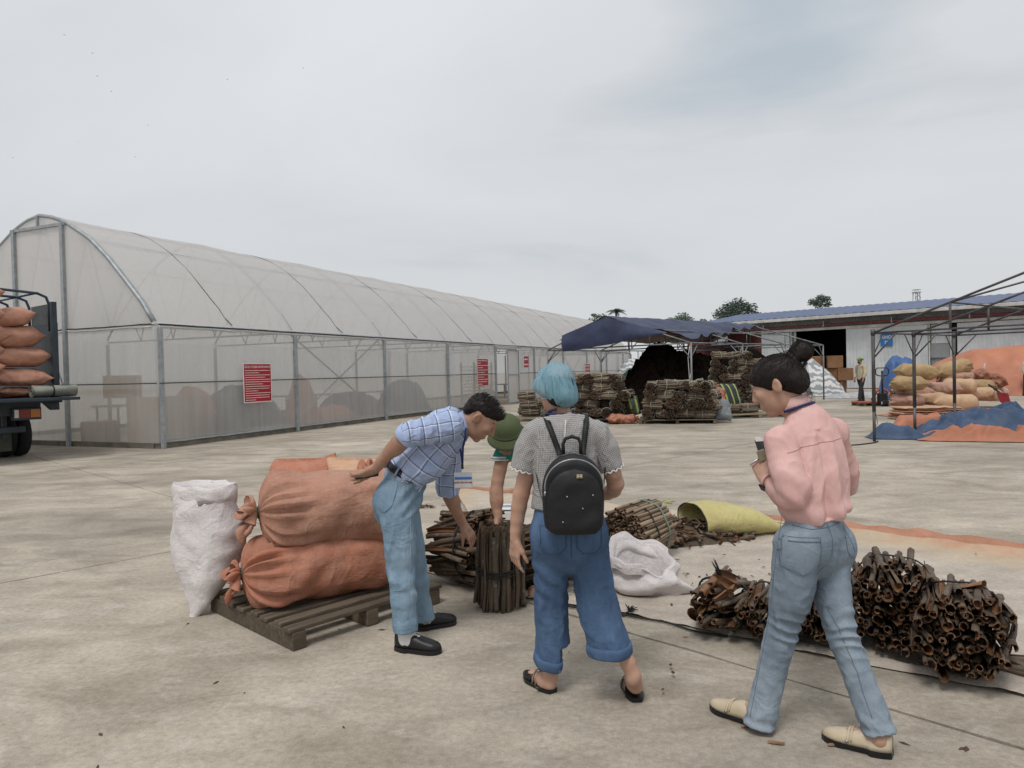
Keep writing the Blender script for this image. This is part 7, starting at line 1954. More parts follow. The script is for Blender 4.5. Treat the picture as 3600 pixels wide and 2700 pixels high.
# jeans
F = Field(.0058)
F.chain([Pk['waist'] + V(0, 0, -.03), Pk['pel'] + V(0, 0, .01), Pk['pel'] - V(0, 0, .03)], [.122, .140, .134], .02, (fc, .80))
F.ell(Pk['hl'] + V(.026, -.012, .0), (.084, .080, .102), None, .035); F.ell(Pk['hr'] + V(.008, -.040, .0), (.080, .076, .100), None, .035)
hL, hR = V(*(1.017, 2.990, 0.026)), V(*(1.425, 2.800, 0.081))
F.chain([Pk['hl'], V(*(1.140, 2.920, 0.640)), V(*(1.110, 2.960, 0.443)), V(*(1.075, 2.990, 0.255)), hL + unit(hL - Pk['kl']) * .06], [.094, .085, .064, .060, .066], .02)
F.chain([Pk['hr'], V(*(1.313, 2.960, 0.624)), V(*(1.339, 2.910, 0.437)), V(*(1.385, 2.860, 0.265)), hR + unit(hR - Pk['kr']) * .06], [.090, .078, .060, .058, .064], .02)
nl_, nr_ = unit(V(-.10, .1, -1)), unit(V(.20, -.05, -1))
nl_, nr_ = unit(hL - V(*(1.075, 2.990, 0.255))), unit(hR - V(*(1.385, 2.860, 0.265)))
F.plane(hL, unit(nl_ + V(0, 0, -.5)), *box_of(hL, r=.14)); F.plane(hR, unit(nr_ + V(0, 0, -.5)), *box_of(hR, r=.14)); F.cone(hL + nl_ * .034, hL + nl_ * .12, .052, .054, .003, None, 'sub'); F.cone(hR + nr_ * .032, hR + nr_ * .12, .050, .052, .003, None, 'sub')
wt = Pk['waist'] + V(0, 0, .012); F.plane(wt, ZU, *box_of(wt, r=.2))
def knee_f(p, kn, ax_):
    q = p - kn; t_ = q @ ax_; return .0045 * (1 - 2 * abs(math.sin(t_ * 62 + 2.8 * nz(p, 9, 3)))) * math.exp(-(t_ / .085) ** 2)
axL, axR = unit(Pk['al'] - Pk['hl']), unit(Pk['ar'] - Pk['hr']); wr3 = wrinkle(.008, (1.2, 1.2, .9), 8, 6, .005)
def dP(p, n):
    back = max(0, n @ V(.7, -.7, 0) + .5)
    g = wr3(p, n)
    if np.linalg.norm(p - Pk['kl'] - axL * .03) < .16: g += knee_f(p, Pk['kl'] + axL * .0, axL) * (.4 + back)
    if np.linalg.norm(p - Pk['kr'] - axR * .03) < .16: g += knee_f(p, Pk['kr'] + axR * .02, axR) * (.4 + back)
    for hp_, kk in ((hL, 1), (hR, 1)):
        dd = p[2] - hp_[2]
        if 0 < dd < .10 and np.linalg.norm((p - hp_)[:2]) < .14: g += .005 * math.sin(dd * 110 + p[0] * 20) * (1 - dd / .10)
    return g
oj, v, f_ = sdf_obj('jeans', F, M_DENP, pp_, 1, dP); bv = bvh_of(v, f_)
vb = unit(V(-.15, 1, 0)); xr = unit(V(1, .15, 0))
c = V(*(1.137, 2.850, 0.788)); 
pkt = patch('back_pocket', bv, c, xr, unit(V(-.04, 0, 1)), vb, [(.075, .068), (.03, .068), (-.03, .065), (-.052, .055), (-.075, .006)], M_DENP, oj, .004)
seam('pocket_stitch', bv, [c + xr * a + V(0, 0, b) for a, b in ((-.07, .075), (.066, .075), (.066, -.045), (.0, -.077), (-.066, -.045), (-.07, .075))], vb, M_STITCH, oj, .0014, .004)
seam('pocket_stitch', bv, [c + xr * a + V(0, 0, b) for a, b in ((-.07, .060), (.066, .060))], vb, M_STITCH, oj, .0016, .0045)
seam('yoke_seam', bv, [V(*(1.057, 2.850, 0.919)), V(*(1.179, 2.830, 0.893)), V(*(1.244, 2.830, 0.897)), V(*(1.376, 2.900, 0.917))], vb, M_STITCH, oj, .0014)
seam('seat_seam', bv, [V(*(1.245, 2.830, 0.949)), V(*(1.267, 2.830, 0.859)), V(*(1.266, 2.830, 0.785)), V(*(1.213, 2.830, 0.702))], vb, M_STITCH, oj, .0014)
c2 = V(*(1.370, 2.900, 0.806)); seam('pocket_stitch', bv, [V(*(1.345, 2.900, 0.889)), V(*(1.389, 2.900, 0.783)), V(*(1.377, 2.900, 0.755)), V(*(1.351, 2.900, 0.784)), V(*(1.337, 2.900, 0.880))], vb, M_STITCH, oj, .0014)
seam('side_seam', bv, [V(*(1.069, 2.830, 0.957)), V(*(1.044, 2.840, 0.788)), V(*(1.032, 2.880, 0.550)), V(*(1.007, 2.920, 0.344)), V(*(0.958, 2.930, 0.089))], vb, M_STITCH, oj, .0012)
seam('inseam', bv, [V(*(1.240, 2.850, 0.649)), V(*(1.303, 2.850, 0.479)), V(*(1.351, 2.820, 0.321)), V(*(1.391, 2.740, 0.154))], vb, M_STITCH, oj, .0014)
for a0 in ((1706, 1103), (1785, 1105)):
    pass
# shirt
F = Field(.0056); cuff = V(*(1.077, 2.960, 1.043)); cd = unit(Pk['wl'] - Pk['el'])
F.chain([V(*(1.104, 2.920, 1.221)), V(*(1.105, 2.860, 1.109)), Pk['el'] + V(.004, 0, .012), V(*(1.097, 2.880, 1.026)), cuff], [.060, .060, .053, .047, .040], .025)
F.plane(cuff + cd * .012, cd, *box_of(cuff, r=.10)); F.cone(cuff + cd * .014, cuff + cd * .08, .030, .034, .004, None, 'sub')
F.chain([V(*(1.394, 3.080, 1.232)), V(*(1.451, 3.150, 1.111)), Pk['er'] + V(-.015, 0, 0), (Pk['er'] + Pk['wr']) / 2], [.056, .060, .054, .043], .025)
F.chain([V(*(1.260, 2.955, 0.966)), V(*(1.259, 2.960, 1.062)), V(*(1.260, 2.980, 1.167)), V(*(1.250, 3.000, 1.272))], [.150, .156, .150, .112], .02, (fc, .72))
F.cone(V(*(1.112, 2.930, 1.247)), V(*(1.396, 3.080, 1.266)), .054, .054, .05); F.cone(V(*(1.237, 3.010, 1.301)), V(*(1.215, 3.030, 1.360)), .085, .058, .035)
F.ell(V(*(1.246, 2.950, 0.956)), (.142, .122, .055), None, .03)
hmP = V(*(1.249, 2.950, 0.913)); F.plane(hmP, V(.15, 0, -1), hmP - V(.3, .3, .2), hmP + V(.3, .3, .08)); F.ell(hmP - V(0, 0, .06), (.135, .11, .09), None, .004, 'sub')
nkP = V(*(1.203, 3.030, 1.382)); F.plane(nkP, unit(V(-.35, .25, 1)), *box_of(nkP, r=.11)); F.cone(nkP - V(0, 0, .05), nkP + V(-.02, 0, .06), .046, .056, .004, None, 'sub')
wr4 = wrinkle(.008, (1, 1, .5), 8, 11, .005)
bpl = V(*(1.245, 2.850, 1.229))
def dS(p, n):
    g = wr4(p, n); z = p[2]
    low = max(0, min(1, (1.28 - z) / .35)); bk_ = max(0, n @ V(.6, -.8, 0))
    u_ = (p - bpl) @ xr
    # box pleat below the yoke, opening downwards, and long drapes into the gathered hem
    g += -.010 * math.exp(-((u_ - .012 * low) / .013) ** 2) * bk_ * (1 if z < 1.285 else 0) + .006 * math.exp(-((u_ - .04) / .02) ** 2) * bk_ * (1 if z < 1.285 else 0)
    g += .012 * low * (1 - 2 * abs(math.sin(u_ * 24 + 1.6 * z + 2.2 * nz(p, 3, 1)))) * bk_
    g += .009 * (1 - 2.6 * abs(nz((p[0] + .25 * z, p[1], z * .32), 8, 17))) * (.35 + low)
    e_ = np.linalg.norm(p - Pk['el']); 
    if e_ < .14: g += .007 * math.sin(((p - Pk['el']) @ unit(V(-.6, 0, -.8))) * 80 + 2 * nz(p, 8, 2)) * (1 - e_ / .14)
    return g
os_, v, f_ = sdf_obj('shirt', F, M_PINK, pp_, 1, dS); bv = bvh_of(v, f_)
M_PINKD = cotton('pink_seam', '#cda39e', '#c39994')
seam('yoke_seam', bv, [V(*(1.093, 2.850, 1.199)), V(*(1.170, 2.840, 1.219)), V(*(1.253, 2.860, 1.237)), V(*(1.354, 2.950, 1.245))], vb, M_PINKD, os_, .0016, .0012)
0 and seam('armhole_seam', bv, [V(*(1.033, 2.830, 1.232)), V(*(1.073, 2.830, 1.211)), V(*(1.100, 2.820, 1.162)), V(*(1.126, 2.820, 1.087)), V(*(1.140, 2.820, 1.031))], vb, M_PINKD, os_, .002, .0005)
# collar: folded band standing round the neck
def collar(name, c, axis, r, hgt, mat, parent, front, open_=.5, flare=.016, ell_=1.0):
    x_, y_, z_ = frame(axis, -np.asarray(front)); rings = []
    for dz, dr in ((-.006, .002), (hgt * .6, -.002), (hgt, .001), (hgt * .95, .006), (hgt * .4, flare * .7), (-.008, flare), (-.010, flare - .003)):
        rings.append([np.asarray(c) + (x_ * math.cos(a) + y_ * math.sin(a) * ell_) * (r + dr) + z_ * dz * (1 if abs(a - PI / 2) < 2 else .8) for a in np.linspace(PI / 2 - PI + open_, PI / 2 + PI - open_, 34)])
    return MB().grid(np.array(rings)).build(name, mat, parent, True)
cl_ax = unit(V(-.30, .22, 1)); cc_ = nkP - cl_ax * .012
collar('collar', cc_, cl_ax, .058, .040, M_PINK, os_, hfp * V(1, 1, 0), .5, .014)
x_, y_, z_ = frame(cl_ax, -(hfp * V(1, 1, 0)))
MB().tube([cc_ + (x_ * math.cos(a) + y_ * math.sin(a)) * .077 + z_ * (-.006) for a in np.linspace(PI / 2 - 2.1, PI / 2 + 2.1, 26)], .0058, 6).build('lanyard', M_NAVY, pp_, True)
# hair and bun
F = Field(.0055); A = (np.cross(hfp, ZU), hfp, np.cross(np.cross(hfp, ZU), hfp))
F.ell(hP(0, -.010, .040), (.090, .112, .090), A, .01); F.ell(hP(0, -.074, -.015), (.072, .052, .058), A, .03)
F.plane(hP(0, .094, .055), unit(hfp * .95 - A[2] * .25), *box_of(Pk['head'], r=.18)); 
F.add((lambda P, c_=hP(0, .082, -.055), r_=(.10, .078, .086), A_=np.array(A): (lambda q: np.linalg.norm(q / np.array(r_), axis=-1) * (np.linalg.norm(q / np.array(r_), axis=-1) - 1) / (np.linalg.norm(q / np.array(r_) ** 2, axis=-1) + 1e-9))((P - c_) @ A_.T)), Pk['head'] - .2, Pk['head'] + .2, .01, 'sub')
bun = V(*(1.232, 3.020, 1.608))
F.ell(bun, (.048, .046, .045), None, .006); F.ell(bun + V(-.022, -.01, -.020), (.030, .032, .026), None, .008); F.ell(bun + V(.020, 0, .004), (.030, .032, .034), None, .008)
def dH(p, n): return .0015 * math.sin(40 * math.atan2(p[2] - bun[2], p[0] - bun[0]) + p[1] * 60) * (1 if np.linalg.norm(p - bun) < .07 else 0) + .003 * nz(p, 30, 2)
ohr, v, f_ = sdf_obj('hair', F, M_HAIR, pp_, 1, dH)
rh_ = random.Random(3); m = MB(); bv_h = bvh_of(v, f_); hc_ = hP(0, -.02, .03); root = hP(0, -.085, .085)
def strand_on(bvh, cen, a, b, n, r, off):
    pts = []
    for q in np.linspace(0, 1, n):
        d = unit((a - cen) * (1 - q) + (b - cen) * q); h = bvh.ray_cast(Vector(cen + d * .4), Vector(-d), .4)
        if h[0] is not None and np.linalg.norm(np.array(h[0]) - bun) > .062: pts.append(np.array(h[0]) + d * off)
    if len(pts) > 2: m.tube(pts, [r] * (len(pts) - 1) + [r * .3], 3)
for k in range(520):
    p = v[rh_.randrange(len(v))]
    if np.linalg.norm(p - bun) < .06: continue
    strand_on(bv_h, hc_, p, root + V(rh_.gauss(0, .015), rh_.gauss(0, .015), rh_.gauss(0, .012)), 7, .0009, rh_.uniform(-.0004, .0012))
for k in range(150):
    a0 = rh_.uniform(0, 6.28); tilt = V(rh_.gauss(0, .25), 1, rh_.gauss(0, .25)); x_, y_, z_ = frame(unit(tilt)); pts = []
    for q in np.linspace(0, 2.2, 9):
        d = unit(x_ * math.cos(a0 + q) + y_ * math.sin(a0 + q) + z_ * .5 * math.sin(k)); h = bv_h.ray_cast(Vector(bun + d * .12), Vector(-d), .12)
        if h[0] is not None: pts.append(np.array(h[0]) + d * .0006)
    if len(pts) > 2: m.tube(pts, [.0011] * (len(pts) - 1) + [.0004], 3)
for k in range(22):
    a = rh_.uniform(0, 6.28); c = bun + V(.045 * math.cos(a), rh_.uniform(-.03, .03), .042 * math.sin(a)); d = unit(V(math.cos(a + 1.2), rh_.gauss(0, .3), math.sin(a + 1.2)))
    m.tube([c, c + d * .015 + V(0, 0, .004), c + d * .03 + V(rh_.gauss(0, .006), 0, rh_.gauss(0, .006))], [.0007, .0006, .0003], 3)
for k in range(40):
    a = rh_.uniform(-.4, 1.0); c = hP(rh_.uniform(-.05, .05), -.105 + .02 * abs(a), -.06 + rh_.uniform(-.02, .03)); m.tube([c, c + V(.01, -.006, -.02), c + V(.012 + rh_.gauss(0, .012), -.01, -.045 + rh_.gauss(0, .012))], [.0007, .0006, .0003], 3)
tag(m.build('loose_hairs', M_HAIR, ohr), kind='stuff')
for sg in (-1, 1):
    MB().tube([hP(sg * .016, .088, .034), hP(sg * .030, .085, .040), hP(sg * .044, .076, .034)], [.002, .0032, .0016], 5).build('eyebrow', M_HAIR, pp_, True)
    MB().tube([hP(sg * .018, .090, .010), hP(sg * .030, .0915, .007), hP(sg * .042, .083, .010)], [.0012, .002, .001], 5).build('eyelashes', M_HAIR, pp_, True)
M_LOAF = simple('cream_leather', '#c6b8a0', '#b8a98f', 6, .4, .15, 40)
for hl_, d_, nm in ((lh, dL, 0), (rh, dR, 1)):
    s_ = shoe('shoe', pp_, hl_, hl_ + d_ * .262, .088, (M_LOAF, M_BLKLEA), .066, .35, .020, .012)
    c = hl_ + d_ * .155; r_ = np.cross(d_, ZU)
    MB().tube([c + r_ * .044 * math.cos(a) + ZU * (.026 + .046 * math.sin(a) ** .7) for a in np.linspace(.1, PI - .1, 17)], .0055, 6).build('saddle_strap', M_LOAF, s_, True)
    MB().tube([c - d_ * .012 + r_ * .044 * math.cos(a) + ZU * (.028 + .050 * math.sin(a) ** .7) for a in np.linspace(.1, PI - .1, 17)], .004, 6).build('saddle_strap', M_LOAF, s_, True)
    MB().tube([c - r_ * .044 + ZU * .036 + d_ * .004, c - r_ * .049 + ZU * .036 + d_ * .004], .006, 10).build('buckle', M_ZIP, s_, True)
# watch, notebook, pen
wq = Pk['wl'] - unit(Pk['wl'] - Pk['el']) * .012; x_, y_, z_ = frame(unit(Pk['wl'] - Pk['el']))
MB().tube([wq + (x_ * math.cos(a) + y_ * math.sin(a)) * .031 for a in np.linspace(0, 2 * PI, 25)[:-1]], .007, 6, closed=True).build('watch_strap', simple('pink_rubber', '#cfa3a0', '#c39794', 5, .5), pp_, True)
wf_ = wq + unit(V(-.55, -.25, -.6)) * .036; MB().box(wf_, (.034, .010, .040), (unit(V(.5, -.7, -.2)), unit(V(-.55, -.25, -.6)), unit(np.cross(V(.5, -.7, -.2), V(-.55, -.25, -.6))))).build('watch_case', simple('watch_black', '#23201f', '#1a1817', 5, .25), pp_, bevel=.006)
nb = thing('notebook', 'small black notebook with white page held by the walking woman', 'notebook', V(*(1.069, 3.040, 1.190)))
nA = [V(*(1.041, 3.060, 1.228)), V(*(1.109, 3.100, 1.225)), V(*(1.083, 3.030, 1.165)), V(*(1.039, 3.000, 1.171))]
MB().prism(nA, V(.006, .008, .004)).build('cover', M_BLKLEA, nb)
MB().prism([p + V(-.0, .003, .004) + (q_ - p) * .12 for p, q_ in ((nA[0], nA[2]), (nA[1], nA[3]))] + [nA[1] + V(.004, .016, .012), nA[0] + V(.008, .018, .012)], V(0, .003, .003)).build('page', M_WHITE, nb)
pn = thing('pen', 'silver pen held point down by the walking woman', 'pen', V(*(1.004, 3.020, 1.130)))
MB().tube([V(*(1.004, 3.020, 1.128)), V(*(1.012, 3.020, 1.134)), V(*(1.040, 3.020, 1.153)), V(*(1.069, 3.030, 1.173))], [.0012, .0045, .005, .005], 8).build('barrel', M_ZIP, pn, True)
ph_ = thing('phone', 'thin beige-backed phone clutched with the notebook', 'phone', V(*(1.051, 3.000, 1.169)))
MB().box(V(*(1.051, 3.000, 1.171)), (.035, .008, .05), (unit(V(.8, -.3, .3)), unit(V(.3, .95, 0)), unit(V(-.3, 0, 1)))).build('case', simple('phone_beige', '#8d8672', '#7c7562', 4, .3), ph_, bevel=.004)

# ================================================================== man in plaid stooping
Mn = dict(pel=V(*(-0.688, 4.100, 0.809)), waist=V(*(-0.623, 4.100, 0.961)), mid=V(*(-0.534, 4.100, 1.074)), chest=V(*(-0.411, 4.100, 1.192)), neck=V(*(-0.283, 4.100, 1.251)), head=V(*(-0.191, 4.090, 1.287)),
          sr=V(*(-0.359, 3.930, 1.252)), er=V(*(-0.565, 3.860, 1.222)), wr=V(*(-0.770, 3.970, 1.030)), sl=V(*(-0.382, 4.280, 1.161)), el=V(*(-0.417, 4.400, 0.848)), wl=V(*(-0.332, 4.500, 0.588)),
          hr=V(*(-0.667, 4.020, 0.797)), kr=V(*(-0.647, 3.970, 0.454)), ar=V(*(-0.633, 3.950, 0.089)), hl=V(*(-0.672, 4.180, 0.766)), kl=V(*(-0.615, 4.210, 0.400)), al=V(*(-0.558, 4.270, 0.072)))
pm = thing('person', 'person in blue plaid shirt and light jeans stooping to touch the upright bundle', 'person', (Mn['pel'][0], Mn['pel'][1], 0))
F = Field(.0050); hfm = unit(V(.70, -.05, -.71)); hum = unit(V(.70, 0, .70))
F.chain([Mn['pel'], Mn['waist'], Mn['chest'], Mn['neck'] - V(.06, 0, 0)], [.10, .09, .10, .065], .03, (V(0, 1, 0), 1.2))
F.cone(Mn['neck'] - V(.03, 0, .0), Mn['head'] + V(-.03, 0, -.01), .060, .055, .02)
hM = add_head(F, Mn['head'], hfm, hum, 1.04, False, 1.1)
F.chain([Mn['sr'], Mn['er'], Mn['wr']], [.055, .046, .030], .02); F.chain([Mn['sl'], Mn['el'], Mn['wl']], [.055, .044, .030], .02)
F.cone(Mn['er'], Mn['er'] * .6 + Mn['wr'] * .4, .045, .046, .02); F.cone(Mn['el'], Mn['el'] * .6 + Mn['wl'] * .4, .043, .044, .02)
add_hand(F, Mn['wr'], unit(V(-.75, .1, -.45)), unit(V(-.25, .6, .75)), 1, (.15, .25, .4, .5), .185, (.5, .3), fat=1.12)
add_hand(F, Mn['wl'], unit(V(.52, .05, -.85)), unit(V(-.5, .5, -.45)), -1, (.30, .38, .42, .5), .185, (.4, .5), fat=1.12)
F.chain([Mn['hr'], Mn['kr'], Mn['ar']], [.07, .045, .036], .02); F.chain([Mn['hl'], Mn['kl'], Mn['al']], [.07, .045, .036], .02)
sdf_obj('body', F, M_SKIND, pm)
# socks
rhM, rtM = V(*(-0.687, 3.981, 0.000)), V(*(-0.420, 3.900, 0.000)); lhM, ltM = V(*(-0.629, 4.264, 0.000)), V(*(-0.367, 4.382, 0.000)); dRm, dLm = unit(rtM - rhM), unit(ltM - lhM)
F = Field(.007); F.cone(Mn['ar'] + V(0, 0, .05), rhM + dRm * .07 + V(0, 0, .06), .044, .046, .01); F.cone(rhM + dRm * .07 + V(0, 0, .06), rhM + dRm * .13 + V(0, 0, .055), .045, .036, .02); sdf_obj('sock', F, M_WHITE, pm, 1)
F = Field(.007); F.cone(Mn['al'] + V(0, 0, .05), lhM + dLm * .07 + V(0, 0, .06), .044, .046, .01); F.cone(lhM + dLm * .07 + V(0, 0, .06), lhM + dLm * .13 + V(0, 0, .055), .045, .036, .02); sdf_obj('sock', F, M_WHITE, pm, 1)
for h_, d_ in ((rhM, dRm), (lhM, dLm)): shoe('shoe', pm, h_, h_ + d_ * .275, .098, (M_BLKLEA, M_BLKLEA), .078, .0, .022, .006)
# jeans
F = Field(.0062)
btA = unit(Mn['mid'] - Mn['pel'])
F.chain([Mn['waist'] - btA * .01, Mn['pel'] + btA * .06, Mn['pel'], Mn['pel'] - V(0, 0, .05)], [.116, .124, .124, .114], .02, (V(0, 1, 0), 1.28))
F.ell(Mn['hr'] + V(-.050, .02, .03), (.082, .09, .11), None, .04); F.ell(Mn['hl'] + V(-.055, -.02, .03), (.082, .09, .11), None, .04)
hRm, hLm = V(*(-0.624, 3.950, 0.115)), V(*(-0.560, 4.260, 0.068))
F.chain([Mn['hr'] + V(0, 0, .01), V(*(-0.656, 3.990, 0.632)), V(*(-0.648, 3.970, 0.441)), V(*(-0.633, 3.950, 0.277)), hRm - V(0, 0, .05)], [.102, .091, .077, .070, .071], .02)
F.chain([Mn['hl'] + V(0, 0, .01), V(*(-0.636, 4.200, 0.583)), V(*(-0.608, 4.220, 0.369)), V(*(-0.587, 4.250, 0.178)), hLm - V(0, 0, .05)], [.100, .088, .075, .069, .070], .02)
for q in (hRm, hLm): F.plane(q, V(.05, 0, -1), *box_of(q, r=.14)); F.cone(q - V(0, 0, .046), q - V(0, 0, .13), .054, .056, .004, None, 'sub')
wr5 = wrinkle(.011, (1.3, 1.3, .75), 7.5, 14, .006)
def dM(p, n):
    g = wr5(p, n); z = p[2]
    if .75 < z < 1.0: g += .006 * math.sin((z * 1.2 - p[0] * 1.2) * 60 + 2 * nz(p, 6, 4)) * max(0, n[0] + .2)
    if z < .62: g += .008 * math.sin(z * 48 + 4 * nz(p, 5, 3)) * max(0, .5 - abs(z - .36) * 1.4)
    return g
ojm, v, f_ = sdf_obj('jeans', F, M_DENM, pm, 1, dM); bv = bvh_of(v, f_)
seam('side_seam', bv, [V(*(-0.603, 3.800, 0.974)), V(*(-0.584, 3.800, 0.825)), V(*(-0.583, 3.800, 0.575)), V(*(-0.602, 3.800, 0.200))], Y_, M_STITCHM, ojm, .002)
c = V(*(-0.738, 3.900, 0.873)); patch('back_pocket', bv, c, unit(V(.9, -.4, 0)), unit(V(.05, 0, 1)), unit(V(.45, .9, 0)), [(.085, .055), (.03, .055), (-.04, .052), (-.065, .04), (-.085, .01)], M_DENM, ojm, .005)
seam('pocket_stitch', bv, [V(*(-0.618, 3.800, 0.975)), V(*(-0.562, 3.800, 0.924)), V(*(-0.512, 3.800, 0.918))], Y_, M_STITCHM, ojm, .002)
MB().tube([V(*(-0.618, 3.915, 0.954)), V(*(-0.616, 3.900, 0.957))], .006, 8).build('rivet', M_ZIP, ojm, True)
bx_, by_, bz_ = frame(btA, V(0, 1, 0)); bc = Mn['waist'] + btA * .028 + V(-.006, 0, -.0)
MB().grid(np.array([[bc + (bx_ * math.cos(a) * .126 + V(0, 1, 0) * math.sin(a) * .158) + btA * dz for a in np.linspace(0, 2 * PI, 61)[:-1]] for dz in (-.018, -.018, .018, .018)]), cv=True).build('belt', M_BLKLEA, pm, True, thick=.006)
for a in (-.9, -1.9, -2.7):
    q = bc + bx_ * math.cos(a) * .132 + V(0, 1, 0) * math.sin(a) * .166; MB().tube([q + btA * .026, q - btA * .03], .007, 6).build('belt_loop', M_DENM, ojm, True)
# shirt
F = Field(.0056)
cR, cL = V(*(-0.576, 3.865, 1.214)), V(*(-0.413, 4.410, 0.812))
F.chain([Mn['sr'], (Mn['sr'] + Mn['er']) / 2 + V(0, -.005, .0), Mn['er'] + V(.02, 0, 0), cR + unit(Mn['wr'] - Mn['er']) * .02], [.076, .069, .064, .060], .025)
F.chain([Mn['sl'], (Mn['sl'] + Mn['el']) / 2, cL + V(.0, 0, -.03)], [.082, .074, .062], .025)
d1, d2 = unit(Mn['wr'] - Mn['er']), unit(Mn['wl'] - Mn['el']); F.plane(cR + d1 * .022, d1, *box_of(cR, r=.12)); F.plane(cL, d2, *box_of(cL, r=.12)); F.cone(cR + d1 * .044, cR + d1 * .12, .046, .050, .004, None, 'sub'); F.cone(cL + d2 * .026, cL + d2 * .1, .044, .048, .004, None, 'sub')
F.chain([Mn['waist'] + btA * .02, Mn['mid'] + V(.012, 0, -.015), Mn['chest'], Mn['neck'] - V(.075, 0, .0)], [.122, .134, .134, .092], .02, (V(0, 1, 0), 1.22))
F.cone(Mn['sr'] + V(0, .03, .01), Mn['sl'] + V(0, -.03, .02), .078, .078, .05); F.cone(Mn['neck'] - V(.06, 0, 0), Mn['neck'] - V(.01, 0, .0), .09, .066, .03)
F.ell(V(*(-0.525, 4.060, 1.017)), (.095, .15, .080), None, .05)
nkM = Mn['neck'] + V(.0, 0, 0); na = unit(V(.95, 0, .30)); F.plane(nkM, na, *box_of(nkM, r=.12)); F.cone(nkM - na * .05, nkM + na * .06, .056, .064, .004, None, 'sub')
wr6 = wrinkle(.010, (1, 1, 1), 8, 21, .006)
def dMs(p, n):
    g = wr6(p, n); e_ = np.linalg.norm(p - Mn['er'] - V(.06, 0, .01))
    if e_ < .15: g += .012 * (1 - 2 * abs(math.sin(((p - Mn['er']) @ unit(V(1, 0, -.1))) * 55 + 2 * nz(p, 7, 1)))) * (1 - e_ / .15)
    w_ = (p - Mn['waist']) @ btA; g += .007 * (1 - 2.6 * abs(nz((p[0] - p[2] * .6, p[1], (p[2] + p[0]) * .35), 8, 27)))
    if w_ < .14: g += .008 * math.sin(((p - Mn['waist']) @ np.cross(btA, V(0, 1, 0))) * 60 + 2 * nz(p, 6, 2)) * max(0, 1 - w_ / .14)
    return g
osm, v, f_ = sdf_obj('shirt', F, M_PLAID, pm, 1, dMs, [([Mn['waist'], Mn['mid'], Mn['chest'], Mn['neck']], .145, V(0, -1, 0)), ([Mn['sr'] + V(.05, 0, 0), Mn['er']], .075, V(0, -1, 0)), ([Mn['sl'] + V(0, 0, .05), Mn['el']], .07, V(0, -1, 0))])
for c, d_, r_ in ((cR + d1 * .016, d1, .066), (cL - d2 * .006, d2, .060)):
    x_, y_, z_ = frame(d_); MB().grid(np.array([[c + (x_ * math.cos(a) + y_ * math.sin(a)) * (r_ + dr + .002 * math.sin(5 * a)) + z_ * dz for a in np.linspace(0, 2 * PI, 31)[:-1]] for dz, dr in ((-.045, -.002), (-.04, .004), (.0, .005), (.006, .001), (.004, -.006))]), cv=True).build('rolled_cuff', cotton('shirt_reverse', '#a9b8d8', '#9aaacb'), osm, True)
col_o = collar('collar', nkM - na * .01 - V(0.01, 0, 0), na, .062, .042, M_PLAID, osm, V(.3, 0, -1), .35, .016)
# lanyard and badge
b0 = V(*(-0.290, 4.020, 0.954)); bw, bh = .105, .085
MB().tube([V(*(-0.266, 3.990, 1.238)), V(*(-0.268, 3.970, 1.187)), V(*(-0.283, 3.980, 1.135)), V(*(-0.291, 4.020, 1.039))], .006, 6).build('lanyard', M_NAVY, pm, True)
MB().tube([V(*(-0.297, 4.200, 1.208)), V(*(-0.313, 4.100, 1.150)), V(*(-0.297, 4.040, 1.076)), V(*(-0.291, 4.020, 1.033))], .006, 6).build('lanyard', M_NAVY, pm, True)
MB().box(V(*(-0.292, 4.020, 1.018)), (.014, .008, .03)).build('lanyard_clip', M_BLKLEA, pm, bevel=.002)
bd = MB().box(V(*(-0.289, 4.020, 0.941)), (.104, .004, .088), (unit(V(1, 0, .02)), Y_, ZU)).build('badge', simple('badge_sleeve', '#c6cbd0', '#b9bfc6', 4, .3), pm)
bc_ = V(*(-0.289, 4.020, 0.941)); MB().box(bc_ + V(0, -.004, -.012), (.096, .002, .060)).build('badge_card', M_WHITE, bd); MB().box(bc_ + V(0, -.006, .011), (.096, .002, .014)).build('badge_stripe', simple('badge_blue', '#3f74b5', '#376aa8', 4, .4), bd)
text_mesh('badge_text', 'KHỐI VĂN PHÒNG', .0118, bc_ + V(0, -.0062, -.014), X, ZU, simple('badge_red', '#9c2f3c', '#8e2835', 4, .5), bd, bold=.0006)
# hair, brows
F = Field(.0055); A = (np.cross(hfm, hum), hfm, hum)
F.ell(hM(0, -.016, .050), (.082, .102, .080), A, .01); F.ell(hM(0, .055, .085), (.055, .045, .032), A, .02); F.ell(hM(0, -.075, .0), (.062, .035, .05), A, .03)
F.add((lambda P, c_=hM(0, .085, -.035), r_=(.12, .078, .085), A_=np.array(A): (lambda q: (np.linalg.norm(q / np.array(r_), axis=-1) - 1) * .07)((P - c_) @ A_.T)), Mn['head'] - .2, Mn['head'] + .2, .008, 'sub')
F.plane(hM(0, -.02, -.035), unit(-hum), *box_of(Mn['head'], r=.18))
F.add((lambda P, A_=np.array(A), c_=hM(0, 0, -.01): (lambda q: np.maximum(np.abs(q[..., 1] + .0) - .028, np.abs(q[..., 2]) - .036))((P - c_) @ A_.T)), Mn['head'] - .15, Mn['head'] + .15, .01, 'sub')
def dHm(p, n): return .003 * math.sin((p @ A[1]) * 300 + 5 * nz(p, 20, 1)) * max(0, n @ hum) + .004 * nz(p, 45, 2)
ohm, v, f_ = sdf_obj('hair', F, M_HAIR, pm, 1, dHm)
m = MB(); rh_ = random.Random(8)
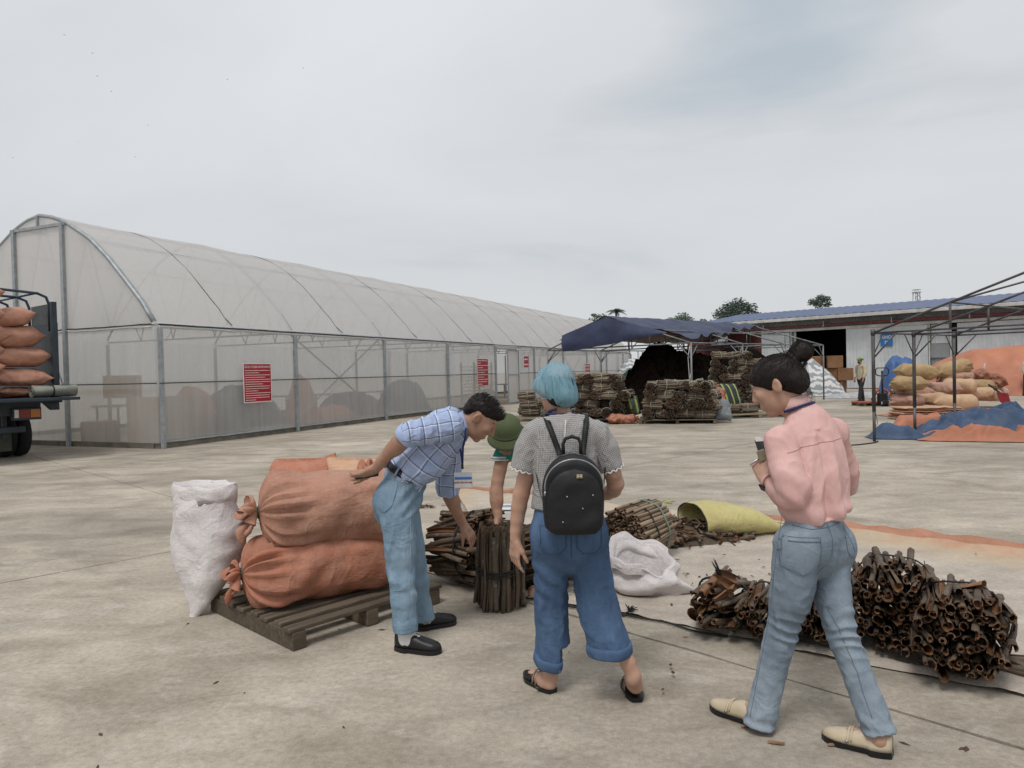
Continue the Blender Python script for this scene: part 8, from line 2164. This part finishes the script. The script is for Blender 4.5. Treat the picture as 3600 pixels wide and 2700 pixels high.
for k in range(1500):
    i = rh_.randrange(len(v)); p = v[i]; q = (p - Mn['head'])
    if q @ hum < .0 or (q @ hum < .03 and rh_.random() < .5): continue
    d = unit(q @ hum * hum * 10 + hfm * rh_.uniform(-.2, .7) + A[0] * rh_.gauss(0, .4) + hum * .6)
    l_ = rh_.uniform(.006, .016) * (1.5 if q @ hum > .07 else 1); m.tube([p - d * .003, p + d * l_ * .6, p + d * l_ + hfm * .005], [.0011, .0009, .0003], 3)
tag(m.build('hair_tufts', M_HAIR, ohm), kind='stuff')
for sg in (-1, 1):
    MB().tube([hM(sg * .016, .092, .034), hM(sg * .032, .089, .040), hM(sg * .048, .076, .036)], [.003, .0045, .002], 5).build('eyebrow', M_HAIR, pm, True)
    MB().tube([hM(sg * .018, .090, .009), hM(sg * .030, .092, .006), hM(sg * .043, .083, .009)], [.0014, .0024, .0012], 5).build('eyelashes', M_HAIR, pm, True)
MB().tube([hM(-.018, .0965, -.062), hM(0, .1005, -.063), hM(.018, .0965, -.062)], .0022, 5).build('lip_line', simple('lip', '#7d4a40', '#6f4138', 5, .5), pm, True)
fp_ = thing('phone', 'dark phone held behind the back of the stooping man', 'phone', V(*(-0.824, 4.000, 0.980)))
MB().box(V(*(-0.829, 4.000, 0.983)), (.13, .05, .010), (unit(V(.95, .1, .12)), unit(V(-.1, .9, .3)), unit(V(-.1, -.3, .9)))).build('case', M_BLKLEA, fp_, bevel=.003)

# ================================================================== man in the green sun helmet
Hm = dict(pel=V(.42, 5.42, .80), chest=V(.25, 5.12, 1.0), neck=V(.10, 5.02, 1.04), head=V(*(-0.029, 4.950, 1.049)), sr=V(*(-0.069, 4.980, 0.991)), er=V(*(-0.126, 4.920, 0.719)), wr=V(*(-0.116, 4.860, 0.550)), sl=V(.38, 4.98, 1.0), el=V(.42, 4.90, .78), wl=V(.30, 4.82, .60),
          hl=V(.34, 5.42, .76), hr=V(.52, 5.42, .76), kl=V(.22, 5.14, .50), kr=V(.52, 5.10, .50), al=V(.16, 5.02, .09), ar=V(.48, 5.20, .09))
ph = thing('person', 'person in green sun helmet and teal-sleeved polo bending behind the hairnet woman', 'person', (Hm['pel'][0], Hm['pel'][1], 0))
F = Field(.0065)
F.chain([Hm['pel'], Hm['chest'], Hm['neck']], [.13, .13, .07], .03)
hfh = unit(V(-.35, -.45, -.75)); F.cone(Hm['neck'], Hm['head'], .058, .05, .02); hH = add_head(F, Hm['head'] + V(.01, .02, -.01), hfh, V(-.3, -.5, .8), 1.0)
F.chain([Hm['sr'], Hm['er'], Hm['wr']], [.050, .043, .029], .02); F.chain([Hm['sl'], Hm['el'], Hm['wl']], [.050, .043, .029], .02); F.cone(Hm['er'], Hm['er'] * .6 + Hm['wr'] * .4, .043, .044, .02)
add_hand(F, Hm['wr'], unit(V(.02, -.10, -1)), unit(V(.75, -.5, .1)), 1, (.35, .45, .55, .65), .178, (.25, .75), fat=1.15)
add_hand(F, Hm['wl'], unit(V(-.3, -.1, -.8)), unit(V(-.5, -.6, .1)), -1, (.4, .5, .5, .6), .178, fat=1.1)
F.chain([Hm['hl'], Hm['kl'], Hm['al']], [.08, .058, .038], .02); F.chain([Hm['hr'], Hm['kr'], Hm['ar']], [.08, .058, .038], .02)
ft_l, ft_r = V(.19, 5.02, 0), V(.50, 5.2, 0); dl_, dr_ = unit(V(-.45, -.9, 0)), unit(V(.1, -1, 0))
bare_foot(F, Hm['al'], ft_l, dl_, .24); bare_foot(F, Hm['ar'], ft_r, dr_, .24)
sdf_obj('body', F, M_SKIND, ph)
F = Field(.009); M_TEAL = cotton('teal_polo', '#2f7d74', '#286c64'); F.chain([Hm['pel'] + V(-.02, -.04, .05), Hm['chest'], Hm['neck'] + V(.03, .04, 0)], [.155, .155, .09], .03)
F.cone(Hm['sr'] + V(.06, 0, -.01), Hm['sl'], .085, .085, .04); shE = V(*(-0.090, 4.965, 0.945)); F.chain([Hm['sr'] + V(.01, 0, .0), shE - V(0, 0, .02)], [.068, .064], .02); F.plane(shE, V(-.1, 0, -1), *box_of(shE, r=.11)); F.chain([Hm['sl'], Hm['sl'] * .45 + Hm['el'] * .55], [.07, .064], .02)
opo, v, f_ = sdf_obj('polo_shirt', F, M_TEAL, ph, 2, wrinkle(.006, (1, 1, 1), 8, 31))
for dz, mt in ((.012, M_WHITE), (.001, simple('grey_rib', '#7f8d92', '#6f7d82', 5, .8)), (-.006, M_WHITE)):
    MB().tube([shE + V(.066 * math.cos(a), .066 * math.sin(a), dz) for a in np.linspace(0, 2 * PI, 31)[:-1]], .006, 6, closed=True).build('sleeve_band', mt, opo, True)
F = Field(.009); F.chain([Hm['pel'] + V(-.0, -.02, .03), Hm['pel'] + V(0, 0, -.04)], [.155, .15], .02); F.chain([Hm['hl'], Hm['kl'], Hm['al'] + V(0, 0, .05)], [.11, .08, .065], .02); F.chain([Hm['hr'], Hm['kr'], Hm['ar'] + V(0, 0, .05)], [.11, .08, .065], .02)
sdf_obj('trousers', F, simple('dark_trousers', '#34383c', '#282c30', 6, .85), ph, 2, wrinkle(.007, (1, 1, 1), 8, 33))
M_SAN = simple('tan_sandal', '#b08a63', '#9a7754', 6, .6)
for h_, d_ in ((ft_l, dl_), (ft_r, dr_)):
    so = MB(); r_ = np.cross(d_, ZU); so.prism([h_ - d_ * .03 - r_ * .035, h_ - d_ * .03 + r_ * .035, h_ + d_ * .12 + r_ * .045, h_ + d_ * .22 + r_ * .04, h_ + d_ * .245, h_ + d_ * .22 - r_ * .04, h_ + d_ * .12 - r_ * .045], V(0, 0, .016)); s_ = so.build('sandal', M_SAN, ph, bevel=.004)
    MB().tube([h_ + d_ * .15 + r_ * .044 * math.cos(a) + ZU * (.016 + .045 * math.sin(a)) for a in np.linspace(0, PI, 13)], .009, 6).build('sandal_strap', M_SAN, s_, True)
hl_t = thing('sun_helmet', 'olive green pith helmet on the man bending behind the bundles', 'helmet', V(*(-0.050, 4.930, 1.125)))
hc = V(*(-0.040, 4.940, 1.134)); ha = unit(V(-.16, -.42, .88)); x_, y_, z_ = frame(ha, V(.2, -.9, 0)); n = 48
prof = [(.008, .118), (.05, .113), (.085, .095), (.105, .065), (.112, .03), (.114, .005), (.118, .0), (.150, -.028), (.158, -.040), (.156, -.044), (.118, -.012), (.105, .0)]
rings = [[hc + (x_ * math.cos(a) * .92 + y_ * math.sin(a) * 1.10) * r_ + z_ * (zz2 - (.012 * abs(math.sin(a)) ** 2 if r_ > .12 else 0)) for a in np.linspace(0, 2 * PI, n + 1)[:-1]] for r_, zz2 in prof]
m = MB(); m.grid(np.array(rings), cv=True); m.poly([tuple(p) for p in rings[0]])
M_HELM = simple('olive_felt', '#4d5738', '#434c31', 7, .85, .3, 80)
sh_ = m.build('shell', M_HELM, hl_t, True)
MB().tube([hc + (x_ * math.cos(a) * .92 + y_ * math.sin(a) * 1.10) * .1175 + z_ * .004 for a in np.linspace(0, 2 * PI, 49)[:-1]], .0055, 6, closed=True).build('hat_band', simple('olive_band', '#39412a', '#313823', 7, .8), hl_t, True)
MB().tube([hc + (x_ * math.cos(a) * .92 + y_ * math.sin(a) * 1.10) * .158 + z_ * (-.042 - .012 * abs(math.sin(a)) ** 2) for a in np.linspace(0, 2 * PI, 49)[:-1]], .004, 6, closed=True).build('brim_edge', simple('olive_edge', '#333a26', '#2b3120', 7, .8), hl_t, True)
MB().tube([hc + z_ * .114, hc + z_ * .130], [.012, .009], 10).build('top_button', M_HELM, hl_t, True)
for sg in (-1, 1): MB().tube([hc + x_ * .097 * sg + z_ * .05, hc + x_ * .102 * sg + z_ * .05], .006, 8).build('vent_eyelet', M_BLK, hl_t, True)

# ================================================================== two distant workers
def worker(label, base, facing, hgt, shirt, trousers, cap, step=.22, seed=0):
    base = np.asarray(base, float); f = unit(facing); l = np.cross(ZU, f); k = hgt / 1.72
    def j(x, y, z): return base + (l * x + f * y) * k + ZU * z * k
    t_ = thing('person', label, 'person', base); F = Field(.014)
    F.chain([j(0, 0, .95), j(0, .0, 1.2), j(0, .0, 1.42)], [.12, .12, .09], .03, (f, .75)); F.cone(j(0, 0, 1.4), j(0, .03, 1.55), .05, .05, .02); add_head(F, j(0, .04, 1.61), f * .95 - ZU * .25, ZU, k)
    for sg, sw in ((1, .05), (-1, -.02)): F.chain([j(sg * .19, 0, 1.40), j(sg * .25, sw, 1.12), j(sg * .24, sw + .10, .88)], [.05, .042, .032], .02); add_hand(F, j(sg * .24, sw + .10, .88), V(0, 0, -1) + f * .2, -l * sg, sg, (.4, .4, .4, .4), .17)
    for sg, st in ((1, step), (-1, -step)): F.cone(j(sg * .09, st * .5, .5), j(sg * .10, st, .1), .06, .045, .02); F.cone(j(sg * .10, st - .03, .05), j(sg * .11, st + .18, .04), .045, .035, .02)
    sdf_obj('body', F, M_SKIND, t_, 1)
    F = Field(.014); F.chain([j(0, 0, .92), j(0, 0, 1.15), j(0, 0, 1.38)], [.155, .155, .125], .03, (f, .78)); F.cone(j(-.14, 0, 1.40), j(.14, 0, 1.40), .075, .075, .04)
    for sg, sw in ((1, .05), (-1, -.02)): F.chain([j(sg * .18, 0, 1.40), j(sg * .25, sw * .8, 1.13), j(sg * .245, sw + .06, .98)], [.075, .065, .055], .03)
    sdf_obj('shirt', F, shirt, t_, 1, wrinkle(.012, (1, 1, 1), 5, seed))
    F = Field(.014); F.cone(j(0, 0, .98), j(0, 0, .88), .145, .15, .03, (f, .8))
    for sg, st in ((1, step), (-1, -step)): F.chain([j(sg * .085, 0, .90), j(sg * .09, st * .55, .5), j(sg * .10, st, .10)], [.098, .078, .068], .03)
    sdf_obj('trousers', F, trousers, t_, 1, wrinkle(.012, (1, 1, 1), 5, seed + 3))
    for sg, st in ((1, step), (-1, -step)): shoe('shoe', t_, j(sg * .10, st - .08, 0), j(sg * .11, st + .19, 0), .1, (M_BLKLEA, M_BLKLEA), .08)
    if cap is not None:
        F = Field(.012); F.ell(j(0, .02, 1.70), (.105 * k, .115 * k, .07 * k), None, .01); F.cone(j(-.04, .10, 1.69), j(.04, .10, 1.69), .03, .03, .03); F.plane(j(0, 0, 1.66), -ZU, *box_of(j(0, 0, 1.66), r=.2)); F.ell(j(0, .15, 1.675), (.08, .07, .015), None, .01)
        sdf_obj('cap', F, cap, t_, 1); MB().tube([j(.1 * math.cos(a), .02 + .115 * math.sin(a), 1.675) for a in np.linspace(0, 2 * PI, 25)[:-1]], .02, 6, closed=True).build('cap_band', simple('cap_dark', '#3d4a2c', '#333f24', 5, .8), t_, True)
        F = Field(.012); F.ell(j(0, .09, 1.57), (.062, .06, .06), None, .01); sdf_obj('face_mask', F, simple('mask_dark', '#2d2b2a', '#232120', 5, .9), t_, 1)
    return t_
worker('person in khaki shirt, dark trousers and green cap walking past the pallet truck', (14.355, 29.208, 0.000), V(-.92, -.35, 0), 1.76, cotton('khaki_shirt', '#b8ad96', '#a89d86'), simple('charcoal_trousers', '#2f2f30', '#242425', 6, .85), simple('green_cap', '#6f8f3c', '#5f7d33', 5, .8), .20, 3)
worker('person in cream shirt and dark trousers standing before the orange mound', (22.156, 30.533, 0.000), V(.4, -.9, 0), 1.72, cotton('cream_shirt', '#b9b09a', '#aaa18c'), simple('charcoal_trousers', '#2f2f30', '#242425', 6, .85), None, .05, 9)
